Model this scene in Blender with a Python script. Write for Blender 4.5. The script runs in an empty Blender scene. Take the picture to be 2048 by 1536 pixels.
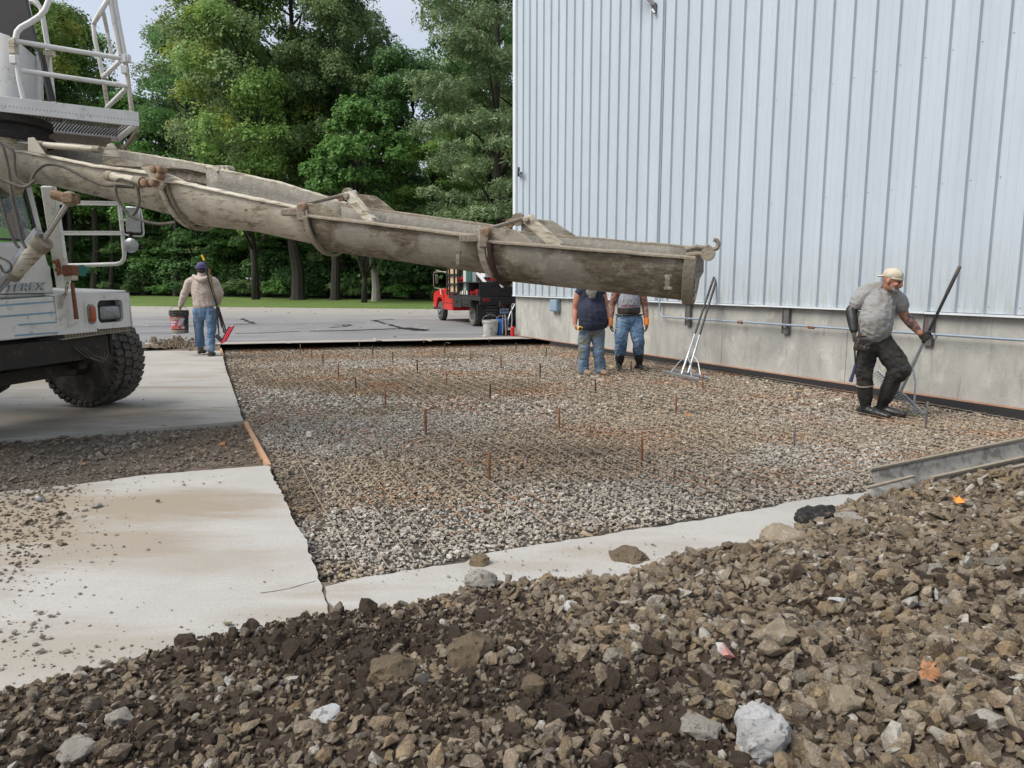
import bpy, bmesh, math, random
import numpy as np
from mathutils import Vector, Matrix, noise, Quaternion
V = Vector
R = math.radians
PI = math.pi
scene = bpy.context.scene
COL = scene.collection
random.seed(7)
RNG = np.random.default_rng(7)

# ------------------------------------------------------------------ camera
FPX = 1450.0          # focal length in pixels of the 2048 px wide photograph
HORY = 560.0          # row of the horizon
CZ = 1.47             # eye height over the old concrete slabs (z = 0)
PITCH = math.atan((768 - HORY) / FPX)
cam_d = bpy.data.cameras.new("camera")
cam = bpy.data.objects.new("camera", cam_d)
COL.objects.link(cam)
cam_d.sensor_width = 36.0
cam_d.lens = FPX / 2048 * 36.0
cam_d.clip_start = 0.05
cam_d.clip_end = 800
cam.location = (0, 0, CZ)
cam.rotation_euler = (PI / 2 - PITCH, 0, 0)
scene.camera = cam

# ------------------------------------------------------------------ light
SUN_EL, SUN_AZ = 50.0, 248.0
world = bpy.data.worlds.new("World")
scene.world = world
world.use_nodes = True
wn = world.node_tree.nodes
sky = wn.new("ShaderNodeTexSky")
sky.sky_type = 'NISHITA'
sky.sun_disc = False
sky.sun_elevation = R(SUN_EL)
sky.sun_rotation = R(SUN_AZ)
sky.air_density = 1.0
sky.dust_density = 2.5
sky.ozone_density = 1.0
mixn = wn.new("ShaderNodeMix"); mixn.data_type = 'RGBA'        # thin high cloud over the whole sky
tcn = wn.new("ShaderNodeTexCoord"); nzn = wn.new("ShaderNodeTexNoise"); nzn.inputs['Scale'].default_value = 1.6; nzn.inputs['Detail'].default_value = 5
mrn = wn.new("ShaderNodeMapRange"); mrn.inputs[1].default_value = .35; mrn.inputs[2].default_value = .65; mrn.inputs[3].default_value = .34; mrn.inputs[4].default_value = .74
L_w = world.node_tree.links
L_w.new(tcn.outputs['Generated'], nzn.inputs['Vector']); L_w.new(nzn.outputs['Fac'], mrn.inputs[0]); L_w.new(mrn.outputs[0], mixn.inputs[0])
L_w.new(sky.outputs[0], mixn.inputs[6]); mixn.inputs[7].default_value = (4.6, 4.75, 5.1, 1)
L_w.new(mixn.outputs[2], wn["Background"].inputs[0])
wn["Background"].inputs[1].default_value = 0.135
sun_d = bpy.data.lights.new("sun", 'SUN')
sun_d.energy = 2.9
sun_d.angle = R(38)
sun_d.color = (1.0, 0.95, 0.88)
sun = bpy.data.objects.new("sun", sun_d)
COL.objects.link(sun)
az = R(SUN_AZ)
sdir = V((math.sin(az) * math.cos(R(SUN_EL)), math.cos(az) * math.cos(R(SUN_EL)), math.sin(R(SUN_EL))))
sun.rotation_euler = sdir.to_track_quat('Z', 'Y').to_euler()
sun.location = (0, 0, 30)
scene.view_settings.view_transform = 'Standard'
scene.view_settings.look = 'None'
scene.view_settings.gamma = 1
scene.view_settings.exposure = 0.40
scene.view_settings.use_curve_mapping = False
scene.cycles.max_bounces = 6
scene.cycles.transparent_max_bounces = 8

# ------------------------------------------------------------------ picture -> place
_F = V((0, math.cos(PITCH), -math.sin(PITCH)))
_U = V((0, math.sin(PITCH), math.cos(PITCH)))
_X = V((1, 0, 0))
CAM = V((0, 0, CZ))
def ray(px, py):
    return _X * ((px - 1024) / FPX) + _U * ((768 - py) / FPX) + _F
def G(px, py, z=0.0):            # the point of the plane z that the photograph shows there
    r = ray(px, py)
    return CAM + r * ((z - CZ) / r.z)
def D(px, py, y):                # the point at the world depth y that the photograph shows there
    r = ray(px, py)
    return CAM + r * (y / r.y)

# ------------------------------------------------------------------ tags
def tag(o, label=None, cat=None, group=None, kind=None):
    if label: o['label'] = label
    if cat: o['category'] = cat
    if group: o['group'] = group
    if kind: o['kind'] = kind
    return o
def empty(name, loc, label=None, cat=None, group=None, kind=None):
    o = bpy.data.objects.new(name, None)
    o.empty_display_size = 0.1
    COL.objects.link(o)
    o.location = loc
    return tag(o, label, cat, group, kind)
def origin_of(p):
    v = V((0, 0, 0))
    while p is not None:
        v += V(p.location)
        p = p.parent
    return v

# ------------------------------------------------------------------ mesh builder
class MB:
    def __init__(s, M=None):
        s.v = []; s.f = []; s.M = M
    def add(s, vs, fs):
        n = len(s.v)
        if s.M is not None:
            s.v += [s.M @ V(p) for p in vs]
        else:
            s.v += [V(p) for p in vs]
        s.f += [tuple(i + n for i in f) for f in fs]
        return s
    def box(s, c, size, rot=None):
        c = V(c); hx, hy, hz = size[0] / 2, size[1] / 2, size[2] / 2
        vs = []
        for x in (-hx, hx):
            for y in (-hy, hy):
                for z in (-hz, hz):
                    p = V((x, y, z))
                    if rot is not None: p = rot @ p
                    vs.append(c + p)
        return s.add(vs, [(0, 1, 3, 2), (4, 6, 7, 5), (0, 4, 5, 1), (2, 3, 7, 6), (0, 2, 6, 4), (1, 5, 7, 3)])
    def bar(s, p, q, w, h, up=(0, 0, 1)):       # square bar from p to q
        p, q = V(p), V(q); t = (q - p).normalized(); up = V(up)
        a = t.cross(up)
        if a.length < 1e-4: a = t.cross(V((1, 0, 0)))
        a.normalize(); b = a.cross(t)
        vs = []
        for o in (p, q):
            for i, j in ((-1, -1), (1, -1), (1, 1), (-1, 1)):
                vs.append(o + a * (i * w / 2) + b * (j * h / 2))
        return s.add(vs, [(0, 1, 2, 3), (7, 6, 5, 4), (0, 4, 5, 1), (1, 5, 6, 2), (2, 6, 7, 3), (3, 7, 4, 0)])
    def tube(s, pts, r, n=8, caps=True):
        pts = [V(p) for p in pts]
        m = len(pts)
        rs = r if isinstance(r, (list, tuple)) else [r] * m
        ref = None; rings = []
        for i in range(m):
            t = (pts[min(i + 1, m - 1)] - pts[max(i - 1, 0)])
            if t.length < 1e-9: t = V((0, 0, 1))
            t.normalize()
            if ref is None:
                ref = t.orthogonal().normalized()
            else:
                ref = (ref - t * ref.dot(t))
                if ref.length < 1e-5: ref = t.orthogonal()
                ref.normalize()
            b = t.cross(ref)
            rings.append([pts[i] + (ref * math.cos(2 * PI * k / n) + b * math.sin(2 * PI * k / n)) * rs[i] for k in range(n)])
        return s.loft(rings, caps)
    def loft(s, rings, caps=True, close=True):
        n = len(rings[0]); vs = [p for r_ in rings for p in r_]
        fs = []
        for i in range(len(rings) - 1):
            for k in range(n if close else n - 1):
                a, b = i * n + k, i * n + (k + 1) % n
                fs.append((a, b, b + n, a + n))
        if caps and close:
            fs.append(tuple(range(n - 1, -1, -1)))
            fs.append(tuple(range((len(rings) - 1) * n, len(rings) * n)))
        return s.add(vs, fs)
    def plate(s, outline, thick):               # outline: list of points; thick: vector
        n = len(outline); o = [V(p) for p in outline]; t = V(thick)
        vs = o + [p + t for p in o]
        fs = [tuple(range(n)), tuple(range(2 * n - 1, n - 1, -1))]
        for k in range(n):
            fs.append((k, k + n, (k + 1) % n + n, (k + 1) % n))
        return s.add(vs, fs)
    def lathe(s, prof, p, axis, n=24):          # prof: [(along, radius)], closed surface of revolution
        axis = V(axis).normalized(); a = axis.orthogonal().normalized(); b = axis.cross(a); p = V(p)
        rings = [[p + axis * h + (a * math.cos(2 * PI * k / n) + b * math.sin(2 * PI * k / n)) * max(r_, 1e-4) for k in range(n)] for h, r_ in prof]
        return s.loft(rings)
    def sphere(s, c, r, rot=None, u=12, v=8):
        c = V(c); rr = r if isinstance(r, (tuple, list)) else (r, r, r)
        rings = []
        for i in range(v + 1):
            th = PI * i / v; st = max(math.sin(th), 1e-3)
            ring = []
            for k in range(u):
                ph = 2 * PI * k / u
                p = V((rr[0] * st * math.cos(ph), rr[1] * st * math.sin(ph), -rr[2] * math.cos(th)))
                if rot is not None: p = rot @ p
                ring.append(c + p)
            rings.append(ring)
        return s.loft(rings)
    def build(s, name, mat, parent=None, smooth=False, bevel=0, angle=35, solid=0, segs=2):
        off = origin_of(parent)
        me = bpy.data.meshes.new(name)
        me.from_pydata([tuple(p - off) for p in s.v], [], s.f)
        bm = bmesh.new(); bm.from_mesh(me)
        if not solid: bmesh.ops.recalc_face_normals(bm, faces=bm.faces)
        bm.to_mesh(me); bm.free()
        if smooth:
            me.shade_smooth()
            me.set_sharp_from_angle(angle=R(angle))
        o = bpy.data.objects.new(name, me)
        if mat: me.materials.append(mat)
        COL.objects.link(o)
        if parent is not None: o.parent = parent
        if solid:
            m = o.modifiers.new("solid", 'SOLIDIFY'); m.thickness = solid; m.offset = 0
        if bevel:
            m = o.modifiers.new("bevel", 'BEVEL'); m.width = bevel; m.segments = segs; m.limit_method = 'ANGLE'; m.angle_limit = R(40)
            if not smooth:
                me.shade_smooth(); me.set_sharp_from_angle(angle=R(30))
        return o
def mesh_np(name, verts, faces, mat, parent=None):
    me = bpy.data.meshes.new(name)
    k = faces.shape[1]
    me.vertices.add(len(verts)); me.vertices.foreach_set("co", np.asarray(verts, np.float32).ravel())
    me.loops.add(faces.size); me.loops.foreach_set("vertex_index", faces.astype(np.int32).ravel())
    me.polygons.add(len(faces)); me.polygons.foreach_set("loop_start", np.arange(0, faces.size, k, dtype=np.int32))
    me.update(calc_edges=True)
    if mat: me.materials.append(mat)
    o = bpy.data.objects.new(name, me)
    COL.objects.link(o)
    if parent is not None: o.parent = parent
    return o

# ------------------------------------------------------------------ materials
class NT:
    def __init__(s, name):
        s.m = bpy.data.materials.new(name); s.m.use_nodes = True
        s.t = s.m.node_tree; s.n = s.t.nodes
        s.b = s.n["Principled BSDF"]; s.out = s.n["Material Output"]
    def new(s, t, **kw):
        n = s.n.new(t)
        for k, v in kw.items(): setattr(n, k, v)
        return n
    def link(s, a, b): s.t.links.new(a, b)
    def coord(s, kind='Object', scale=(1, 1, 1), rot=(0, 0, 0)):
        c = s.new("ShaderNodeTexCoord"); mp = s.new("ShaderNodeMapping")
        mp.inputs['Scale'].default_value = scale; mp.inputs['Rotation'].default_value = rot
        s.link(c.outputs[kind], mp.inputs[0]); return mp.outputs[0]
    def world(s, scale=(1, 1, 1)):
        c = s.new("ShaderNodeNewGeometry"); mp = s.new("ShaderNodeMapping")
        mp.inputs['Scale'].default_value = scale
        s.link(c.outputs['Position'], mp.inputs[0]); return mp.outputs[0]
    def noise(s, vec, scale, detail=4, rough=.6, dist=0):
        n = s.new("ShaderNodeTexNoise"); n.inputs['Scale'].default_value = scale
        n.inputs['Detail'].default_value = detail; n.inputs['Roughness'].default_value = rough
        n.inputs['Distortion'].default_value = dist
        s.link(vec, n.inputs['Vector']); return n.outputs['Fac']
    def ramp(s, fac, lo, hi, a=0., b=1.):
        n = s.new("ShaderNodeMapRange"); n.inputs[1].default_value = lo; n.inputs[2].default_value = hi
        n.inputs[3].default_value = a; n.inputs[4].default_value = b
        s.link(fac, n.inputs[0]); return n.outputs[0]
    def mix(s, fac, a, b, mode='MIX'):
        n = s.new("ShaderNodeMix", data_type='RGBA', blend_type=mode)
        for sock, v in ((n.inputs[0], fac), (n.inputs[6], a), (n.inputs[7], b)):
            if isinstance(v, (int, float)): sock.default_value = v
            elif isinstance(v, (tuple, list)): sock.default_value = (*v[:3], 1)
            else: s.link(v, sock)
        return n.outputs[2]
    def math(s, op, a, b=0.):
        n = s.new("ShaderNodeMath", operation=op)
        for sock, v in ((n.inputs[0], a), (n.inputs[1], b)):
            if isinstance(v, (int, float)): sock.default_value = v
            else: s.link(v, sock)
        return n.outputs[0]
    def bump(s, h, strength=.3, dist=.01):
        n = s.new("ShaderNodeBump"); n.inputs['Strength'].default_value = strength; n.inputs['Distance'].default_value = dist
        s.link(h, n.inputs['Height']); s.link(n.outputs[0], s.b.inputs['Normal'])
    def color(s, c):
        if isinstance(c, (tuple, list)): s.b.inputs['Base Color'].default_value = (*c[:3], 1)
        else: s.link(c, s.b.inputs['Base Color'])
    def set(s, rough=.7, metal=0., spec=None):
        s.b.inputs['Roughness'].default_value = rough; s.b.inputs['Metallic'].default_value = metal
        if spec is not None: s.b.inputs['Specular IOR Level'].default_value = spec

def pmat(name, c1, c2=None, scale=6., rough=.7, metal=0., bump=.15, bscale=60., bdist=.004, dirt=None, dscale=3., dlo=.5, dhi=.65, stretch=(1, 1, 1), spec=None):
    t = NT(name); v = t.coord('Object', stretch)
    if c2 is None: c2 = tuple(x * .8 for x in c1)
    f = t.ramp(t.noise(v, scale, 5, .65), .3, .7)
    c = t.mix(f, c1, c2)
    if dirt is not None:
        c = t.mix(t.ramp(t.noise(v, dscale, 6, .7, .3), dlo, dhi), c, dirt)
    t.color(c); t.set(rough, metal, spec)
    if bump: t.bump(t.noise(v, bscale, 3, .6), bump, bdist)
    return t.m

M = {}
M['steel_white'] = pmat("white truck paint", (.72, .72, .69), (.60, .60, .57), 5, .42, dirt=(.20, .16, .11), dscale=7, dlo=.58, dhi=.78, bump=.06)
M['paint_blue'] = pmat("blue stripe paint", (.13, .30, .46), (.20, .36, .48), 9, .5, dirt=(.35, .34, .31), dscale=22, dlo=.52, dhi=.6, bump=0)
M['chute'] = None
M['rust'] = pmat("rusty steel", (.26, .105, .045), (.13, .05, .028), 30, .9, bump=.3, bscale=120)
M['rust_dusty'] = pmat("dusty rusted iron", (.27, .20, .13), (.20, .10, .05), 22, .9, bump=.4)
M['rust_dark'] = pmat("dark old rust", (.075, .035, .022), (.03, .02, .016), 40, .9, bump=.3)
M['dark_steel'] = pmat("dark greasy steel", (.016, .015, .014), (.032, .027, .022), 10, .8, .1, dirt=(.075, .06, .045), dscale=8, dlo=.55, dhi=.7)
M['black'] = pmat("black paint", (.012, .012, .013), (.022, .022, .022), 8, .45, bump=.05)
M['rubber'] = pmat("tyre rubber", (.028, .028, .028), (.05, .046, .042), 10, .85, bump=.2, dirt=(.15, .13, .105), dscale=6, dlo=.45, dhi=.75)
M['hose'] = pmat("dusty rubber hose", (.07, .065, .055), (.14, .125, .10), 20, .8)
M['chrome'] = pmat("bright rod", (.55, .55, .55), (.45, .45, .45), 8, .18, .9, bump=0)
M['galv'] = pmat("galvanised steel", (.42, .44, .46), (.32, .34, .36), 18, .45, .6, bump=.05)
M['alu'] = pmat("worn aluminium", (.50, .52, .54), (.36, .38, .40), 25, .4, .7, bump=.1)
M['conduit'] = pmat("blue grey conduit", (.30, .36, .42), (.24, .30, .36), 6, .45, .2, bump=.03)
M['glass_dark'] = pmat("dark cab glass", (.010, .012, .014), (.014, .016, .018), 2, .06, bump=0)
M['lens_amber'] = pmat("amber lens", (.42, .10, .02), (.30, .07, .02), 20, .25, bump=.2, bscale=150)
M['lens_clear'] = pmat("sealed headlight glass", (.30, .32, .33), (.16, .17, .18), 14, .15, bump=.3, bscale=60, metal=.3)
M['chrome_trim'] = pmat("dull chrome trim", (.4, .4, .38), (.2, .2, .18), 30, .3, .8)
M['skin'] = pmat("skin", (.42, .20, .13), (.35, .15, .095), 12, .55, bump=.1, bscale=80)
M['tattoo'] = pmat("tattooed skin", (.36, .17, .11), (.30, .13, .085), 12, .55, dirt=(.07, .06, .06), dscale=26, dlo=.50, dhi=.56)
M['denim'] = pmat("blue denim", (.055, .11, .20), (.13, .21, .32), 7, .9, bump=.7, bscale=11, bdist=.03, dirt=(.24, .31, .38), dscale=6, dlo=.5, dhi=.7, stretch=(1, 1, .5))  # blotchy tones put seam and fold shadows into the colour
M['denim_muddy'] = pmat("denim with dried mud", (.07, .13, .21), (.16, .23, .31), 7, .9, bump=.5, bscale=9, bdist=.02, dirt=(.16, .15, .11), dscale=3.5, dlo=.48, dhi=.6)
M['navy'] = pmat("navy cotton", (.018, .022, .045), (.028, .032, .058), 8, .95, bump=.4, bscale=8, bdist=.02)
M['beige'] = pmat("beige hooded jacket", (.46, .39, .34), (.40, .335, .29), 5, .95, bump=.4, bscale=8, bdist=.02)
M['tshirt'] = pmat("dusty grey cotton with fold tones", (.30, .305, .30), (.24, .24, .235), 5, .95, bump=.8, bscale=11, bdist=.03, dirt=(.20, .185, .155), dscale=4, dlo=.5, dhi=.7)  # the darker blotches add shading of the folds to the colour
M['tank'] = pmat("grey tank top", (.27, .29, .33), (.22, .24, .28), 5, .95, bump=.3, bscale=9, bdist=.02)
M['black_cloth'] = pmat("black work trousers", (.014, .014, .014), (.028, .026, .023), 8, .9, bump=.6, bscale=9, bdist=.025, dirt=(.05, .045, .038), dscale=4)
M['boot_rubber'] = pmat("black rubber boots", (.012, .013, .015), (.03, .03, .03), 9, .38, bump=.2, dirt=(.07, .065, .055), dscale=7, dlo=.55, dhi=.75)
M['boot_tan'] = pmat("tan leather boots", (.27, .19, .12), (.18, .13, .09), 16, .8)
M['boot_grey'] = pmat("grey leather boots", (.10, .085, .07), (.06, .05, .045), 16, .85)
M['glove_grey'] = pmat("grey knit gloves", (.065, .06, .05), (.03, .03, .028), 25, .95)
M['glove_yellow'] = pmat("yellow glove", (.45, .38, .07), (.30, .26, .08), 15, .9)
M['glove_orange'] = pmat("orange glove cuff", (.78, .24, .02), (.66, .19, .02), 15, .8)
M['glove_black'] = pmat("black rubber glove", (.015, .015, .016), (.03, .03, .03), 20, .6)
M['leather'] = pmat("dark leather belt", (.022, .017, .014), (.04, .032, .026), 15, .5)
M['cap'] = pmat("off white cap", (.55, .50, .40), (.42, .37, .28), 14, .9)
M['hair_grey'] = pmat("grey hair", (.30, .28, .25), (.16, .15, .14), 60, .8, bump=.8, bscale=120)
M['hair_dark'] = pmat("dark hair", (.03, .024, .02), (.05, .04, .03), 60, .7, bump=.6, bscale=120)
M['purple'] = pmat("purple knit", (.06, .05, .13), (.10, .09, .20), 22, .95)
M['hivis'] = pmat("lime safety vest", (.38, .85, .05), (.32, .75, .05), 8, .8)
M['yellow'] = pmat("yellow plastic", (.80, .50, .02), (.70, .42, .02), 15, .5)
M['red'] = pmat("red paint", (.58, .012, .018), (.46, .01, .014), 3, .22, bump=0)
M['pink_red'] = pmat("pink red broom bristles", (.75, .045, .09), (.62, .03, .07), 30, .8, bump=.8, bscale=90, bdist=.01)
M['wood'] = pmat("new form lumber", (.50, .30, .18), (.40, .23, .14), 6, .8, stretch=(1, 12, 12), bump=.1)
M['ply'] = pmat("tan plywood", (.52, .38, .22), (.42, .30, .17), 8, .8)
M['bucket_black'] = pmat("black pail plastic", (.02, .02, .022), (.05, .048, .045), 12, .5, dirt=(.22, .21, .19), dscale=6, dlo=.55, dhi=.7)
M['bucket_white'] = pmat("dirty white pail", (.50, .50, .46), (.40, .40, .37), 8, .6, dirt=(.20, .19, .17), dscale=8, dlo=.5, dhi=.65)
M['bucket_blue'] = pmat("blue pail", (.03, .20, .58), (.03, .16, .46), 8, .5)
M['label_red'] = pmat("pail label red", (.45, .06, .06), (.38, .05, .05), 15, .6, bump=0, dirt=(.35, .25, .23), dscale=14, dlo=.52, dhi=.6)
M['label_pale'] = pmat("pail label pale", (.45, .46, .55), (.38, .39, .46), 15, .6, bump=0)
M['print_white'] = pmat("white print", (.62, .62, .62), (.5, .5, .5), 30, .8, bump=0)
M['print_grey'] = pmat("grey print", (.20, .20, .19), (.12, .12, .12), 30, .8, bump=0)
M['plate_blue'] = pmat("plate", (.42, .58, .75), (.35, .5, .68), 5, .5, bump=0)
M['joint_black'] = pmat("black joint board", (.013, .013, .014), (.020, .019, .019), 12, .85)
M['mortar'] = pmat("dried mortar", (.30, .26, .20), (.22, .19, .145), 18, .95, bump=.8, bscale=45, bdist=.01)
M['steel_bracket'] = pmat("weathered steel post", (.10, .10, .11), (.20, .19, .18), 7, .6, .4, stretch=(4, 4, .6), dirt=(.14, .06, .035), dscale=5, dlo=.55, dhi=.7)
M['box_blue'] = pmat("blue grey metal box", (.24, .34, .42), (.18, .26, .34), 6, .5, stretch=(5, 5, .6))
M['teal'] = pmat("teal bristles", (.06, .28, .22), (.04, .20, .17), 40, .9)

def chute_mat():
    t = NT("chute steel under dried concrete"); v = t.coord('Object', (1, 1, 1))
    st = t.coord('Object', (2.2, 6, 14), (0, R(-28), 0))
    base = t.mix(t.ramp(t.noise(v, 3, 6, .7), .35, .65), (.25, .215, .155), (.14, .115, .075))
    base = t.mix(t.ramp(t.noise(v, 14, 6, .7, .5), .50, .66), base, (.37, .335, .27))
    streak = t.ramp(t.noise(st, 3.2, 7, .72, .3), .48, .60)
    base = t.mix(t.math('MULTIPLY', streak, .85), base, (.095, .072, .045))
    base = t.mix(t.ramp(t.noise(v, 34, 4, .75), .56, .68, 0, .6), base, (.07, .055, .036))
    base = t.mix(t.ramp(t.noise(v, 2.1, 3, .5), .54, .60), base, t.mix(.5, base, (.42, .39, .33)))
    t.color(base); t.set(.8)
    t.bump(t.noise(v, 38, 6, .75), .75, .008)
    return t.m
M['chute'] = chute_mat()
def chute_pale():
    t = NT("pale painted chute with mud streaks"); v = t.coord('Object')
    st = t.coord('Object', (1.6, 3, 13), (0, R(-40), 0))
    base = t.mix(t.ramp(t.noise(v, 2.5, 5, .6), .35, .65), (.56, .52, .43), (.42, .38, .29))
    streak = t.math('MULTIPLY', t.ramp(t.noise(st, 2.6, 8, .72, .2), .50, .60), t.ramp(t.noise(v, 1.7, 4, .6), .36, .52))
    base = t.mix(t.math('MULTIPLY', streak, .85), base, (.13, .095, .055))
    base = t.mix(t.ramp(t.noise(v, 5, 6, .7), .52, .66, 0, .6), base, (.27, .235, .17))
    base = t.mix(t.ramp(t.noise(v, 30, 2, .5), .68, .74), base, (.14, .11, .08))
    t.color(base); t.set(.6)
    t.bump(t.noise(v, 40, 4, .7), .3, .004)
    return t.m
M['chute_pale'] = chute_pale()

def concrete(name, seams=False, base=(.50, .49, .455), dark=(.40, .385, .35), mud=(.27, .215, .16), mlo=.5, mhi=.66, blobs=()):
    t = NT(name); v = t.world(); 
    c = t.mix(t.ramp(t.noise(v, 1.3, 5, .65), .3, .7), base, dark)
    c = t.mix(t.ramp(t.noise(v, 60, 3, .6), .35, .75, 0, .45), c, tuple(x * .68 for x in base))
    c = t.mix(t.ramp(t.noise(v, 170, 2, .5), .66, .72, 0, .6), c, tuple(x * .4 for x in base))
    c = t.mix(t.ramp(t.noise(t.world((.5, 1.6, 1)), 5, 6, .75, .3), .42, .70, 0, .5), c, tuple(x * .78 for x in base))
    vs = t.world((.35, 1.3, 1))
    m = t.ramp(t.noise(vs, 1.6, 6, .62, .4), mlo, mhi, 0, .75)
    for (p, rx, ry, amt) in blobs:     # patches of tracked mud
        sb = t.new("ShaderNodeVectorMath", operation='SUBTRACT'); t.link(t.world(), sb.inputs[0]); sb.inputs[1].default_value = p
        ml = t.new("ShaderNodeVectorMath", operation='MULTIPLY'); t.link(sb.outputs[0], ml.inputs[0]); ml.inputs[1].default_value = (1 / rx, 1 / ry, 0)
        ln = t.new("ShaderNodeVectorMath", operation='LENGTH'); t.link(ml.outputs[0], ln.inputs[0])
        d = t.math('ADD', ln.outputs['Value'], t.math('MULTIPLY', t.math('SUBTRACT', t.noise(vs, 4.5, 6, .7, .4), .5), 1.5))
        m = t.math('MAXIMUM', m, t.ramp(d, 1.05, .45, 0, amt))
    c = t.mix(m, c, mud)
    t.color(c); t.set(.88)
    t.bump(t.math('ADD', t.noise(t.world((1, 3, 1)), 26, 5, .7), t.math('MULTIPLY', t.noise(v, 140, 2, .5), .5)), .6, .008)
    return t.m
# ================================================================== SETTING
def poly_px(pts, z=0.0): return [G(x, y, z) for x, y in pts]
def jag(pts, seg=.06, amp=.012, seed=1, edges=None):
    rr = random.Random(seed); out = []
    n = len(pts)
    for i in range(n):
        a, b = pts[i], pts[(i + 1) % n]
        if edges is not None and i not in edges:
            out.append(V(a)); continue
        L = (b - a).length; k = max(1, int(L / seg)); t = (b - a).normalized() if L > 0 else V((1, 0, 0))
        nrm = V((-t.y, t.x, 0))
        for j in range(k):
            p = a.lerp(b, j / k)
            w = noise.noise(p * 3.1 + V((seed, 0, 0))) * amp * 2.5 + rr.uniform(-amp, amp)
            out.append(p + nrm * w if j else V(a))
    return out
def slab(name, pts, top, thick, mat, kind='structure', parent=None):
    bm = bmesh.new()
    off = origin_of(parent)
    vs = [bm.verts.new((p.x - off.x, p.y - off.y, top - off.z)) for p in pts]
    f = bm.faces.new(vs)
    if f.normal.z < 0: f.normal_flip()
    ed = list(bm.edges)
    r = bmesh.ops.extrude_edge_only(bm, edges=ed)
    for v in r['geom']:
        if isinstance(v, bmesh.types.BMVert): v.co.z -= thick
    bmesh.ops.triangulate(bm, faces=[f], ngon_method='EAR_CLIP')
    bmesh.ops.recalc_face_normals(bm, faces=bm.faces)
    me = bpy.data.meshes.new(name); bm.to_mesh(me); bm.free()
    me.materials.append(mat)
    o = bpy.data.objects.new(name, me); COL.objects.link(o)
    if parent: o.parent = parent
    if kind: o['kind'] = kind
    return o
def inside(pts, X, Y):
    c = np.zeros(X.shape, bool); n = len(pts); j = n - 1
    for i in range(n):
        xi, yi, xj, yj = pts[i][0], pts[i][1], pts[j][0], pts[j][1]
        c ^= ((yi > Y) != (yj > Y)) & (X < (xj - xi) * (Y - yi) / (yj - yi + 1e-12) + xi)
        j = i
    return c
def vnoise(X, Y, scale, seed=0):             # smooth value noise on numpy arrays, 0..1
    r = np.random.default_rng(seed); T = r.random((64, 64))
    def one(x, y):
        xi = np.floor(x).astype(int); yi = np.floor(y).astype(int); fx = x - xi; fy = y - yi
        fx = fx * fx * (3 - 2 * fx); fy = fy * fy * (3 - 2 * fy)
        a = T[xi % 64, yi % 64]; b = T[(xi + 1) % 64, yi % 64]; c = T[xi % 64, (yi + 1) % 64]; d = T[(xi + 1) % 64, (yi + 1) % 64]
        return (a * (1 - fx) + b * fx) * (1 - fy) + (c * (1 - fx) + d * fx) * fy
    return (one(X * scale, Y * scale) * .55 + one(X * scale * 2.1 + 9, Y * scale * 2.1) * .28 + one(X * scale * 4.3, Y * scale * 4.3 + 5) * .17)
def proj(P):                                  # (N,3) -> px, py, depth
    P = np.asarray(P) - np.array(CAM)
    dz = P @ np.array(_F); return 1024 + FPX * (P @ np.array(_X)) / dz, 768 - FPX * (P @ np.array(_U)) / dz, dz

BED = -.06
# bare earth under everything
t = NT("packed brown earth"); v = t.world()
t.color(t.mix(t.ramp(t.noise(v, 1.2, 6, .7), .3, .7), (.12, .085, .055), (.19, .15, .11))); t.set(.95); t.bump(t.noise(v, 30, 5, .7), .6, .02)
M['earth'] = t.m
mb = MB(); mb.add([(-300, -60, -.34), (300, -60, -.34), (300, 420, -.34), (-300, 420, -.34)], [(0, 1, 2, 3)])
tag(mb.build("ground", M['earth']), kind='structure')

# old concrete: near slab, far slab under the truck, strip along the near edge of the bed
slabN = [(537, 931), (552, 968), (575, 1010), (601, 1063), (616, 1105), (645, 1172), (650, 1200), (700, 1420), (-250, 1640), (-700, 1500), (-420, 1290), (0, 1165), (-500, 1120), (-500, 1040), (0, 985), (160, 968), (290, 950), (440, 938)]
slabF = [(441, 692), (452, 740), (470, 790), (487, 842), (300, 856), (0, 877), (-900, 950), (-2400, 820), (-900, 720), (60, 702), (290, 698)]
slabS = [(645, 1172), (700, 1158), (800, 1140), (925, 1124), (945, 1111), (1050, 1092), (1200, 1070), (1245, 1060), (1400, 1040), (1500, 1021), (1600, 999), (1728, 982), (1790, 985), (1790, 1100), (1750, 1130), (1200, 1240), (760, 1400), (650, 1200)]
mud_blobs = [(G(-40, 1060), 1.15, .55, 1.), (G(-330, 1150), 1.2, .8, 1.), (G(330, 1010), 1.0, .45, .95), (G(230, 1090), .8, .35, .8), (G(60, 1010), .7, .5, 1), (G(420, 1120), .7, .25, .5), (G(100, 1300), .6, .3, .55), (G(250, 1290), .5, .12, .5), (G(640, 1230), .5, .12, .5), (G(1040, 1130), .5, .10, .4)]
M['concrete_near'] = concrete("old concrete slab", base=(.47, .46, .43), dark=(.39, .38, .35), mud=(.29, .245, .185), mlo=.56, mhi=.74, blobs=mud_blobs)
far_blobs = [(G(100, 830), 2.2, .8, .85), (G(40, 760), 1.5, 1.0, .8), (G(330, 775), 1.3, .15, .7), (G(60, 855), 1.4, .3, .6)]
M['concrete_far'] = concrete("far concrete slab", base=(.43, .415, .375), dark=(.34, .325, .285), mud=(.25, .21, .155), mlo=.52, mhi=.7, blobs=far_blobs)
slab("concrete_slab", jag(poly_px(slabN), .05, .008, 1), 0, .16, M['concrete_near'])
slab("concrete_slab", jag(poly_px(slabF), .06, .004, 2), 0, .16, M['concrete_far'])
slab("concrete_strip", jag([p + V((.012, 0, 0)) for p in poly_px(slabS)], .05, .010, 3), -.003, .16, M['concrete_near'])
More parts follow.
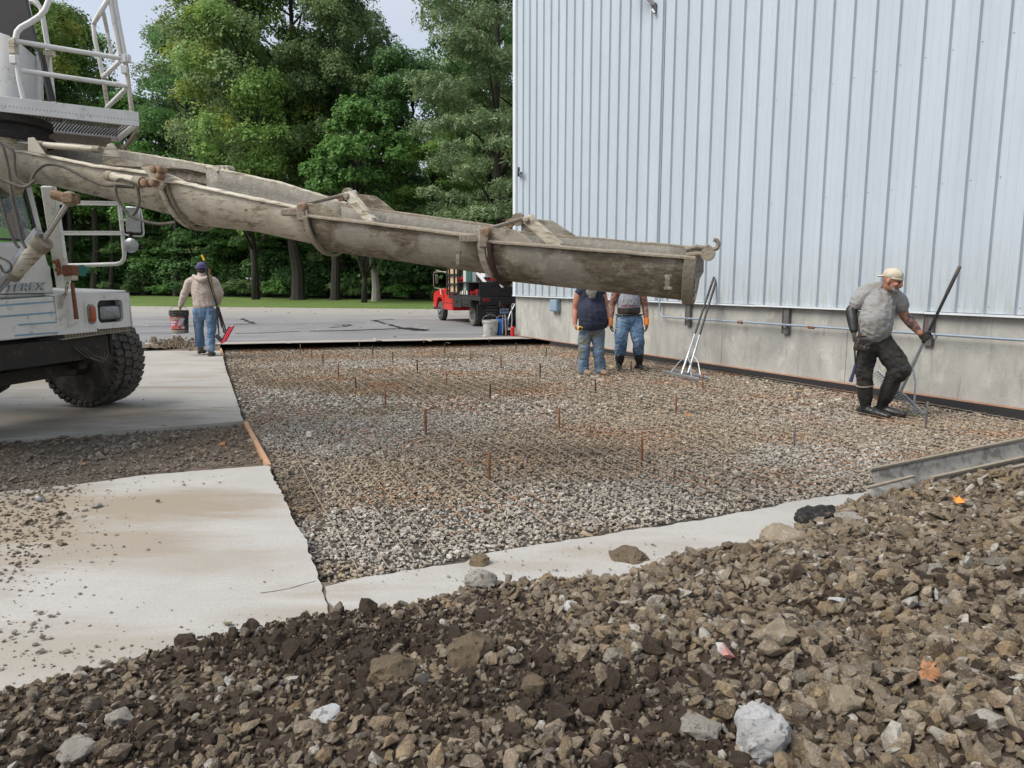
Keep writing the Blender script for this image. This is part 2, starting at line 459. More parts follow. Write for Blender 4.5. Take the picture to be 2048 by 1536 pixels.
slab("joint_filler", poly_px([(640, 1160), (662, 1160), (680, 1260), (640, 1260)]), -.012, .1, M['earth'])
# saw cut and cracks, as thin dark recess strips
mb = MB()
def crack(pts, w=.006, z=.0015):
    P = [G(x, y, z) for x, y in pts]
    for a, b in zip(P[:-1], P[1:]):
        k = max(2, int((b - a).length / .06)); n_ = V((-(b - a).y, (b - a).x, 0)).normalized()
        Q = [a.lerp(b, i / k) + n_ * noise.noise(a.lerp(b, i / k) * 9) * .012 for i in range(k + 1)]
        for i in range(k):
            ww = w * random.uniform(.5, 1.3)
            mb.add([Q[i] + n_ * w / 2, Q[i] - n_ * ww / 2, Q[i + 1] - n_ * ww / 2, Q[i + 1] + n_ * ww / 2], [(0, 1, 2, 3)])
crack([(521, 1186), (580, 1176), (632, 1162)], .006)
crack([(480, 758), (380, 762), (300, 766)], .012); crack([(484, 812), (300, 825), (60, 846)], .01); crack([(455, 744), (445, 746), (330, 750)], .008)
tag(mb.build("slab_crack", pmat("crack dirt", (.06, .05, .04), (.10, .08, .06), 30, .95)), kind='structure')  # dark brown strips along the cracks

# asphalt car park with its cut edge
AZ = .05
e0, e1 = G(441, 689, AZ), G(1031, 678, AZ)
ed = (e1 - e0).normalized()
E0, E1 = e0 - ed * 45, e1 + ed * 40
f0, f1 = G(260, 612, AZ), G(860, 618, AZ); fd = (f1 - f0).normalized()
F0, F1 = f0 - fd * 60, f1 + fd * 45
t = NT("old car park asphalt"); v = t.world()
c = t.mix(t.ramp(t.noise(v, .35, 4, .6), .35, .65), (.175, .175, .18), (.235, .232, .23))
vs = t.world((.18, 1.0, 1))
c = t.mix(t.ramp(t.noise(vs, 1.1, 5, .7, .5), .56, .66, 0, .6), c, (.06, .062, .07))
c = t.mix(t.ramp(t.noise(v, 14, 3, .6), .35, .75, 0, .25), c, (.28, .27, .26))
sx = t.new("ShaderNodeSeparateXYZ"); t.link(t.world(), sx.inputs[0])
c = t.mix(t.math('MULTIPLY', t.ramp(t.math('ADD', sx.outputs[1], t.math('MULTIPLY', t.noise(v, .5, 4, .7), 5)), 27, 37), .75), c, (.40, .37, .33))
t.color(c); t.set(.8); t.bump(t.noise(v, 120, 2, .6), .3, .004)
M['asphalt'] = t.m
slab("parking_lot", [E0, E1, F1, F0], AZ, .2, M['asphalt'])
# crumbling lip of the asphalt cut and the dark face under it
mb = MB(); P = []
kk = 60
a_, b_ = e0 - ed * .1, e1 + ed * .2
rings = []
for i in range(kk + 1):
    p = a_.lerp(b_, i / kk); n_ = V((ed.y, -ed.x, 0)); w = .03 + .02 * noise.noise(p * 2) + random.uniform(-.006, .006)
    rings.append([p + n_ * (w * .2) + V((0, 0, .008)), p + n_ * (w + .03) + V((0, 0, -.012)), p + n_ * (w + .05) + V((0, 0, -.05)), p + n_ * (w + .06) + V((0, 0, -.2)), p + V((0, 0, -.2))])
mb.loft(rings)
M['cut_edge'] = pmat("asphalt cut face", (.028, .027, .027), (.055, .050, .045), 9, .9, bump=.8, bscale=50, bdist=.01)
tag(mb.build("asphalt_edge", M['cut_edge']), kind='structure')
mb = MB(); rings = []
for i in range(kk + 1):
    p = a_.lerp(b_, i / kk); n_ = V((ed.y, -ed.x, 0))
    rings.append([p + n_ * .02 + V((0, 0, .012)), p - n_ * (.5 + .15 * noise.noise(p * .8)) + V((0, 0, .012)), p - n_ * .5 + V((0, 0, .004)), p + n_ * .02 + V((0, 0, .004))])
mb.loft(rings)
tag(mb.build("pale_pavement_edge", pmat("pale pavement edge", (.40, .36, .31), (.32, .29, .25), 2, .9, bump=.3)), kind='structure')  # paler beige band along the top of the asphalt cut
# dirt banked between the far slab and the asphalt
mb = MB(); rows_ = []
for i in range(41):
    x = -500 + i * 23.5; a_ = G(x, 701, .003); b_ = G(x, 694, AZ + .004); b2 = G(x, 688 + (2 if x > 300 else 0), AZ + .006); h_ = .035 * abs(noise.noise(V((x * .02, 0, 0))))
    rows_.append([a_, a_.lerp(b_, .5) + V((0, 0, .02 + h_)), b_ + V((0, 0, h_)), b2])
mb.loft(rows_, caps=False, close=False); tag(mb.build("dirt_bank", M['earth'], smooth=True), kind='structure')
# tar crack sealing on the asphalt
mb = MB()
def tar(pts, w=.07):
    P = [G(x, y, AZ + .006) for x, y in pts]
    for a, b in zip(P[:-1], P[1:]):
        k = max(2, int((b - a).length / .25)); n_ = V((-(b - a).y, (b - a).x, 0)).normalized()
        Q = [a.lerp(b, i / k) + n_ * noise.noise(a.lerp(b, i / k) * 2) * .15 * min(i, k - i, 1) for i in range(k + 1)]
        for i in range(k):
            ww = w * random.uniform(.6, 1.5)
            mb.add([Q[i] + n_ * ww, Q[i] - n_ * ww, Q[i + 1] - n_ * w, Q[i + 1] + n_ * w], [(0, 1, 2, 3)])
tar([(484, 637), (500, 645), (508, 647), (490, 648), (470, 648)]); tar([(660, 655), (690, 653), (700, 649), (668, 650)]); tar([(745, 640), (775, 648), (800, 655), (850, 660)])
tar([(620, 662), (690, 661), (740, 659), (800, 657), (855, 659)], .12); tar([(800, 655), (830, 661), (852, 661), (815, 655)], .10); tar([(745, 641), (785, 638)])
tar([(470, 667), (540, 665), (600, 662)], .05); tar([(300, 652), (420, 650), (530, 648)], .03)
tag(mb.build("tar_seal", pmat("tar", (.02, .021, .024), (.03, .031, .035), 4, .6)), kind='structure')

# lawn strip and forest floor
LW = [(-75, 80), (-40, 61), (-22, 54), (-12, 47.5), (-4, 43), (10, 38), (30, 33)]
t = NT("mown grass"); v = t.world()
c = t.mix(t.ramp(t.noise(v, .5, 5, .7), .3, .7), (.095, .165, .028), (.15, .23, .045))
c = t.mix(t.ramp(t.noise(t.world((1, .4, 1)), 9, 4, .7), .45, .7, 0, .7), c, (.055, .10, .018))
t.color(c); t.set(.9); t.bump(t.noise(v, 30, 3, .7), 1, .05); M['grass'] = t.m
mb = MB()
n = len(LW); rows = []
for i, (x, y) in enumerate(LW):
    q = F0.lerp(F1, 0); s = (x - F0.x) / (F1.x - F0.x); p = F0.lerp(F1, s)
    rows.append([V((x, p.y - .3, AZ - .02)), V((x, p.y + .3, AZ + .06)), V((x, (p.y + y) / 2, .14)), V((x, y, .24)), V((x, y + 3, .25))])
mb.loft(rows, close=False)
tag(mb.build("lawn", M['grass'], smooth=True), kind='structure')
t = NT("forest floor"); v = t.world()
t.color(t.mix(t.ramp(t.noise(v, 1.5, 6, .7), .35, .65), (.045, .04, .022), (.03, .06, .015))); t.set(.95); t.bump(t.noise(v, 6, 5, .7), 1, .1); M['floor'] = t.m
mb = MB()
mb.loft([[V((x, y + 2.5, .24)), V((x, y + 12, .35)), V((x, 180, 1.5))] for x, y in LW], close=False)
tag(mb.build("forest_floor", M['floor'], smooth=True), kind='structure')

# ------------------------------------------------------------------ gravel
def hull_stone(seed, n=14, flat=.7):
    r = np.random.default_rng(seed)
    p = r.normal(size=(n, 3)); p /= np.linalg.norm(p, axis=1)[:, None]
    p *= r.uniform(.82, 1.0, (n, 1)); p *= np.array([1, r.uniform(.6, .9), flat * r.uniform(.6, 1.05)])
    bm = bmesh.new()
    for q in p: bm.verts.new(q * .5)
    res = bmesh.ops.convex_hull(bm, input=bm.verts)
    bmesh.ops.delete(bm, geom=[e for e in res['geom_interior'] if isinstance(e, bmesh.types.BMVert)], context='VERTS')
    me = bpy.data.meshes.new("stone"); bm.to_mesh(me); bm.free()
    return me
def stone_material(name, source, gray=(.47, .45, .415), brown=(.38, .275, .175), bscale=7, tex='Object', bd=.08):
    t = NT(name)
    if source == 'INSTANCER':
        a = t.new("ShaderNodeAttribute", attribute_type='INSTANCER', attribute_name='tint'); b = t.new("ShaderNodeAttribute", attribute_type='INSTANCER', attribute_name='rnd')
        tint, rnd = a.outputs['Fac'], b.outputs['Fac']
    else:
        a = t.new("ShaderNodeAttribute", attribute_type='OBJECT', attribute_name='tint'); b = t.new("ShaderNodeObjectInfo")
        tint, rnd = a.outputs['Fac'], b.outputs['Random']
    v = t.coord('Object')
    c = t.mix(tint, gray, brown)
    c = t.mix(1.0, c, t.ramp(rnd, 0, 1, .42, 1.38), 'MULTIPLY')
    hs = t.new("ShaderNodeHueSaturation"); t.link(c, hs.inputs['Color']); t.link(t.ramp(t.math('FRACT', t.math('MULTIPLY', rnd, 7.3)), 0, 1, .8, 1.2), hs.inputs['Saturation'])
    c = t.mix(t.ramp(t.noise(v, 2.2, 5, .7), .42, .64, 0, .8), hs.outputs[0], tuple(x * .55 for x in brown))
    c = t.mix(t.ramp(t.noise(v, 11, 3, .7), .55, .7, 0, .45), c, tuple(min(1, x * 1.5) for x in gray))
    t.color(c); t.set(.9)
    t.bump(t.noise(v, bscale, 5, .75), .7, bd)
    return t.m
M['stone_i'] = stone_material("crushed stone", 'INSTANCER', (.50, .475, .41), (.305, .228, .142))
M['stone_b'] = stone_material("bed stone", 'INSTANCER', (.72, .70, .63), (.57, .415, .255))
M['stone_o'] = stone_material("crushed stone single", 'OBJECT', (.50, .475, .41), (.305, .228, .142))
def stone_collection(name, mat, n, pts, seed, flat):
    c = bpy.data.collections.new(name)
    for i in range(n):
        me = hull_stone(seed + i, pts, flat); me.materials.append(mat)
        c.objects.link(bpy.data.objects.new("stone_source", me))
    return c
SC = stone_collection("stone_kinds", M['stone_i'], 14, 13, 100, .62)
SB = stone_collection("bed_kinds", M['stone_b'], 14, 13, 150, .62)
def gn_scatter(name, P, S, ROT, TINT, RND, coll, parent=None, kind='stuff'):
    off = np.array(origin_of(parent))
    me = bpy.data.meshes.new(name); me.vertices.add(len(P)); me.vertices.foreach_set("co", (P - off).astype(np.float32).ravel())
    for nm, ty, arr in (("scl", 'FLOAT_VECTOR', S), ("rot", 'FLOAT_VECTOR', ROT), ("tint", 'FLOAT', TINT), ("rnd", 'FLOAT', RND)):
        at = me.attributes.new(nm, ty, 'POINT'); at.data.foreach_set("vector" if ty == 'FLOAT_VECTOR' else "value", arr.astype(np.float32).ravel())
    o = bpy.data.objects.new(name, me); COL.objects.link(o)
    if parent: o.parent = parent
    if kind: o['kind'] = kind
    ng = bpy.data.node_groups.new(name, 'GeometryNodeTree')
    ng.interface.new_socket(name="Geometry", in_out='INPUT', socket_type='NodeSocketGeometry')
    ng.interface.new_socket(name="Geometry", in_out='OUTPUT', socket_type='NodeSocketGeometry')
    N = ng.nodes; gi = N.new('NodeGroupInput'); go = N.new('NodeGroupOutput')
    ip = N.new('GeometryNodeInstanceOnPoints'); ci = N.new('GeometryNodeCollectionInfo')
    ci.inputs['Collection'].default_value = coll; ci.inputs['Separate Children'].default_value = True; ci.inputs['Reset Children'].default_value = True
    ip.inputs['Pick Instance'].default_value = True
    def na(nm, ty):
        q = N.new('GeometryNodeInputNamedAttribute'); q.data_type = ty; q.inputs['Name'].default_value = nm
        return [x for x in q.outputs if x.enabled][0]
    er = N.new('FunctionNodeEulerToRotation')
    L = ng.links
    L.new(gi.outputs[0], ip.inputs['Points']); L.new(ci.outputs[0], ip.inputs['Instance'])
    L.new(na("rot", 'FLOAT_VECTOR'), er.inputs[0]); L.new(er.outputs[0], ip.inputs['Rotation']); L.new(na("scl", 'FLOAT_VECTOR'), ip.inputs['Scale'])
    L.new(ip.outputs[0], go.inputs[0])
    m = o.modifiers.new("scatter", 'NODES'); m.node_group = ng
    return o

bedpx = [(443, 693), (470, 775), (490, 838), (540, 930), (575, 1010), (616, 1105), (648, 1170), (800, 1140), (945, 1108), (1245, 1058), (1500, 1018), (1728, 980), (1900, 955), (2400, 880), (2400, 870), (2048, 838), (1030, 680), (700, 685)]
bedw = poly_px(bedpx, BED)
under = [p + V((d[0], d[1], 0)) for p, d in zip(bedw, [(-.3, 0)] * 7 + [(0, -.3)] * 7 + [(.3, 0)] * 3 + [(0, .3)])]
t = NT("bed grit"); v = t.world()
t.color(t.mix(t.ramp(t.noise(v, 45, 5, .7), .35, .65), (.07, .055, .04), (.17, .15, .12))); t.set(.95); t.bump(t.noise(v, 60, 4, .7), 1, .03); M['grit'] = t.m
slab("gravel_bed", under, BED - .03, .1, M['grit'])
def brownness(X, Y):
    px, py, _ = proj(np.stack([X, Y, np.full_like(X, BED)], 1))
    b = vnoise(X, Y, .55, 3) * .9 + .12
    def bl(cx, cy, rx, ry, amt, soft=1.):
        d = np.sqrt(((px - cx) / rx) ** 2 + ((py - cy) / ry) ** 2) + (vnoise(X, Y, 1.3, 11) - .5) * .9
        return amt * np.clip((1.15 - d) / .5, 0, 1)
    g = np.zeros_like(b)
    for a in ((860, 772, 270, 24, 1.0), (590, 768, 90, 12, .9), (900, 712, 110, 7, .8), (750, 700, 330, 12, .6), (1100, 905, 330, 60, .75), (1350, 830, 300, 40, .5), (600, 990, 60, 60, .9), (760, 950, 130, 30, .6), (1500, 960, 160, 30, .5)): g = np.maximum(g, bl(*a))
    for a in ((800, 1080, 330, 70, 1.3), (850, 728, 330, 12, 1.1), (620, 800, 180, 30, 1.0), (1260, 1010, 260, 50, .8), (1650, 920, 170, 40, .9), (980, 830, 250, 30, .5), (1030, 725, 160, 14, .8), (1550, 835, 160, 16, .6), (740, 880, 200, 35, .8)): b = b - bl(*a)
    return np.clip(np.maximum(b, g), 0, 1)
def darkness(X, Y):
    px, py, _ = proj(np.stack([X, Y, np.full_like(X, BED)], 1)); m = np.zeros_like(X)
    for cx, cy, rx, ry in ((860, 774, 230, 17), (600, 768, 100, 9), (905, 713, 90, 4), (1130, 905, 120, 18), (600, 980, 40, 40), (470, 745, 60, 12)):
        m = np.maximum(m, np.clip((1.15 - np.sqrt(((px - cx) / rx) ** 2 + ((py - cy) / ry) ** 2) + (vnoise(X, Y, 2.3, 12) - .5) * 1.1) / .5, 0, 1))
    return m
def scatter_pts(poly, dens, seed):
    r = np.random.default_rng(seed)
    xs = [p[0] for p in poly]; ys = [p[1] for p in poly]
    A = (max(xs) - min(xs)) * (max(ys) - min(ys)); n = int(A * dens)
    X = r.uniform(min(xs), max(xs), n); Y = r.uniform(min(ys), max(ys), n)
    k = inside(poly, X, Y); return X[k], Y[k], r
def in_view(X, Y, Z, m=60):
    px, py, d = proj(np.stack([X, Y, Z], 1)); return (px > -m) & (px < 2048 + m) & (py < 1536 + m) & (d > .2)
def bed_height(X, Y): return (vnoise(X, Y, .8, 21) - .5) * .03
nearX, nearY, r = scatter_pts(bedw, 1950, 5)
k = (nearY < 8.2) & in_view(nearX, nearY, np.full_like(nearX, BED), 250); a = (nearX[k], nearY[k])
farX, farY, r2 = scatter_pts(bedw, 620, 6)
k = (farY >= 8.2) & in_view(farX, farY, np.full_like(farX, BED), 250); b = (farX[k], farY[k])
X = np.concatenate([a[0], b[0]]); Y = np.concatenate([a[1], b[1]]); nA = len(a[0])
n = len(X); size = np.exp(RNG.normal(math.log(.028), .30, n)); size[nA:] *= 1.35
big = RNG.random(n) < .012; size[big] *= 1.7
tint = brownness(X, Y); tint = np.clip(tint + RNG.normal(0, .18, n), 0, 1)
Z = BED - .022 + size * .12 + RNG.uniform(0, .022, n) + bed_height(X, Y)
gn_scatter("gravel", np.stack([X, Y, Z], 1), np.stack([size] * 3, 1), RNG.uniform(-.6, .6, (n, 3)) + np.stack([np.zeros(n), np.zeros(n), RNG.uniform(0, 6.3, n)], 1), tint, (.38 + .62 * RNG.random(n)) * (1 - .2 * tint) * (1 - .75 * darkness(X, Y)), SB)
print("bed stones", n)

# torn-up patch between the two slabs
dirtpx = [(486, 843), (505, 880), (532, 927), (290, 950), (190, 968), (230, 1003), (220, 1062), (190, 1120), (90, 1200), (-420, 1330), (-900, 1250), (-900, 960), (0, 879)]
edgepx = [(532, 927), (290, 948), (150, 966), (118, 1003), (108, 1055), (60, 1107), (-30, 1150), (-420, 1290)]
dw = poly_px(dirtpx, -.05)
t = NT("mixed dirt"); v = t.world()
t.color(t.mix(t.ramp(t.noise(v, 9, 6, .75), .35, .65), (.15, .11, .08), (.25, .205, .16))); t.set(.95); t.bump(t.noise(v, 40, 5, .75), 1, .03); M['dirt'] = t.m
slab("dirt_patch", [p + V((0, 0, 0)) for p in poly_px([(500, 838), (520, 880), (545, 930), (290, 962), (175, 975), (150, 1003), (148, 1062), (120, 1115), (-10, 1190), (-420, 1320), (-1000, 1250), (-1000, 950), (0, 866)], -.05)], -.055, .1, M['dirt'])
X, Y, r = scatter_pts(dw, 950, 8); k = in_view(X, Y, X * 0, 100); X, Y = X[k], Y[k]; n = len(X)
pxx, pyy, _ = proj(np.stack([X, Y, X * 0], 1))
onsl = inside([(tuple(p)[0], tuple(p)[1]) for p in poly_px(slabN)], X, Y)
lim = np.interp(pyy, [960, 1000, 1060, 1110, 1160, 1300], [150, 128, 118, 70, -10, -200])
fade = np.clip(1 - (pxx - lim) / 55, 0, 1) ** 2
k = (~onsl) | (r.random(n) < fade); X, Y, onsl = X[k], Y[k], onsl[k]; n = len(X)
size = np.exp(RNG.normal(math.log(.026), .38, n)); size[RNG.random(n) < .03] *= 1.9
tint = np.clip(vnoise(X, Y, 1.1, 31) * 1.3 + RNG.normal(0, .15, n), .2, 1)
Z = np.where(onsl, .0 + size * .1, -.06 + size * .1 + vnoise(X, Y, 1.5, 9) * .05); size = np.where(onsl, size * .85, size)
gn_scatter("loose_gravel", np.stack([X, Y, Z], 1), np.stack([size] * 3, 1), RNG.uniform(-.6, .6, (n, 3)) + np.stack([np.zeros(n), np.zeros(n), RNG.uniform(0, 6.3, n)], 1), tint, RNG.random(n) * .75, SC)
# crumbs strewn over the slabs: along the edges and on the left
Xs, Ys, Ss = [], [], []
def strew(px, py, sx, sy, n, s=.012):
    n = int(n * .30); s = s * .85
    for _ in range(n):
        p = G(random.gauss(px, sx), random.gauss(py, sy)); Xs.append(p.x); Ys.append(p.y); Ss.append(s * random.lognormvariate(0, .5))
strew(60, 1160, 60, 30, 400, .010); strew(30, 1300, 80, 50, 320, .012); strew(170, 1060, 50, 40, 350, .013); strew(700, 1245, 260, 20, 500, .010); strew(300, 1320, 200, 22, 500, .011)
strew(200, 990, 70, 14, 120, .014); strew(60, 1250, 50, 10, 90, .020); strew(300, 1180, 250, 60, 60, .008); strew(1300, 1115, 200, 20, 420, .010); strew(300, 962, 120, 6, 150, .012)
strew(120, 820, 130, 18, 120, .016); strew(1100, 1150, 180, 12, 400, .010); pass
Xs, Ys, Ss = np.array(Xs), np.array(Ys), np.array(Ss); n = len(Xs)
gn_scatter("scattered_crumbs", np.stack([Xs, Ys, Ss * .25], 1), np.stack([Ss * 1.2, Ss, Ss * .8], 1), np.stack([np.zeros(n), np.zeros(n), RNG.uniform(0, 6.3, n)], 1), RNG.uniform(.2, .9, n), RNG.uniform(.4, 1, n), SC)

Xs, Ys, Ss, Zs_ = [], [], [], []
for _ in range(520):
    x = random.gauss(345, 32); q = G(x, random.uniform(683, 699), .03); Xs.append(q.x); Ys.append(q.y + random.uniform(-.2, .3)); Ss.append(.05 * random.lognormvariate(0, .5)); Zs_.append(.03 + max(0, .13 - abs(x - 350) * .0022) * random.random())
Xs, Ys, Ss, Zs_ = map(np.array, (Xs, Ys, Ss, Zs_)); n = len(Xs)
gn_scatter("dirt_heap", np.stack([Xs, Ys, Zs_], 1), np.stack([Ss * 1.5, Ss, Ss * .8], 1), RNG.uniform(0, 6, (n, 3)), RNG.uniform(.8, 1, n), RNG.random(n) * .8, SC)
# ------------------------------------------------------------------ gravel pile in the foreground
pilepx = [(-900, 1640), (-300, 1470), (0, 1390), (150, 1353), (300, 1312), (450, 1272), (560, 1250), (650, 1232), (800, 1220), (900, 1195), (960, 1175), (1050, 1168), (1240, 1160), (1330, 1125), (1400, 1110), (1500, 1096), (1620, 1046), (1720, 1004), (1830, 970), (1940, 955), (2048, 945), (2300, 940), (2900, 990)]
pw = poly_px(pilepx)
PB = np.array([(p.x, p.y) for p in pw])
def pile_dist(X, Y):
    best = np.full(X.shape, 1e9)
    for i in range(len(PB) - 1):
        a, b = PB[i], PB[i + 1]; ab = b - a; L2 = (ab ** 2).sum()
        t_ = np.clip(((X - a[0]) * ab[0] + (Y - a[1]) * ab[1]) / L2, 0, 1)
        d = np.hypot(X - a[0] - t_ * ab[0], Y - a[1] - t_ * ab[1])
        best = np.minimum(best, d)
    poly = [tuple(p) for p in PB] + [(8, -1), (-6, -1)]
    ins = inside(poly, X, Y)
    return np.where(ins, best, -best)
def pile_h(X, Y):
    d = pile_dist(X, Y)
    s = np.interp(X, [-1.5, 0, .8, 2.2, 3.5], [.09, .13, .21, .32, .36])
    cap = np.interp(X, [-1.5, 0, 1, 2.5], [.16, .26, .46, .78])
    h = cap * (1 - np.exp(-np.clip(d, 0, None) * s / cap))
    h += (vnoise(X, Y, 1.6, 41) - .5) * .22 * np.clip(d * 2.2, 0, 1) + (vnoise(X, Y, 5, 42) - .5) * .09 * np.clip(d * 4, 0, 1)
    return np.where(d > 0, np.maximum(h + .012, np.minimum(.035, d * .4)), -.03 + d * .3)
gx = np.linspace(-3.2, 5.2, 260); gy = np.linspace(.35, 7.2, 220)
GX, GY = np.meshgrid(gx, gy); H = pile_h(GX.ravel(), GY.ravel()).reshape(GX.shape)
idx = np.arange(GX.size).reshape(GX.shape)
fc = np.stack([idx[:-1, :-1].ravel(), idx[:-1, 1:].ravel(), idx[1:, 1:].ravel(), idx[1:, :-1].ravel()], 1)
keep = (H.ravel()[fc] > -.08).any(1)
t = NT("dark damp soil"); v = t.world()
t.color(t.mix(t.ramp(t.noise(v, 14, 6, .75), .35, .65), (.055, .037, .022), (.10, .07, .044))); t.set(.95); t.bump(t.noise(v, 55, 6, .8), 1, .03); M['soil'] = t.m
pile = mesh_np("gravel_pile", np.stack([GX.ravel(), GY.ravel(), H.ravel()], 1), fc[keep], M['soil'])
tag(pile, "big heap of brown crushed stone and dark soil filling the foreground", "gravel pile")
for p_ in pile.data.polygons: p_.use_smooth = True
def pile_scatter(dens, seed, med, sig):
    r = np.random.default_rng(seed); n = int(7.2 * 6 * dens)
    X = r.uniform(-2.6, 4.6, n); Y = r.uniform(.9, 6.9, n)
    d = pile_dist(X, Y); Z = pile_h(X, Y)
    k = (d > -.03 + r.normal(0, .02, n)) & in_view(X, Y, Z, 90)
    X, Y, Z, d = X[k], Y[k], Z[k], d[k]; n = len(X)
    return X, Y, Z, np.exp(r.normal(math.log(med), sig, n)), d, r
X, Y, Z, S, d, r = pile_scatter(1650, 51, .038, .40)
px, py, _ = proj(np.stack([X, Y, Z], 1))
# patches of bare dark soil among the stones
soilmask = np.zeros(len(X))
for cx, cy, rx, ry, am in ((640, 1290, 320, 55, .85), (1150, 1390, 200, 70, .85), (880, 1400, 230, 60, .65), (250, 1490, 260, 50, .5), (1330, 1500, 160, 50, .6), (1050, 1260, 180, 50, .5), (1750, 1170, 160, 40, .35), (1520, 1330, 80, 60, .35), (350, 1430, 200, 40, .35)):
    q = np.sqrt(((px - cx) / rx) ** 2 + ((py - cy) / ry) ** 2) + (vnoise(X, Y, 4, 43) - .5) * 1.2
    soilmask = np.maximum(soilmask, am * np.clip(1.3 - q, 0, 1))
S *= np.interp(X, [-.5, 1.6], [.90, 1.22]) * (1 - .3 * soilmask)
k = r.random(len(X)) > soilmask * 1.15
X, Y, Z, S, px, py, soilmask = X[k], Y[k], Z[k], S[k], px[k], py[k], soilmask[k]
S = np.minimum(S, .092)
n = len(X)
tint = np.clip(.88 + r.normal(0, .18, n), 0, 1); pale = r.random(n) < .05; tint[pale] = 0
ROT = r.uniform(-1.0, 1.0, (n, 3)); ROT[:, 2] = r.uniform(0, 6.3, n)
Zs = Z + S * r.uniform(-.12, .30, n)
P = np.stack([X, Y, Zs], 1); dep = proj(P)[2]
order = np.argsort(-(S / dep) * ((px > 0) & (px < 2048) & (py < 1536) & (py > 0)))
front = order[:300]; rest = order[300:]
RND = r.random(n); RND[pale] = 1
RND *= .85
gn_scatter("gravel", P[rest], np.stack([S[rest]] * 3, 1) * np.array([1.15, 1, 1]), ROT[rest], tint[rest], RND[rest], SC, parent=pile)
protos = []
for i in range(16):
    me = hull_stone(300 + i, 17, .72); me.materials.append(M['stone_o']); protos.append(me)
for j, i in enumerate(front):
    o = bpy.data.objects.new("stone", protos[j % 16]); COL.objects.link(o); o.parent = pile
    o.location = P[i]; o.rotation_euler = ROT[i]; s_ = S[i]; o.scale = (s_ * 1.12, s_, s_)
    o['tint'] = float(tint[i])
def soilness(X, Y, Z):
    px, py, _ = proj(np.stack([X, Y, Z], 1)); w_ = np.zeros(len(X))
    for cx, cy, rx, ry, am in ((640, 1285, 340, 65, 1.), (1150, 1390, 200, 75, .8), (880, 1400, 260, 60, .7), (250, 1490, 280, 60, .5), (1330, 1500, 120, 50, .6), (1750, 1170, 160, 40, .25)):
        w_ = np.maximum(w_, am * np.clip(1.4 - np.sqrt(((px - cx) / rx) ** 2 + ((py - cy) / ry) ** 2), 0, 1))
    return w_
# small stones filling the gaps
X, Y, Z, S, d, r = pile_scatter(2600, 53, .018, .35); k = r.random(len(X)) < .35 + soilness(X, Y, Z) * .5; X, Y, Z, S = X[k], Y[k], Z[k], S[k]; n = len(X)
gn_scatter("pea_gravel", np.stack([X, Y, Z + S * r.uniform(-.1, .4, n)], 1), np.stack([S] * 3, 1), r.uniform(0, 6, (n, 3)), np.clip(.9 + r.normal(0, .2, n), 0, 1), r.random(n) * .6, SC, parent=pile)
# lumps of dark soil, and crumbs
t = NT("soil lump"); v = t.coord('Object')
t.color(t.mix(t.ramp(t.noise(v, 5, 6, .75), .35, .65), (.088, .058, .034), (.155, .108, .068))); t.set(.95); t.bump(t.noise(v, 9, 6, .85), 1, .15); M['lump'] = t.m
LC = bpy.data.collections.new("lump_kinds")
for i in range(8):
    bm = bmesh.new(); bmesh.ops.create_icosphere(bm, subdivisions=2, radius=.5)
    for v_ in bm.verts: c_ = v_.co.copy(); v_.co = c_ * (1 + .55 * noise.noise(c_ * 2.6 + V((i * 7, 0, 0))) + .25 * noise.noise(c_ * 6 + V((0, i, 0)))); v_.co.z *= .75
    me = bpy.data.meshes.new("lump"); bm.to_mesh(me); bm.free(); me.materials.append(M['lump']); LC.objects.link(bpy.data.objects.new("lump_source", me))
X, Y, Z, S, d, r = pile_scatter(750, 54, .030, .50); px, py, _ = proj(np.stack([X, Y, Z], 1)); n = len(X); w_ = np.zeros(n)
for cx, cy, rx, ry, am in ((640, 1285, 340, 65, 1.), (1150, 1390, 220, 80, .8), (880, 1400, 260, 60, .7), (250, 1490, 280, 60, .5), (1330, 1500, 160, 50, .6), (1750, 1170, 200, 60, .35)):
    w_ = np.maximum(w_, am * np.clip(1.4 - np.sqrt(((px - cx) / rx) ** 2 + ((py - cy) / ry) ** 2), 0, 1))
k = r.random(n) < w_ * .85 + .02; X, Y, Z, S = X[k], Y[k], Z[k], np.minimum(S[k], .10); n = len(X)
gn_scatter("soil_clod", np.stack([X, Y, Z + S * .12], 1), np.stack([S] * 3, 1), r.uniform(0, 6, (n, 3)), np.ones(n), r.random(n), LC, parent=pile)
X, Y, Z, S, d, r = pile_scatter(3600, 52, .010, .45); k = r.random(len(X)) < .2 + soilness(X, Y, Z); X, Y, Z, S = X[k], Y[k], Z[k], S[k]
n = len(X)
gn_scatter("soil_crumb", np.stack([X, Y, Z + S * .2 + r.uniform(0, .006, n)], 1), np.stack([S] * 3, 1), r.uniform(0, 6, (n, 3)), np.ones(n), r.random(n), LC, parent=pile)
print("pile stones", n)
# ================================================================== WAREHOUSE
C0 = G(1029, 680, BED); C1 = G(2048, 842, BED)
WD = (C1 - C0); WD.z = 0; WD.normalize()
WN = V((WD.y, -WD.x, 0))
if WN.dot(CAM - C0) < 0: WN = -WN                 # towards the camera side
def WP(s, z, out=0.): return C0 + WD * s + WN * out + V((0, 0, z - C0.z))
def WX(px, py, out=0.):                            # pixel -> (s, z) on the wall plane
    r = ray(px, py); p0 = C0 + WN * out
    k = (p0 - CAM).dot(WN) / r.dot(WN); p = CAM + r * k
    return (p - C0).dot(WD), p.z
ZF = (WX(1200, 598.5)[1] + WX(2000, 629.5)[1]) / 2   # top of the concrete foundation
LEN = 19.0; HGT = 9.8
sa, sb = WX(2023.7, 0)[0], WX(1711, 0)[0]
PITCHR = (sa - sb) / 6
print("wall", C0[:], C1[:], "found z", ZF, "pitch", PITCHR)
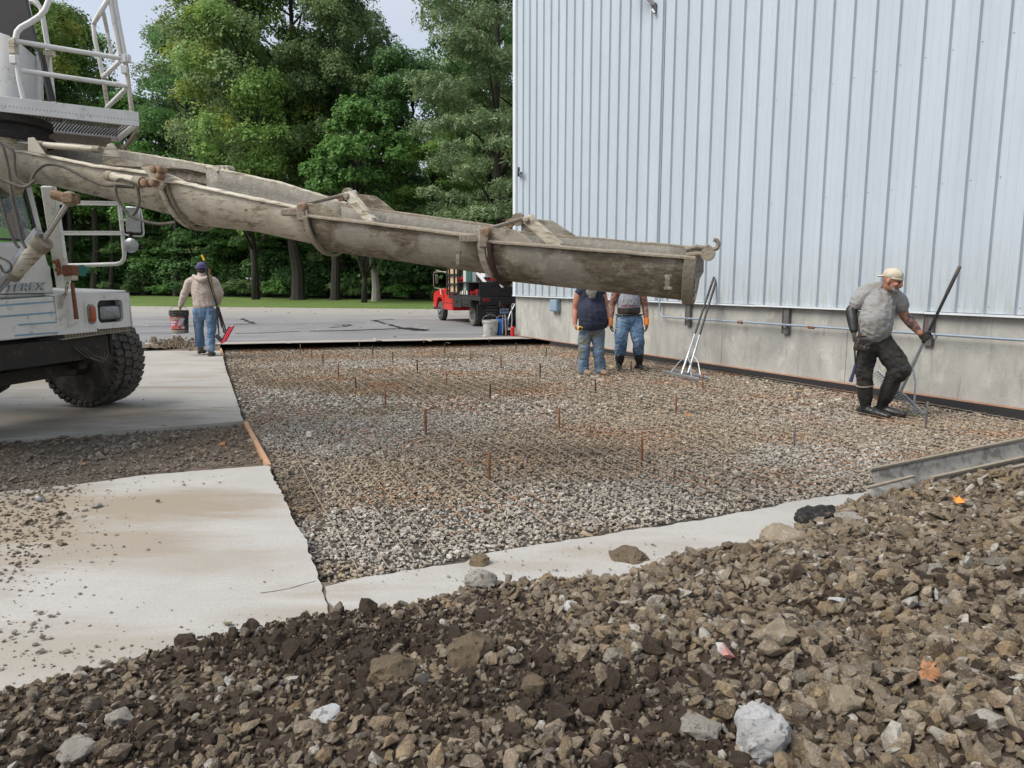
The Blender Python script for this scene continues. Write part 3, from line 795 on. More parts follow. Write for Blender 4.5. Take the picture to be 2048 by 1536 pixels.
def siding_mat():
    t = NT("white ribbed steel siding"); v = t.coord('Object')
    c = t.mix(t.ramp(t.noise(t.coord('Object', (1, 1, .12)), 1.6, 4, .6), .35, .65), (.435, .495, .54), (.395, .455, .505))
    c = t.mix(t.ramp(t.noise(t.coord('Object', (14, 14, .35)), 2.2, 5, .7), .55, .8, 0, .35), c, (.36, .40, .43))
    c = t.mix(t.ramp(t.noise(t.coord('Object', (1, 1, 1)), 9, 5, .8), .66, .78, 0, .5), c, (.33, .31, .27))
    sp = t.new('ShaderNodeSeparateXYZ'); t.link(t.world(), sp.inputs[0])
    c = t.mix(t.math('MULTIPLY', t.ramp(sp.outputs[2], 2.0, 1.08), t.ramp(t.noise(t.coord('Object', (9, 9, .8)), 2.5, 5, .7), .40, .70, 0, .7)), c, (.30, .29, .25))
    t.color(c); t.set(.42, 0); t.bump(t.noise(t.coord('Object', (1, 1, .3)), 2.2, 3, .55), .6, .05)
    return t.m
M['siding'] = siding_mat()
M['trim_white'] = pmat("white flashing", (.66, .70, .73), (.58, .62, .65), 3, .4, bump=.05)
def wall_conc():
    t = NT("cast foundation concrete"); v = t.world()
    c = t.mix(t.ramp(t.noise(t.world((1, 1, .55)), 1.4, 6, .68, .3), .36, .64), (.43, .425, .385), (.275, .275, .255))
    c = t.mix(t.ramp(t.noise(t.world((3, 3, .35)), 4.5, 6, .7), .55, .70, 0, .6), c, (.20, .195, .17))
    c = t.mix(t.ramp(t.noise(v, 3.0, 5, .7), .56, .66, 0, .55), c, (.52, .49, .43))
    c = t.mix(t.ramp(t.noise(v, 42, 2, .5), .68, .74, 0, .7), c, (.13, .12, .10))
    t.color(c); t.set(.88); t.bump(t.noise(v, 34, 5, .7), .35, .008)
    return t.m
M['wall_conc'] = wall_conc()
wh = empty("warehouse", C0, "white ribbed steel building on a bare concrete foundation wall", "building")
# inner core so the walls have depth
mb = MB()
q = [WP(0.03, 0, -.08), WP(LEN, 0, -.08), WP(LEN, 0, -16), WP(.03, 0, -16)]
mb.plate([V((p.x, p.y, ZF - .05)) for p in q], (0, 0, HGT - ZF))
mb.build("wall", M['siding'], wh)
mb = MB(); mb.plate([V((p.x, p.y, HGT + .02)) for p in [WP(-.15, 0, .15), WP(LEN, 0, .15), WP(LEN, 0, -16.1), WP(-.15, 0, -16.1)]], (0, 0, .35))
mb.build("roof", M['trim_white'], wh)
# foundation, cast in lengths with narrow joints
s = -.02; wids = [.26, 2.35, 2.4, 2.45, 2.4, 2.4, 2.4, 2.4, 2.4]
for w_ in wids:
    mb = MB(); a, b = s + .003, s + w_ - .003
    mb.plate([WP(a, -.35, -.045), WP(b, -.35, -.045), WP(b, -.35, -.3), WP(a, -.35, -.3)], (0, 0, ZF + .35))
    mb.build("foundation_wall", M['wall_conc'], wh, bevel=.004); s += w_
mb = MB(); mb.plate([WP(0, -.35, -.3), WP(0, -.35, -15), WP(.25, -.35, -15), WP(.25, -.35, -.3)], (0, 0, ZF + .35)); mb.build("foundation_wall", M['wall_conc'], wh)
mb = MB(); mb.plate([WP(.0, -.3, -.06), WP(LEN, -.3, -.06), WP(LEN, -.3, -.25), WP(.0, -.3, -.25)], (0, 0, ZF + .28)); mb.build("foundation_core", M['rust_dark'], wh)
# siding sheets: three ribs each
s_first = sb - math.floor(sb / PITCHR) * PITCHR
def sheet_profile(s0, nr, lap):
    pts = []
    for k in range(nr):
        c = s0 + k * PITCHR
        pts += [(c - .030, 0), (c - .020, .038), (c + .020, .038), (c + .030, 0)]
        for m in (PITCHR / 3, PITCHR * 2 / 3):
            pts += [(c + m - .014, 0), (c + m - .008, .0035), (c + m + .008, .0035), (c + m + .014, 0)]
    if lap: pts += [(s0 + nr * PITCHR - .032, .0)]
    return pts
k0 = 0; si = s_first - PITCHR
seam_s = WX(1331, 60)[0]; seam_done = False
while si < LEN - PITCHR:
    pts = [(a, b) for a, b in sheet_profile(si, 3, True) if a > -.01]
    zt = HGT; lift = .0015 * (k0 % 2)
    rings = [[WP(a, z, b + lift) for a, b in pts] for z in (ZF + .012, 3.1, 5.9, zt)]
    mb = MB(); mb.loft(rings, caps=False, close=False)
    mb.build("siding_panel", M['siding'], wh); si += 3 * PITCHR; k0 += 1
mb = MB(); mb.plate([WP(-.03, ZF, -.03), WP(-.03, ZF, .036), WP(.10, ZF, .036), WP(.10, ZF, .030), WP(-.024, ZF, .030), WP(-.024, ZF, -.03)], (0, 0, HGT - ZF)); mb.build("corner_trim", M['trim_white'], wh)
mb = MB()
for k in range(7):
    a, b = -.03 + k * 2.75, -.03 + (k + 1) * 2.75 - .004; dz = .004 * (k % 2)
    mb.plate([WP(a, ZF - .024 + dz, -.04), WP(b, ZF - .024 + dz, -.04), WP(b, ZF - .018 + dz, .055), WP(a, ZF - .018 + dz, .055)], (0, 0, .026))
mb.build("base_flashing", M['trim_white'], wh)
mb = MB()                                       # the dark lap joint beside the eighth sheet
mb.plate([WP(seam_s - .004, ZF + .01, .006), WP(seam_s + .004, ZF + .01, .006), WP(seam_s + .004, ZF + .01, .009), WP(seam_s - .004, ZF + .01, .009)], (0, 0, HGT - ZF)); mb.build("lap_joint", M['black'], wh)
mb = MB()                                       # screw heads in rows
for z in (ZF + .09, 2.6, 4.1, 5.6, 7.1):
    k = 0; ss = s_first
    while ss < 13:
        p = WP(ss + .055, z, .0); mb.lathe([(0, .007), (.006, .007), (.009, .003)], p, WN, 6); ss += PITCHR
mb.build("screw_head", M['galv'], wh)['kind'] = 'stuff'
# short steel posts under the siding with the conduit strapped across them
def post_at(px):
    s_, _ = WX(px, 640); mb = MB()
    mb.bar(WP(s_ - .055, ZF - .03, -.015), WP(s_ - .055, ZF - .40, -.015), .012, .07, WN); mb.bar(WP(s_ + .055, ZF - .03, -.015), WP(s_ + .055, ZF - .40, -.015), .012, .07, WN)
    mb.bar(WP(s_, ZF - .03, -.0), WP(s_, ZF - .405, -.0), .105, .014, WN)
    mb.build("post", M['steel_bracket'], wh)
for px in (1376, 1572, 1858): post_at(px)
# conduit: drops from the siding, bends and runs to the right
s0, z0 = WX(1311, 600); pts = []
zc = WX(1600, 653, .06)[1]
zc2 = WX(2040, 676, .06)[1]
sB, _ = WX(1320, 633, .06)
pts = [WP(sB - .03, ZF + .45, .045), WP(sB - .03, ZF - .02, .05), WP(sB - .03, zc + .16, .05)]
for a in range(1, 6):
    th = a / 5 * PI / 2; pts.append(WP(sB - .03 + .14 * (1 - math.cos(th)), zc + .14 - .14 * math.sin(th), .052))
for k in range(1, 14): pts.append(WP(sB + .2 + k * .9, zc + (zc2 - zc) * k / 13, .055))
mb = MB(); mb.tube(pts, .0165, 8)
cd = mb.build("conduit", M['conduit'], None, smooth=True, angle=60); tag(cd, "thin grey conduit dropping from the siding and running along the concrete wall", "conduit")
for px, m_ in ((1480, 'rust'), (1622, 'rust')):
    s_, z_ = WX(px, 650, .06); mb = MB(); mb.tube([WP(s_ - .05, zc, .055), WP(s_ + .05, zc, .055)], .024, 8); mb.build("coupling", M[m_], cd, smooth=True)
for px in (1376, 1483, 1572, 1875):
    s_, z_ = WX(px, 650, .06); mb = MB(); mb.bar(WP(s_ - .02, zc - .03, .05), WP(s_ - .02, zc + .03, .05), .02, .05, WN); mb.build("strap", M['galv'], cd)
# meter box near the far corner, drain hole, small pipe brackets on the siding
s_, z_ = WX(1111, 611)
mb = MB(); mb.plate([WP(s_ - .16, z_ - .135, -.04), WP(s_ + .16, z_ - .135, -.04), WP(s_ + .16, z_ - .135, .06), WP(s_ - .16, z_ - .135, .06)], (0, 0, .27))
bx = mb.build("electrical_box", M['box_blue'], bevel=.008); tag(bx, "small blue grey metal box on the concrete wall near the far corner", "electrical box")
mb = MB(); mb.plate([WP(s_ - .14, z_ - .115, .061), WP(s_ + .14, z_ - .115, .061), WP(s_ + .14, z_ - .115, .07), WP(s_ - .14, z_ - .115, .07)], (0, 0, .23)); mb.build("lid", M['box_blue'], bx, bevel=.003)
mb = MB(); mb.tube([WP(s_ + .12, z_ - .16, .01), WP(s_ + .12, z_ - .13, .01)], .02); mb.build("conduit_stub", M['galv'], bx)
s_, z_ = WX(1046, 345)
mb = MB(); mb.bar(WP(s_ - .14, z_ - .06, .05), WP(s_ + .16, z_ + .07, .20), .05, .05); mb.bar(WP(s_, z_ - .02, .0), WP(s_, z_ - .02, .14), .05, .05)
o = mb.build("wall_bracket", M['black']); tag(o, "small dark metal bracket sticking out of the siding near the building corner", "bracket")
mb = MB(); mb.tube([WP(s_ - .05, z_ - .10, .05), WP(s_ + .14, z_ - .02, .17)], .02); mb.build("pipe_end", M['galv'], o)
s_, z_ = WX(1314, 12)
mb = MB(); mb.bar(WP(s_ - .02, z_ + .02, .03), WP(s_ - .55, z_ + .55, .35), .07, .05); mb.bar(WP(s_ - .02, z_ + .05, .03), WP(s_ - .02, z_ - .12, .03), .06, .04)
o = mb.build("light_bracket", M['steel_bracket']); tag(o, "grey steel arm bracket high on the siding at the top edge of view", "bracket")
mb = MB(); mb.tube([WP(s_ - .04, z_ - .06, .07), WP(s_ + .03, z_ - .14, .07)], .022); mb.build("hook", M['galv'], o)
# black expansion board at the foot of the wall
mb = MB(); rings = []
for i in range(61):
    s_ = -.35 + i * .28; h = .118 + .006 * noise.noise(V((s_ * .7, 0, 0))); o_ = .012 * noise.noise(V((s_ * .5, 5, 0)))
    rings.append([WP(s_, BED - .08, .0), WP(s_, BED - .08, .035 + o_), WP(s_, BED + h, .022 + o_), WP(s_, BED + h, -.02)])
mb.loft(rings); ob = mb.build("joint_board", M['joint_black'])
tag(ob, "long black expansion joint strip along the foot of the concrete wall", "joint strip")
mb = MB(); rings = []
for i in range(61):
    s_ = -.3 + i * .28; h = .118 + .006 * noise.noise(V((s_ * .7, 0, 0)))
    rings.append([WP(s_, BED + h + .001, -.045), WP(s_, BED + h + .001, .02), WP(s_, BED + h + .012, -.03), WP(s_, BED + h + .012, -.045)])
mb.loft(rings); mb.build("rust_line", pmat("rusty residue", (.24, .11, .06), (.30, .20, .14), 9, .95), ob)

# ================================================================== TREES
def leaf_mat(name, a, b, yellow=(.22, .22, .03), yl=.72, trans=.42):
    t = NT(name)
    g = t.new("ShaderNodeNewGeometry"); oi = t.new("ShaderNodeObjectInfo")
    c = t.mix(g.outputs['Random Per Island'], a, b)
    v = t.coord('Object')
    n1 = t.noise(v, .45, 3, .6)
    c = t.mix(t.ramp(n1, .35, .65, 0, .6), c, tuple(x * .55 for x in a))
    c = t.mix(t.ramp(t.noise(t.coord('Object'), .28, 2, .5), yl - .06, yl, 0, .7), c, yellow)
    c = t.mix(1.0, c, t.ramp(oi.outputs['Random'], 0, 1, .75, 1.25), 'MULTIPLY')
    t.color(c); t.set(.55, 0, .3)
    tr = t.new("ShaderNodeBsdfTranslucent"); t.link(c, tr.inputs[0])
    mx = t.new("ShaderNodeMixShader"); mx.inputs[0].default_value = trans
    t.link(t.b.outputs[0], mx.inputs[1]); t.link(tr.outputs[0], mx.inputs[2]); t.link(mx.outputs[0], t.out.inputs[0])
    return t.m
M['leaf_oak'] = leaf_mat("grey green leaves", (0.196, 0.295, 0.118), (0.380, 0.505, 0.223), (.30, .31, .06), .68)
M['leaf_maple'] = leaf_mat("bright maple leaves", (0.138, 0.290, 0.075), (0.282, 0.524, 0.144), (.20, .24, .04), .75)
M['leaf_dark'] = leaf_mat("deep green leaves", (0.088, 0.188, 0.064), (0.187, 0.335, 0.115), (.20, .17, .03), .70)
M['leaf_yellow'] = leaf_mat("yellow green leaves", (0.204, 0.365, 0.095), (0.385, 0.559, 0.155), (.34, .33, .05), .66)
M['needle'] = leaf_mat("pine needles", (0.181, 0.275, 0.125), (0.350, 0.454, 0.226), (.20, .25, .08), .8, .25)
M['bark'] = pmat("grey bark", (.055, .048, .038), (.026, .023, .018), 5, .95, bump=.9, bscale=8, bdist=.05, stretch=(4, 4, .6))
M['bark_pale'] = pmat("pale dead bark", (.34, .32, .28), (.22, .20, .17), 5, .95, bump=.7, bscale=8, bdist=.04, stretch=(4, 4, .6))

def leaves(rng, centers, radii, per, size, flat=.6, droop=0., slim=.7):
    """leaf quads on the upper shells of flattened clumps"""
    C = []; N_ = []
    tot = 0; out = []
    for (c, r, k) in zip(centers, radii, per):
        d = rng.normal(size=(k, 3)); d /= np.linalg.norm(d, axis=1)[:, None]
        d[:, 2] = np.where(d[:, 2] < -.25, -d[:, 2], d[:, 2])
        rad = rng.uniform(.55, 1.05, (k, 1)) ** .6
        # ragged outline: the clump's edge goes in and out
        wob = 1 + .35 * np.sin(d[:, 0:1] * 5 + c[0]) * np.cos(d[:, 1:2] * 6 + c[1] * 2)
        p = c + d * rad * wob * np.array([r, r, r * flat])
        nrm = d * .6 + np.array([0, 0, .55]) + rng.normal(0, .45, (k, 3))
        C.append(p); N_.append(nrm)
    P = np.concatenate(C); N = np.concatenate(N_); N /= np.linalg.norm(N, axis=1)[:, None]
    k = len(P)
    a = rng.normal(size=(k, 3)); a -= N * (a * N).sum(1)[:, None]; a /= np.linalg.norm(a, axis=1)[:, None]
    a[:, 2] -= droop; a /= np.linalg.norm(a, axis=1)[:, None]
    b = np.cross(N, a)
    s = size * rng.uniform(.6, 1.3, (k, 1))
    q = np.stack([P - a * s * .5, P + b * s * slim * .5 - a * s * .05, P + a * s * .55, P - b * s * slim * .5 - a * s * .05], 1)
    return q.reshape(-1, 3)
def crown_mesh(name, seed, H, base, R_, nclump, nleaf, size, mat, shape='round', flat=.6, slim=.7):
    rng = np.random.default_rng(seed)
    cs, rs = [], []
    for i in range(nclump):
        u = rng.random() ** .8
        z = base + (H - base) * u
        if shape == 'round': env = R_ * (math.sin(PI * min(1, (u * .86 + .10))) ** .65)
        elif shape == 'cone': env = R_ * (1.02 - u) ** .75
        else: env = R_ * (1 - .35 * u)
        a = rng.random() * 2 * PI; rr_ = env * rng.uniform(.25, 1.0) ** .55
        cs.append(np.array([math.cos(a) * rr_, math.sin(a) * rr_, z + rng.normal(0, .3)]))
        rs.append(R_ * rng.uniform(.16, .33) * (1 if shape != 'cone' else .8))
    w = np.array(rs) ** 1.6; per = np.maximum(20, (nleaf * 1.35 * w / w.sum())).astype(int)
    vs = leaves(rng, cs, rs, per, size * .80, min(.85, flat * 1.3), slim=slim)
    n = len(vs) // 4; fs = np.arange(4 * n).reshape(n, 4)
    me = bpy.data.meshes.new(name)
    me.vertices.add(4 * n); me.vertices.foreach_set("co", vs.astype(np.float32).ravel())
    me.loops.add(4 * n); me.loops.foreach_set("vertex_index", fs.astype(np.int32).ravel())
    me.polygons.add(n); me.polygons.foreach_set("loop_start", np.arange(0, 4 * n, 4, dtype=np.int32)); me.update(calc_edges=True)
    me.materials.append(mat)
    # trunk and limbs
    mb = MB(); rr = random.Random(seed); r0 = .0085 * H + .06
    bend = [V((rr.uniform(-.3, .3) * z / H * 2, rr.uniform(-.3, .3) * z / H * 2, z)) for z in np.linspace(0, H * .9, 9)]
    bend[0] = V((0, 0, -.3)); radii = [r0 * 1.35, r0 * .95] + [r0 * (1 - k / 9) + .03 for k in range(2, 9)]
    mb.tube(bend, radii, 9)
    for c, r_ in list(zip(cs, rs))[::max(1, nclump // 26)]:
        c = V(c); t_ = max(.12, min(.9, (c.z - 1.5 - rr.random() * 2) / H)); k = t_ / .9 * 8; i = int(min(7, k)); p0 = bend[i].lerp(bend[i + 1], k - i)
        mid = p0.lerp(c, .5) + V((0, 0, .4)); r1 = .09 * (1 - t_) * r0 * 5 + .025
        mb.tube([p0, mid, c], [r1, r1 * .6, .02], 5)
    me2 = bpy.data.meshes.new(name + "_trunk"); me2.from_pydata([tuple(p) for p in mb.v], [], mb.f); me2.shade_smooth()
    return me, me2
KIND = {}
KIND['oak'] = [crown_mesh("crown", 1, 27, 4.4, 6.2, 95, 44000, .27, M['leaf_oak']), crown_mesh("crown", 2, 24, 3.2, 5.6, 80, 36000, .26, M['leaf_oak'])]
KIND['dark'] = [crown_mesh("crown", 3, 21, 2.2, 5.0, 75, 30000, .26, M['leaf_dark']), crown_mesh("crown", 4, 18, 2.0, 4.4, 60, 26000, .26, M['leaf_dark'])]
KIND['maple'] = [crown_mesh("crown", 5, 10.5, 3.2, 3.1, 46, 22000, .23, M['leaf_maple'], slim=.95), crown_mesh("crown", 15, 17, 2.4, 4.2, 60, 26000, .25, M['leaf_maple'], slim=.95)]
KIND['yellow'] = [crown_mesh("crown", 6, 20, 4.2, 4.6, 66, 28000, .25, M['leaf_yellow'])]
KIND['pine'] = [crown_mesh("crown", 7, 26, 4.2, 4.8, 150, 75000, .34, M['needle'], 'col', .42, .24)]
for k in KIND:
    for me, me2 in KIND[k]: me2.materials.append(M['bark'])
def tree(name, kind, var, px, depth, label, sc=1., szz=1., rot=None, group=None, bark=None):
    me, me2 = KIND[kind][var]
    p = D(px, 600, depth); loc = (p.x, depth, .22)
    e = empty(name, loc, label, "tree", group)
    rot = random.uniform(0, 6.28) if rot is None else rot
    for nm, m in (("crown", me), ("trunk", me2)):
        o = bpy.data.objects.new(nm, m); COL.objects.link(o); o.parent = e; o.rotation_euler = (0, 0, rot); o.scale = (sc, sc, sc * szz)
    return e
g1 = "broadleaf trees along the edge of the wood"
tree("oak_tree", 'oak', 0, 598, 50.5, "tallest grey green tree rising behind the middle of the mixer chute", 1.0, 1.05, .4, g1)
tree("oak_tree", 'oak', 1, 530, 52, "grey green tree directly above the man with the bucket", 1.0, 1.08, 2.2, g1)
tree("oak_tree", 'yellow', 0, 512, 48, "yellowish tree above the chute's second joint", .95, 1.1, 1.2, g1)
tree("oak_tree", 'oak', 1, 690, 49, "grey green tree left of the pale dead trunk, leaning crown reaching the top of view", .70, 1.2, 4.0, g1)
tree("maple_tree", 'maple', 1, 745, 52, "mid green tree below the right hand gap of sky", .95, 1.0, .9, g1)
tree("maple_tree", 'maple', 0, 728, 42.5, "small bright green maple in front of the wood, above the chute's lever", 1.0, 1., 5.1, g1)
tree("oak_tree", 'dark', 0, 400, 56, "dark green tree just right of the truck's rails", .9, 1.0, 3.3, g1)
tree("maple_tree", 'maple', 1, 300, 60, "mid green tree under the left hand gap of sky", 1.05, .86, 2.5, g1)
tree("oak_tree", 'yellow', 0, 150, 62, "yellow green tree seen through the truck's upper handrails", 1.15, 1.0, .3, g1)
tree("oak_tree", 'yellow', 0, 85, 58, "yellow green tree beside the truck's white hopper", 1.2, 1.1, 3.9, g1)
tree("oak_tree", 'dark', 1, 20, 60, "dark tree glimpsed behind the truck's hopper at the left edge", 1.2, 1.2, 1.9, g1)
tree("oak_tree", 'dark', 1, 822, 48, "dark slender tree between the small maple and the pine", .85, .98, 4.4, g1)
tree("oak_tree", 'yellow', 0, 868, 46, "thin tree with yellowing leaves behind the red truck", .62, .80, 4.4, g1)
tree("oak_tree", 'dark', 0, 985, 58, "tall dark tree right of the sky gap behind the pine", 1.05, 1.35, .4, g1)
tree("pine_tree", 'pine', 0, 1000, 40.5, "pale green white pine beside the building corner", .90, 1.0, .6)
tree("pine_tree", 'pine', 0, 1062, 44, "white pine mostly hidden behind the building corner", 1.0, 1.05, 2.6)
for i in range(34):                     # deeper rows, filling the wood
    px = -420 + i * 47 + random.uniform(-15, 15); row = i % 3
    dep = (66, 74, 84)[row] + random.uniform(-2, 2); cxp = 1.0
    hz = 1.15 if not (190 < px < 380 or 740 < px < 900) else .56
    kd, vr = [('dark', 0), ('dark', 1), ('oak', 1), ('maple', 1)][i % 4]
    tree("forest_tree", kd, vr, px, dep, "dark tree standing deep in the wood behind the front row", 1.05, hz * (.78 if kd == 'oak' else .95), None, "trees deep in the wood")
for i, (x, y) in enumerate([(-62, 70), (-70, 62), (-56, 78), (14, 48), (22, 44), (32, 46), (42, 42), (52, 50)]):
    kd = ['dark', 'oak', 'maple'][i % 3]; me, me2 = KIND[kd][0 if kd != 'maple' else 1]
    e = empty("forest_tree", (x, y, .2), "dark tree standing deep in the wood behind the front row", "tree", "trees deep in the wood")
    for nm, m in (("crown", me), ("trunk", me2)):
        o = bpy.data.objects.new(nm, m); COL.objects.link(o); o.parent = e; o.rotation_euler = (0, 0, i)
# bare trunks of the wood's edge: dead forked trunk, and slender stems
e = empty("dead_tree", G(752, 600, .15), "pale bare forked trunk standing at the lawn's edge below the chute", "dead tree")
b0 = D(752, 602, 44); mb = MB()
mb.tube([D(752, 604, 44), D(752, 575, 44), D(750, 552, 44), D(746, 535, 44), D(740, 512, 44), D(735, 480, 44)], [.30, .24, .22, .17, .12, .05], 9)
mb.build("trunk", M['bark_pale'], e, smooth=True)
mb = MB(); mb.tube([D(750, 552, 44), D(757, 537, 44), D(763, 520, 44), D(766, 490, 44)], [.2, .15, .12, .05], 9); mb.build("limb", M['bark_pale'], e, smooth=True)
def trunk(px, w, dep, top, lean, label, pale=False):
    a = D(px, 560 + 1.3 / dep * FPX, dep); b = D(px + lean, top, dep); r_ = w / 2 / FPX * dep
    e = empty("tree_trunk", a, label, "tree")
    mb = MB(); mb.tube([a - V((0, 0, .3)), a + V((0, 0, .35)), a.lerp(b, .35) + V((.12, 0, 0)), a.lerp(b, .7) - V((.08, 0, 0)), b], [r_ * 1.7, r_ * 1.15, r_, r_ * .8, r_ * .5], 9)
    mb.build("trunk", M['bark_pale'] if pale else M['bark'], e, smooth=True)
    k = a.lerp(b, .75); mb = MB(); mb.tube([k, k + V((.5, 0, 1.0)), k + V((.9, .2, 2.4))], [r_ * .5, r_ * .35, .02], 6); mb.build("limb", M['bark'], e, smooth=True)
trunk(597, 24, 47, 430, -14, "thick grey trunk right under the chute's second joint")
trunk(671, 17, 46, 380, -8, "leaning grey trunk left of the pale forked trunk")
trunk(820, 12, 47, 430, 0, "straight grey trunk halfway between the pale forked trunk and the red truck")
trunk(871, 13, 46, 300, 2, "grey trunk rising above the chute left of the pine, yellow leaves round it")
trunk(655, 9, 50, 420, 4, "thin dark trunk just left of the leaning grey trunk")
0 and trunk(560, 8, 50, 400, 2, "thin trunk left of the thick grey trunk")
trunk(795, 6, 50, 420, -3, "thinnest trunk left of the straight grey trunk"); 0 and trunk(840, 7, 50, 420, 3, "thin trunk close behind the red truck's front")
0 and trunk(480, 9, 52, 400, 3, "thin trunk right of the man with the bucket"); trunk(525, 11, 54, 400, -3, "dark trunk midway between the man with the bucket and the thick grey trunk")
trunk(352, 9, 56, 380, 2, "thin trunk left of the man with the bucket"); trunk(288, 10, 58, 350, -3, "trunk just right of the truck's convex mirror"); trunk(188, 12, 58, 330, 3, "trunk seen through the truck's step frame"); trunk(140, 9, 58, 330, 0, "trunk behind the left side of the truck's step frame"); trunk(222, 8, 58, 330, 2, "thin trunk behind the right side of the truck's step frame")
0 and trunk(440, 7, 55, 420, 1, "thin trunk behind the shovel handles"); trunk(712, 8, 50, 420, 3, "dark trunk between the leaning trunk and the pale forked trunk"); 0 and trunk(775, 8, 48, 430, -2, "trunk immediately right of the pale forked trunk")
# shrubs of the wood's edge
def shrub_mesh(seed, mat, W=1.5, Hh=1.6, n=3400, size=.16):
    rng = np.random.default_rng(seed); cs = [np.array([rng.normal(0, W * .4), rng.normal(0, W * .3), rng.uniform(.25, 1) * Hh]) for _ in range(12)]; rs = rng.uniform(.35, .75, 12) * W * .6
    vs = leaves(rng, cs, rs, [n // 12] * 12, size, .75); k = len(vs) // 4
    o = mesh_np("x", vs, np.arange(4 * k).reshape(k, 4), mat); me = o.data; bpy.data.objects.remove(o); return me
SH = [shrub_mesh(60, M['leaf_maple']), shrub_mesh(61, M['leaf_dark']), shrub_mesh(62, M['leaf_oak'], 1.8, 1.3), shrub_mesh(63, M['leaf_dark'], 1.9, 2.6, 4200)]
def edge_y(x): return float(np.interp(x, [q[0] for q in LW], [q[1] for q in LW]))
for i in range(62):
    px = -150 + i * 20 + random.uniform(-9, 9)
    dep = 50
    for _ in range(4): dep = edge_y(D(px, 600, dep).x)
    back = (i % 3) * 1.6; p = D(px, 600, dep + .9 + back)
    o = bpy.data.objects.new("shrub", SH[(i * 7) % 4]); COL.objects.link(o)
    s_ = random.uniform(.55, 1.05) * (1 + .25 * (i % 3)); o.location = (p.x, dep + .9 + back, .2); o.rotation_euler = (0, 0, random.uniform(0, 6.3)); o.scale = (s_, s_, s_ * random.uniform(.6, 1.0))
    tag(o, "low leafy green shrub in the undergrowth along the back of the lawn", "shrub", "undergrowth shrubs behind the lawn")
# understory: tall dark saplings filling below the crowns
for i in range(70):
    px = -200 + i * 18.5 + random.uniform(-10, 10)
    dep = 50
    for _ in range(4): dep = edge_y(D(px, 600, dep).x)
    dep += 2.5 + (i % 4) * 3.5; p = D(px, 600, dep)
    o = bpy.data.objects.new("understory_tree", SH[(3, 0, 3, 1)[i % 4]]); COL.objects.link(o)
    s_ = random.uniform(1.1, 1.8); o.location = (p.x, dep, (.2, 2.2, .8, 3.4)[(i * 3) % 4] + random.uniform(-.2, .5)); o.rotation_euler = (0, 0, random.uniform(0, 6.3)); o.scale = (s_, s_, s_)
    tag(o, "dark leafy young tree in the shade between the trunks of the wood", "young tree", "young trees in the shade of the wood")
for i in range(46):
    px = 60 + i * 20 + random.uniform(-8, 8); dep = 50
    for _ in range(4): dep = edge_y(D(px, 600, dep).x)
    dep += 1.2 + (i % 3) * 1.1; p = D(px, 600, dep); o = bpy.data.objects.new("leafy_branch", SH[(1, 3, 0, 1, 2)[i % 5]]); COL.objects.link(o)
    s_ = random.uniform(.8, 1.4); o.location = (p.x, dep, random.uniform(2.0, 4.6)); o.rotation_euler = (0, 0, random.uniform(0, 6.3)); o.scale = (s_ * 1.3, s_, s_ * .7)
    tag(o, "low hanging leafy branch at the face of the wood above the lawn", "branch", "low branches along the face of the wood")
# far mass of the wood, reads as one dark wall of leaves
rng = np.random.default_rng(90); n = 26000
cs = [np.array([rng.uniform(-110, 70), rng.uniform(92, 112), rng.uniform(0, 15)]) for _ in range(420)]
vs = leaves(rng, cs, [3.2] * 420, [62] * 420, 1.0, .8); k = len(vs) // 4
o = mesh_np("far_wood", vs, np.arange(4 * k).reshape(k, 4), M['leaf_dark']); tag(o, kind='stuff')
# fallen leaves on the asphalt, pale specks
n = 900; Xf = RNG.uniform(-26, 12, n); Yf = RNG.uniform(16, 39, n) ** 1.0; Yf = np.where(RNG.random(n) < .6, RNG.uniform(31, 40, n), Yf)
rng = np.random.default_rng(5); P = np.stack([Xf, Yf, np.full(n, AZ + .012)], 1); s_ = rng.uniform(.03, .08, (n, 1)); a_ = rng.uniform(0, 6.3, n)
ax = np.stack([np.cos(a_), np.sin(a_), rng.uniform(-.3, .3, n)], 1) * s_; bx_ = np.stack([-np.sin(a_), np.cos(a_), rng.uniform(-.3, .3, n)], 1) * s_
vs = np.stack([P - ax, P - bx_ * .6, P + ax, P + bx_ * .6], 1).reshape(-1, 3); vs[:, 2] = np.maximum(vs[:, 2], AZ + .002)
o = mesh_np("fallen_leaves", vs, np.arange(4 * n).reshape(n, 4), pmat("dry pale leaves", (.42, .34, .20), (.50, .44, .32), 1.5, .9, bump=0)); tag(o, kind='stuff')
# ================================================================== FRONT DISCHARGE MIXER TRUCK
troot = G(150, 812, 0)
truck = empty("mixer_truck", troot, "white front discharge concrete mixer truck at the left with rusty chute, rails and blue stripes", "mixer truck")
TA = (D(262, 620, 7.75) - D(0, 640, 6.2)); TA.z = 0; TA.normalize()       # across the truck, near -> far
TB = V((TA.y, -TA.x, 0))                                                  # forwards (towards +x)
FPT = D(262, 620, 7.75)
def FT(px, py, out=0.):         # pixel -> point on the truck's front plane moved forwards by out
    r = ray(px, py); p0 = FPT + TB * out; k = (p0 - CAM).dot(TB) / r.dot(TB); return CAM + r * k
def FU(u, z, out=0.): return V((FPT.x, FPT.y, 0)) + TA * u + TB * out + V((0, 0, z))
def UZ(px, py, out=0.):
    p = FT(px, py, out); return (p - V((FPT.x, FPT.y, 0)) - TB * out).dot(TA), p.z
SW = M['steel_white']
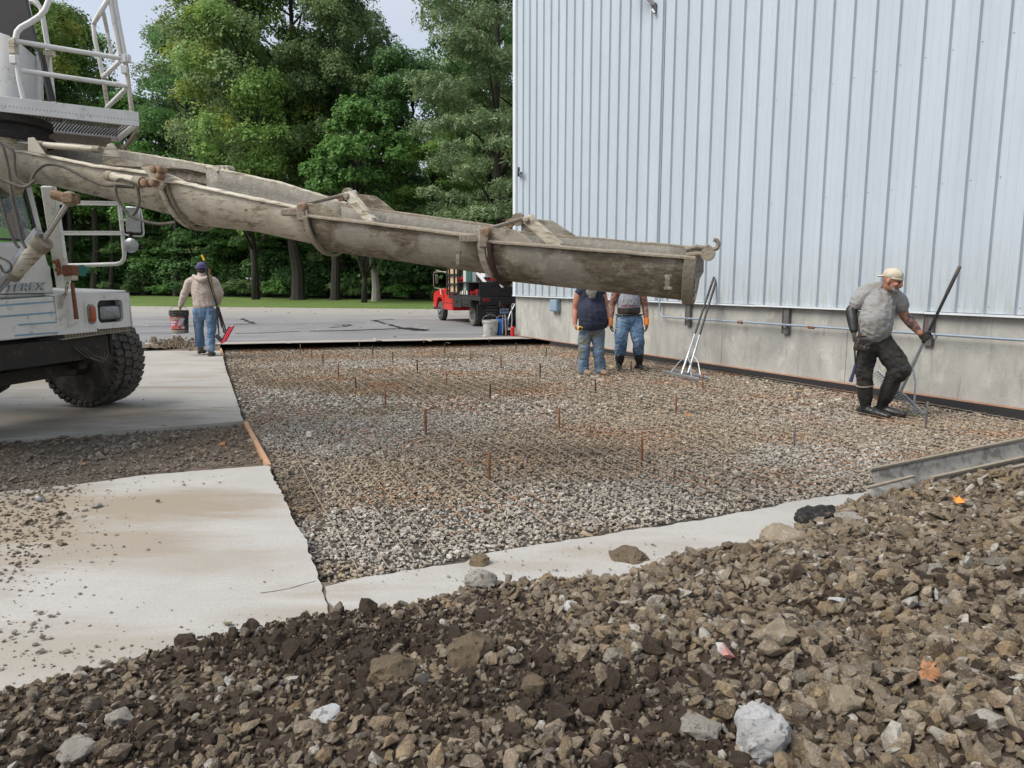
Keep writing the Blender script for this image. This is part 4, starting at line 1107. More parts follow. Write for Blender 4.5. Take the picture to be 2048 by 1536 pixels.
# striped bumper, slightly deeper towards its lower edge
def fplate(name, pix, thick, mat, out=0., parent=truck, bevel=0):
    mb = MB(); mb.plate([FT(x, y, out) for x, y in pix], -TB * thick); return mb.build(name, mat, parent, bevel=bevel)
bump = fplate("bumper", [(-520, 640), (0, 600), (107, 593), (119, 670), (0, 682), (-560, 742)], .10, SW, bevel=.012)
for ya, yb, yc, yd, xa, xb in ((606, 609, 601.5, 604.5, 0, 108), (629.5, 633, 623.2, 626.3, 0, 111), (651, 654.5, 643, 646, 37, 114), (671.5, 675, 664, 667, 30, 117)):
    def yy(x, a, b): return a + (b - a) * (x - 0) / 110.
    pix = [(xa - (380 if xa == 0 else 0), yy(xa, ya, yc) + (30 if xa == 0 else 0)), (xb, yy(xb, ya, yc)), (xb, yy(xb, yb, yd)), (xa - (380 if xa == 0 else 0), yy(xa, yb, yd) + (34 if xa == 0 else 0))]
    fplate("stripe", pix, .003, M['paint_blue'], .0035, bump)
# fender with real openings for the lamps
def rrect(cx, cy, w, h, r, n=4):
    out = []
    for sx_, sy_, a0 in ((1, 1, 0), (-1, 1, 90), (-1, -1, 180), (1, -1, 270)):
        for k in range(n + 1):
            a = R(a0 + 90 * k / n); out.append((cx + sx_ * (w / 2 - r) + r * math.cos(a), cy + sy_ * (h / 2 - r) + r * math.sin(a)))
    return out
uL, zT = UZ(109, 593); uR, _ = UZ(257, 586); zB = UZ(262, 653)[1]; zT2 = UZ(250, 585)[1]; zBL = UZ(120, 670)[1]
uh0, zh1 = UZ(194, 600); uh1, zh0 = UZ(248, 645)
hc = ((uh0 + uh1) / 2, (UZ(221, 600)[1] + UZ(221, 645)[1]) / 2); hw = uh1 - uh0; hh = UZ(221, 600)[1] - UZ(221, 645)[1]
inner = rrect(hc[0], hc[1], hw, hh, .05)
u0h, u1h = hc[0] - hw / 2 - .03, uR
outer = []
for (u, z) in inner:            # matching points on the panel's border
    du, dz = u - hc[0], z - hc[1]
    su = (u1h - hc[0]) / du if du > 1e-6 else (u0h - hc[0]) / du if du < -1e-6 else 1e9
    sz = (zT2 - hc[1]) / dz if dz > 1e-6 else (zB - hc[1]) / dz if dz < -1e-6 else 1e9
    k = min(su, sz); outer.append((hc[0] + du * k, hc[1] + dz * k))
mb = MB()
mb.loft([[FU(u, z, 0) for u, z in outer], [FU(u, z, 0) for u, z in inner], [FU(u, z, -.10) for u, z in inner]], caps=False)
mb.add([FU(u1h, zT2, 0), FU(u1h, zB, 0), FU(u1h, zB, -.12), FU(u1h, zT2, -.12)], [(0, 1, 2, 3)])
mb.plate([FU(uL + .004, zBL + .0, 0), FU(u0h, zB - .02, 0), FU(u0h, zT2, 0), FU(uL + .004, zT, 0)], -TB * .06)
for q in ((u0h, zT2), (u1h, zT2), (u1h, zB), (u0h, zB)): pass
mb.add([FU(u0h, zT2, 0), FU(u1h, zT2, 0), FU(outer[4][0], outer[4][1], 0)], [(0, 1, 2)])
fend = mb.build("fender", SW, truck)
mb = MB()      # top sheet and outer side of the fender
mb.plate([FU(uL - .02, zT + .0, .0), FU(uR - .04, zT2 + .001, .0), FU(uR + .01, zT2 + .002, -.04), FU(uR - .02, zT2 + .03, -.75), FU(uL - .02, zT + .05, -.75)], (0, 0, .02))
mb.plate([FU(uR + .0, zT2, 0), FU(uR + .02, zB, 0), FU(uR + .02, zB + .06, -.8), FU(uR, zT2, -.8)], TA * .015)
mb.build("fender_top", SW, truck, bevel=.008)
mb = MB()
for k in range(22):
    u = uL + .12 + k * (uR - uL - .12) / 22; z = zBL - .035 + (zB - zBL) * k / 22
    mb.box(FU(u, z + .01, -.03), (.02, .03, .05))
mb.bar(FU(uL + .05, zBL - .045, -.03), FU(uR, zB - .035, -.03), .05, .012); mb.build("fender_flange", M['mortar'], truck)
# headlight
hl = MB(); hl.plate([FU(u, z, -.085) for u, z in rrect(hc[0], hc[1], hw, hh, .05)], -TB * .02); hl = hl.build("headlight", M['black'], truck)
a_, b_ = UZ(197, 611, -.03), UZ(243, 638, -.03)
lc = ((a_[0] + b_[0]) / 2, (UZ(220, 611, -.03)[1] + UZ(220, 639, -.03)[1]) / 2); lw = b_[0] - a_[0]; lh = UZ(220, 611, -.03)[1] - UZ(220, 639, -.03)[1]
mb = MB(); mb.plate([FU(u, z, -.03) for u, z in rrect(lc[0], lc[1], lw, lh, .025)], -TB * .05); mb.build("rim", M['black'], hl)
mb = MB()
for k, (f_, o_) in enumerate(((.93, -.028), (.80, -.020), (.4, -.014))): pass
rings = [[FU(lc[0] + (u - lc[0]) * f_, lc[1] + (z - lc[1]) * f_, o_) for u, z in rrect(lc[0], lc[1], lw, lh, .025)] for f_, o_ in ((.92, -.0285), (.86, -.018), (.55, -.010), (.05, -.008))]
mb.loft(rings); mb.build("lens", M['lens_clear'], hl, smooth=True, angle=60)
a_, b_ = UZ(172, 608, .0), UZ(190, 648, .0); ac = ((a_[0] + b_[0]) / 2, (UZ(181, 608)[1] + UZ(181, 648)[1]) / 2); aw = b_[0] - a_[0]; ah = UZ(181, 608)[1] - UZ(181, 648)[1]
mb = MB(); mb.plate([FU(ac[0] - aw * .8, ac[1] - ah * .62, .002), FU(ac[0] + aw * .8, ac[1] - ah * .62, .002), FU(ac[0] + aw * .8, ac[1] + ah * .62, .002), FU(ac[0] - aw * .8, ac[1] + ah * .62, .002)], TB * .004)
tl = mb.build("turn_light", SW, truck, bevel=.001)
mb = MB(); mb.loft([[FU(ac[0] + (u - ac[0]) * f_, ac[1] + (z - ac[1]) * f_, o_) for u, z in rrect(ac[0], ac[1], aw, ah, aw * .42)] for f_, o_ in ((1, .006), (1, .016), (.94, .024))]); mb.build("rim", M['chrome_trim'], tl, smooth=True, angle=30)
mb = MB(); mb.loft([[FU(ac[0] + (u - ac[0]) * f_, ac[1] + (z - ac[1]) * f_, o_) for u, z in rrect(ac[0], ac[1], aw * .72, ah * .82, aw * .32)] for f_, o_ in ((1, .02), (1, .032), (.8, .04), (.1, .042))]); mb.build("lens", M['lens_amber'], tl, smooth=True, angle=50)

# cab: lower nose with embossed lettering, dark windows, shell behind
nose = fplate("cab_nose", [(-420, 480), (84, 484), (92, 505), (107, 560), (110, 592), (0, 599), (-500, 636)], .5, SW, -.10, bevel=.03)
fplate("hood_panel", [(-300, 536), (97, 531), (100.5, 534), (105, 584), (0, 588), (-330, 604)], .01, SW, -.093, nose, bevel=.004)
fplate("nose_gap", [(-420, 592), (107, 586), (107, 588), (-420, 595)], .004, M['black'], -.0935, nose)
fc_ = bpy.data.curves.new("lettering", 'FONT'); fc_.body = "TEREX"; fc_.extrude = .008; fc_.bevel_depth = .0012; fc_.shear = .35; fc_.space_character = 1.08; fc_.align_x = 'LEFT'
tx = bpy.data.objects.new("t", fc_); COL.objects.link(tx)
dg = bpy.context.evaluated_depsgraph_get(); tme = bpy.data.meshes.new_from_object(tx.evaluated_get(dg)); bpy.data.objects.remove(tx)
def text_mesh(body, shear=0, bold=0, extrude=.004, spacing=1.0):
    c_ = bpy.data.curves.new("lettering", 'FONT'); c_.body = body; c_.extrude = extrude; c_.shear = shear; c_.offset = bold; c_.space_character = spacing
    c_.resolution_u = 3
    o_ = bpy.data.objects.new("t", c_); COL.objects.link(o_); bpy.context.view_layer.update()
    m_ = bpy.data.meshes.new_from_object(o_.evaluated_get(bpy.context.evaluated_depsgraph_get())); bpy.data.objects.remove(o_); return m_
def place_text(name, body, p0, xdir, up, width, height, mat, parent=None, shear=0, bold=0, depth=.004, spacing=1.0):
    m_ = text_mesh(body, shear, bold, .5, spacing)
    vs = [V(v.co) for v in m_.vertices]; x0 = min(v.x for v in vs); x1 = max(v.x for v in vs); y0 = min(v.y for v in vs); y1 = max(v.y for v in vs)
    X_ = V(xdir).normalized(); U_ = V(up); U_ = (U_ - X_ * U_.dot(X_)).normalized(); N_ = X_.cross(U_)
    mb = MB(); mb.add([V(p0) + X_ * ((v.x - x0) / (x1 - x0) * width) + U_ * ((v.y - y0) / (y1 - y0) * height) + N_ * (v.z * depth) for v in vs], [tuple(p.vertices) for p in m_.polygons])
    return mb.build(name, mat, parent)
pa, pb = FT(14, 584, -.085), FT(93, 580, -.085)
place_text("lettering", "TEREX", pa, pb - pa, (0, 0, 1), (pb - pa).length, .074, M['galv'], nose, .3, .03, .022, 1.1)  # grey metal stands in for the shadow edges of same-coloured raised letters
# windows and pillars
def glass_mat():
    t = NT("cab window glass"); t.n.remove(t.b)
    tr = t.new("ShaderNodeBsdfTransparent"); tr.inputs[0].default_value = (.80, .84, .84, 1); gl = t.new("ShaderNodeBsdfGlossy"); gl.inputs['Roughness'].default_value = .02
    mx = t.new("ShaderNodeMixShader"); mx.inputs[0].default_value = .07
    t.link(tr.outputs[0], mx.inputs[1]); t.link(gl.outputs[0], mx.inputs[2]); t.link(mx.outputs[0], t.out.inputs[0]); return t.m
M['glass'] = glass_mat()
wz0 = FT(60, 484, -.16).z; wz1 = FT(60, 368, -.16).z; wu1 = UZ(78, 440, -.16)[0]; wu0 = wu1 - 1.35
mb = MB(); mb.plate([FU(wu0, wz0, -.16), FU(wu1 - .02, wz0, -.16), FU(wu1 - .06, wz1, -.22), FU(wu0, wz1, -.22)], -TB * .006); mb.build("windshield", M['glass'], truck)
mb = MB(); mb.bar(FU(wu1, wz0 - .03, -.15), FU(wu1 - .05, wz1 + .05, -.21), .045, .05); mb.bar(FU(wu0, wz0 - .03, -.15), FU(wu0, wz1 + .05, -.21), .05, .05); mb.build("window_pillar", SW, truck, bevel=.008)
mb = MB(); mb.bar(FU(wu1 - .035, wz0, -.15), FU(wu1 - .085, wz1, -.21), .02, .02); mb.bar(FU(wu0, wz0 + .01, -.152), FU(wu1, wz0 + .01, -.152), .02, .02); mb.bar(FU(wu1 - .14, wz0, -.19), FU(wu1 - .19, wz1, -.25), .03, .02); mb.build("window_seal", M['black'], truck)
mb = MB(); mb.plate([FU(wu0, wz1 + .03, -.2), FU(wu1, wz1 + .03, -.2), FU(wu1, wz1 + .03, -1.6), FU(wu0, wz1 + .03, -1.6)], (0, 0, .08)); mb.build("cab_roof", SW, truck, bevel=.02)
mb = MB(); mb.plate([FU(wu0, .95, -1.55), FU(wu1, .95, -1.55), FU(wu1, wz1, -1.55), FU(wu0, wz1, -1.55)], -TB * .06)
mb.plate([FU(wu1 + .22, .95, -.55), FU(wu1 + .22, .95, -1.6), FU(wu1 + .22, wz1, -1.6), FU(wu1 + .22, wz1, -1.1), FU(wu1 + .22, wz0 + .05, -1.1), FU(wu1 + .22, wz0 + .05, -.55)], TA * .04)
mb.plate([FU(wu0, .95, -.4), FU(wu0, .95, -1.6), FU(wu0, wz0, -1.6), FU(wu0, wz0, -.4)], -TA * .04); mb.plate([FU(wu0, .9, -.3), FU(wu1, .9, -.3), FU(wu1, .9, -1.6), FU(wu0, .9, -1.6)], (0, 0, .05))
mb.build("cab_shell", M['dark_steel'], truck)
mb = MB(); mb.box(FU(wu1 - .55, wz0 - .15, -1.15), (.5, .5, .2)); mb.box(FU(wu1 - .55, wz0 + .18, -1.38), (.12, .5, .65)); mb.build("seat", M['black'], truck, bevel=.03)
mb = MB(); c_ = FU(wu1 - .55, wz0 + .02, -.55)
mb.tube([c_ + TA * (.2 * math.cos(a)) + V((0, 0, .13 * math.sin(a))) - TB * (.1 * math.sin(a)) for a in np.linspace(0, 2 * PI, 21)], .012, 6); mb.build("steering_wheel", M['black'], truck, smooth=True)

# step frame on the far side and mirrors
mb = MB()
mb.bar(D(97, 372, 7.55), D(131, 592, 7.75), .13, .07, (0, -1, 0)); mb.build("corner_post", SW, truck, bevel=.012)
mb = MB(); mb.plate([D(112, 520, 7.66), D(120, 518, 7.66), D(124, 548, 7.66), D(116, 552, 7.66)], (0, -.02, 0)); mb.lathe([(0, .02), (.04, .02)], D(113, 524, 7.62), (0, -1, 0), 8); mb.lathe([(0, .018), (.04, .018)], D(117, 540, 7.62), (0, -1, 0), 8); mb.build("hinge", M['rust'], truck)
dS = 8.0
def steps(p, q, r=.017):
    mb = MB(); mb.bar(p, q, .05, .034); n_ = 26
    for k in range(n_):
        c_ = V(p).lerp(V(q), (k + .5) / n_); mb.box(c_ + V((0, -.02, .02)), (.012, .02, .012))
    return mb
steps(D(118, 406, dS), D(240, 408, dS)).build("step", SW, truck); steps(D(117, 467, dS), D(246, 467, dS)).build("step", SW, truck)
mb = MB(); pts = [D(238, 404, dS), D(243, 450, dS), D(247, 490, dS), D(249, 508, dS), D(248, 517, dS), D(243, 525, dS), D(234, 528, dS), D(180, 530, dS), D(125, 531, dS)]
mb.tube(pts, .022, 8); mb.build("step_frame", SW, truck, smooth=True, angle=60)
mb = MB(); mb.plate([D(250, 412, 7.95), D(277, 414, 7.95), D(279, 465, 7.95), D(251, 464, 7.95)], (0, .05, 0)); mr = mb.build("mirror", M['alu'], truck, bevel=.012)
mb = MB(); mb.tube([D(281, 418, 8), D(285, 440, 8), D(287.5, 466, 8), D(286, 471, 8), D(281, 473, 8), D(262, 472, 8), D(250, 469, 8)], .010, 6); mb.tube([D(246, 440, 8), D(252, 440, 8)], .012, 6); mb.build("mirror_arm", SW, mr, smooth=True)
mb = MB(); c_ = D(261, 491, 7.95); mb.lathe([(-.02, .0), (-.018, .05), (0, .078), (.03, .074), (.05, .05), (.055, 0)], c_, (.1, 1, 0), 20); mb.build("convex_mirror", M['alu'], truck, smooth=True, angle=60)
mb = MB(); mb.tube([c_ + V((0, .02, .08)), c_ + V((0, .02, .16))], .02, 8); mb.build("mirror_bracket", M['dark_steel'], truck)

# front wheel: tyre with lugs, rim; axle and frame
WR, WW = .565, .42
wc = G(190, 816, 0) + V((-.17, 0, WR)) + TA * .02; wa = (TA * .995 + TB * .05).normalized(); wf = V((wa.y, -wa.x, 0))
prof = [(0, .30), (.01, .33), (.0, .40), (.01, .47), (.035, .515), (.07, .54), (WW - .07, .54), (WW - .035, .515), (WW - .01, .47), (WW, .40), (WW - .01, .33), (WW, .30), (WW - .06, .28), (.06, .28)]
mb = MB(); mb.lathe(prof, wc, wa, 64)
tread = []
for row in range(4):
    nb = 38
    for k in range(nb):
        th = 2 * PI * (k + (row % 2) * .5 + row * .12) / nb; rad = wf * math.cos(th) + V((0, 0, math.sin(th))); tan = wa.cross(rad)
        u = .045 + row * .108; sk = (.35, -.25, .25, -.35)[row]
        m_ = Matrix((tan, wa, rad)).transposed() @ Matrix.Rotation(sk, 3, 'Z')
        c_ = wc + wa * (u + .004) + rad * (.548 - (.012 if row in (0, 3) else 0))
        mb.box(c_, (.074, .094, .034), m_)
    for k in range(nb):       # shoulder lugs
        if row in (0, 3):
            th = 2 * PI * (k + .25) / nb; rad = wf * math.cos(th) + V((0, 0, math.sin(th))); tan = wa.cross(rad)
            m_ = Matrix((tan, wa, rad)).transposed() @ Matrix.Rotation(R(50 if row == 0 else -50), 3, 'X')
            mb.box(wc + wa * (.012 if row == 0 else WW - .012) + rad * .512, (.05, .05, .03), m_)
wheel = mb.build("wheel", M['rubber'], truck, smooth=True, angle=35)
mb = MB(); mb.lathe([(.03, .30), (.03, .27), (.12, .25), (.14, .12), (.06, .10), (.04, .0)], wc, wa, 32); mb.lathe([(-.22, .17), (.0, .19), (.1, .2), (.1, .0)], wc, wa, 20); mb.build("rim", M['dark_steel'], wheel, smooth=True)
mb = MB(); mb.lathe([(-.30, .10), (-.28, .16), (-.20, .17), (-.12, .12)], wc, wa, 14); mb.tube([wc - wa * .2, wc - wa * 2.3], .085, 10); mb.sphere(wc - wa * 1.15 + V((0, 0, .0)), (.27, .30, .26)); mb.bar(wc + V((-.1, -.25, .22)), wc + V((-.1, -2.1, .22)), .12, .05)
mb.build("axle", M['dark_steel'], truck, smooth=True, angle=40)
mb = MB()
for du in (-.55, -1.75):
    mb.bar(FU(du, .78, -.1), FU(du, .78, -6.5), .09, .26)
    mb.bar(FU(du - .0, .62, -.15), FU(du, .62, -1.3), .10, .07)
mb.bar(FU(-.3, .80, -.2), FU(-2.2, .80, -.2), .3, .22); mb.bar(FU(-.5, .58, -.35), FU(-1.6, .58, -.35), .14, .12)
mb.bar(FU(-.2, .86, -.1), FU(-.2, .86, -.75), .04, .3); mb.build("chassis", M['dark_steel'], truck, bevel=.006)
mb = MB()
for k in range(3):
    a = FU(-.28 - .05 * k, .82, -.08); mb.tube([a, a + V((.02, -.03, -.06 - .03 * (k % 3))), a + V((.04, -.12, -.16 - .02 * (k % 2))), a + V((0, -.26, -.10)), a + V((-.02, -.4, .0))], .007, 5)
mb.build("loose_cable", M['hose'], truck, smooth=True)
# the far side wheels and drum carry on to the left, outside the frame
for dx in (-4.6, -5.9):
    for du in (0, -2.02):
        mb = MB(); mb.lathe([(0, .3), (.0, .45), (.04, .54), (.07, .56), (.30, .56), (.33, .54), (.37, .45), (.37, .3)], wc + TB * dx + wa * du + V((0, 0, -.0)), wa, 32); mb.build("wheel", M['rubber'], truck, smooth=True)
mb = MB(); mb.lathe([(0, .3), (.0, .45), (.04, .54), (.30, .56), (.33, .54), (.37, .45), (.37, .3)], wc - wa * 2.02, wa, 32); mb.build("wheel", M['rubber'], truck, smooth=True)
mb = MB(); mb.lathe([(0, .35), (.5, .6), (1.8, 1.12), (3.4, 1.15), (5.0, .8), (5.1, .1)], FU(-1.1, 3.25, -1.9), (-TB + V((0, 0, -.16))), 28); mb.build("drum", SW, truck, smooth=True, angle=25)

# platform with grating, skirt and rails
zb = D(279, 253, 7.0).z; zt = D(277, 224, 7.0).z
PA, PB_, PC = G(0, 223, zb), G(279, 253, zb), G(239, 284, zb)
PA2 = PA + (PA - PB_) * .9; PD2 = PA2 + (PC - PB_)
up_ = V((0, 0, zt - zb))
mb = MB(); inn = (PC - PB_).normalized() * .02; al = (PB_ - PA2).normalized() * .02
mb.plate([PA2, PB_, PB_ + inn, PA2 + inn], up_); mb.plate([PB_ + inn * 1.0, PC, PC - al, PB_ + inn - al], up_); mb.plate([PC - al * 1.01, PD2, PD2 - inn, PC - inn - al], up_)
plat = mb.build("platform", SW, truck, bevel=.004)
mb = MB(); nA_, nB_ = 74, 26
for k in range(nA_):
    a = PA2.lerp(PB_, (k + .5) / nA_) + V((0, 0, .05)); b = a + (PC - PB_) * .97
    for j in range(nB_):
        f0_ = j / nB_; f1_ = (j + 1) / nB_; off = (PB_ - PA2) / nA_ * (.42 if (j + 0) % 2 else -.42)
        mb.bar(a + (b - a) * f0_ - off * .5, a + (b - a) * f1_ + off * .5, .007, .012)
mb.build("grating", M['dark_steel'], plat)
mb = MB(); mb.bar(PC - V((0, 0, .05)) - al * 4, PD2 - V((0, 0, .05)), .08, .15); mb.bar(PB_ + V((-.03, .03, -.03)), PC + V((0, 0, -.12)), .03, .03); mb.bar(PC + V((0, 0, -.03)), PC + V((.0, 0, -.30)), .05, .05); mb.build("beam", M['mortar'], plat)
dP = 6.6
def PR(px, py): # point on the vertical plane of the platform's front edge
    n_ = (PB_ - PA).cross(V((0, 0, 1))).normalized(); r = ray(px, py); p0 = PA + (PC - PB_).normalized() * .03; k = (p0 - CAM).dot(n_) / r.dot(n_); return CAM + r * k
off_b = (PC - PB_) * .93
def PRb(px, py):
    n_ = (PB_ - PA).cross(V((0, 0, 1))).normalized(); r = ray(px, py); p0 = PA + off_b; k = (p0 - CAM).dot(n_) / r.dot(n_); return CAM + r * k
def rail(name, pts, r=.021, mat=None):
    mb = MB(); mb.tube(pts, r, 10); return mb.build(name, mat or SW, plat, smooth=True, angle=60)
rail("rail_post", [PR(27, 77), PR(31, 110), PR(38, 160), PR(46, 197)], .019)
rail("rail_post", [PR(249, 110), PR(256, 160), PR(264, 224)], .021, M['chute_pale'])
rail("handrail", [PR(30, 82), PR(120, 97), PR(244, 117)]); rail("handrail", [PR(42, 141), PR(130, 154), PR(255, 172)])
rail("rail_post", [PRb(206, 150), PRb(210, 180), PRb(216, 216)], .021, M['chute_pale'])
rail("handrail", [PR(243, 120), PRb(206, 154)]); rail("handrail", [PR(254, 176), PRb(214, 215)])
rail("upper_rail", [PR(217, -60), PR(221, 0), PR(230, 55), PR(240, 112)], .021); rail("upper_rail", [PR(225, -60), PR(231, 10), PR(240, 60), PR(250, 112)], .021)
rail("upper_rail", [PR(221, -12), PR(213, 4), PR(200, 26), PRb(189, 44), PRb(187, 52), PRb(190, 80), PRb(198, 115), PRb(206, 154)], .021)
rail("upper_rail", [PR(206, 22), PRb(214, 60), PRb(220, 95), PRb(226, 124)], .018)
rail("upper_rail", [PR(104, -60), PR(98, 0), PR(90, 20), PR(79, 33), PR(62, 44), PR(42, 55), PR(34, 64), PR(31, 78)], .023)
for px, py in ((27, 88), (27, 100), (29, 120), (248, 118), (254, 117), (250, 140)):
    mb = MB(); mb.box(PR(px, py), (.055, .055, .07)); mb.build("clamp", SW if px != 27 else M['chute_pale'], plat, bevel=.006)
mb = MB(); mb.tube([D(52, -30, 7.7), D(76, 8, 7.7), D(83, 20, 7.7), D(95, 90, 7.7), D(107, 205, 7.7)], .024, 8); mb.tube([D(52, 2, 7.7), D(68, 4, 7.7), D(80, 14, 7.7)], .024, 8)
mb.build("upright", SW, truck, smooth=True)
mb = MB(); mb.bar(D(48, -20, 7.4), D(76, 104, 7.4), .03, .03); mb.tube([D(76, 104, 7.4), D(78, 130, 7.4), D(83, 160, 7.4), D(84, 200, 7.4)], .015, 6); mb.build("door_rail", SW, truck)
mb = MB(); rings = []
for k in range(9):                    # white curved hopper shield
    f_ = k / 8; x = -90 + f_ * 173; ytop = 40 + 62 * max(0, (x - 0) / 83) ** 1.4 + (0 if x > 0 else 0); dd = 7.2 + .25 * (f_ - .5) ** 2 * 4
    rings.append([D(x, ytop + 24, dd), D(x, 205, dd), D(x, 205, dd + .02), D(x, ytop + 24, dd + .02)])
mb.loft(rings); mb.build("hopper_shield", SW, truck, smooth=True, angle=40)
mb = MB(); mb.plate([D(-60, -60, 7.3), D(40, -60, 7.3), D(52, 10, 7.3), D(76, 104, 7.3), D(60, 92, 7.3), D(30, 72, 7.3), D(-60, 60, 7.3)], (0, .05, 0))
mb.build("hopper", M['black'], truck)
mb = MB(); mb.tube([D(80, 106, 7.3), D(86, 125, 7.3), D(90, 150, 7.3), D(101, 202, 7.3)], .022, 6); mb.tube([D(86, 110, 7.35), D(92, 140, 7.35), D(108, 202, 7.35)], .018, 6); mb.build("black_hose", M['black'], truck, smooth=True)
mb = MB(); mb.box(D(99, 107, 7.6), (.09, .05, .05)); mb.tube([D(96, 110, 7.6), D(93, 140, 7.6), D(94, 160, 7.6)], .02, 6); mb.build("pipe_fitting", M['chute_pale'], truck)
mb = MB(); mb.lathe([(0, .42), (.05, .43), (.07, .38), (.12, .38), (.14, .42), (.20, .42), (.20, 0)], G(-40, 262, zb - .2) + V((-.22, .55, .0)), (0, 0, 1), 40); mb.build("turntable", M['dark_steel'], truck, smooth=True)
mb = MB(); mb.lathe([(-.35, .16), (0, .34), (.10, .40)], G(-50, 262, zb - .2) + V((-.22, .55, -.1)), (0, 0, 1), 32); mb.build("discharge_cone", M['chute_pale'], truck, smooth=True)

# scrubbing brush hung on the bumper: an object of its own
br = empty("scrub_brush", FT(150, 640, .03), "rusty headed scrub brush with teal bristles hanging upright on the white fender", "brush")
mb = MB(); mb.tube([FT(144, 566, .05), FT(147, 590, .06), FT(151, 620, .06), FT(153, 638, .055)], [.016, .018, .02, .022], 8); mb.build("handle", M['wood'], br, smooth=True).data.materials[0] = M['rust']
mb = MB(); mb.box(FT(141, 541, .05), (.10, .13, .10)); mb.build("brush_head", M['rust'], br, bevel=.02)
mb = MB()
for k in range(40): a = FT(147 + random.uniform(-3, 3), 541 + random.uniform(-8, 8), .05); mb.tube([a, a + V((random.uniform(.03, .06), .12, random.uniform(-.02, .02)))], .006, 3)
mb.build("bristles", M['teal'], br)
mb = MB(); mb.box(FT(142, 556, .05), (.08, .09, .045)); mb.tube([FT(136, 560, .05), FT(132, 585, .04), FT(124, 600, .03), FT(122, 617, .02)], .014, 6); mb.build("clip", M['chute_pale'], truck)

# ------------------------------------------------------------------ chute
M['caked'] = pmat('caked grey concrete', (.26, .245, .21), (.19, .175, .145), 14, .95, dirt=(.33, .31, .27), dscale=20, dlo=.55, dhi=.65, bump=.9, bscale=50, bdist=.008)
ST = [("A", [(-70, 288, 352, 280, 6.75), (60, 304, 374, 292, 6.5), (190, 331, 404, 312, 6.15), (322, 348, 438, 334, 5.8)], .58, 'chute_pale'),
      ("B", [(317, 354, 446, 334, 5.82), (470, 388, 462, 366, 5.48), (613, 418, 490, 408, 5.2)], .52, 'chute_pale'),
      ("C", [(611, 430, 499, 411, 5.2), (972, 474, 548, 457, 4.72)], .46, 'chute'),
      ("D", [(975, 482, 558, 464, 4.72), (1392, 516, 601, 497, 4.38)], .42, 'chute')]
chute = MB(); 
SECT = {}
def u_frame(st, W):
    px, yn, yb, yf, d = st
    Pn = D(px, yn, d); side = V((.34, .94, 0)) * W
    xf = proj(np.array([Pn + side]))[0][0]
    Pf0 = Pn + side; Pf = D(xf, yf, Pf0.y)
    return Pn, V((Pf0.x, Pf0.y, Pf.z))
def u_prof(Pn, Pf, t, dep, n=14, grow=0.):
    C_ = (Pn + Pf) / 2; w = (Pn - Pf) / 2; r_ = w.length; w = w / r_
    dn = w.cross(t); dn.normalize()
    if dn.z > 0: dn = -dn
    out = []
    for i in range(n + 1):
        a = PI * i / n; out.append(C_ + w * ((r_ + grow) * math.cos(a)) + dn * ((dep + grow) * math.sin(a) ** .85 if 0 < a < PI else 0))
    return out
croot = None
for nm, sts, W, mt in ST:
    fr = [u_frame(s_, W) for s_ in sts]; rings = []; deps = []
    for i, (s_, (Pn, Pf)) in enumerate(zip(sts, fr)):
        t_ = (fr[min(i + 1, len(fr) - 1)][0] - fr[max(i - 1, 0)][0]).normalized()
        lo, hi = .02, .9
        for _ in range(20):
            mid_ = (lo + hi) / 2; pr = u_prof(Pn, Pf, t_, mid_); yy_ = proj(np.array([tuple(q) for q in pr[:11]]))[1].max()
            if yy_ < s_[2]: lo = mid_
            else: hi = mid_
        deps.append(lo); rings.append((Pn, Pf, t_, lo))
    print("chute", nm, [round(x, 3) for x in deps], [tuple(round(c, 2) for c in f_[0]) for f_ in fr])
    SECT[nm] = rings
    mb = MB(); rr_ = []
    for i in range(len(rings) - 1):
        kk_ = 6
        for j in range(kk_ + (i == len(rings) - 2)):
            f_ = j / kk_; Pn = rings[i][0].lerp(rings[i + 1][0], f_); Pf = rings[i][1].lerp(rings[i + 1][1], f_); t_ = rings[i][2].lerp(rings[i + 1][2], f_); dp = rings[i][3] * (1 - f_) + rings[i + 1][3] * f_
            ring = u_prof(Pn, Pf, t_, dp)
            if nm == "D" and i == len(rings) - 2 and j >= kk_: ring = [p + t_ * (noise.noise(p * 22) * .035) for p in ring]
            rr_.append(ring)
    mb.loft(rr_, caps=False, close=False)
    if croot is None: so_ = croot = mb.build("chute", M[mt], truck, smooth=True, angle=60, solid=.012)
    else: so_ = mb.build("chute_section", M[mt], croot, smooth=True, angle=60, solid=.012)
    so_.data.materials.append(M['caked']); so_.modifiers["solid"].material_offset = 1
    # rim flanges
    for side in (0, 1):
        mb = MB()
        fl = []
        for i in range(len(rings)):
            p = rings[i][side]; w = (rings[i][side] - rings[i][1 - side]).normalized(); u_ = V((0, 0, 1))
            fl.append([p - w * .006 - u_ * .008, p + w * .026 - u_ * .010, p + w * .026 + u_ * .008, p - w * .006 + u_ * .011])
        dense = []
        for i in range(len(fl) - 1):
            for j in range(12): dense.append([a_.lerp(b_, j / 12) + V((0, 0, .004 * noise.noise(a_.lerp(b_, j / 12) * 14))) for a_, b_ in zip(fl[i], fl[i + 1])])
        dense.append(fl[-1]); mb.loft(dense)
        mb.build("rim_flange", M['mortar'] if nm in "CD" else M['chute_pale'], croot, bevel=.004)
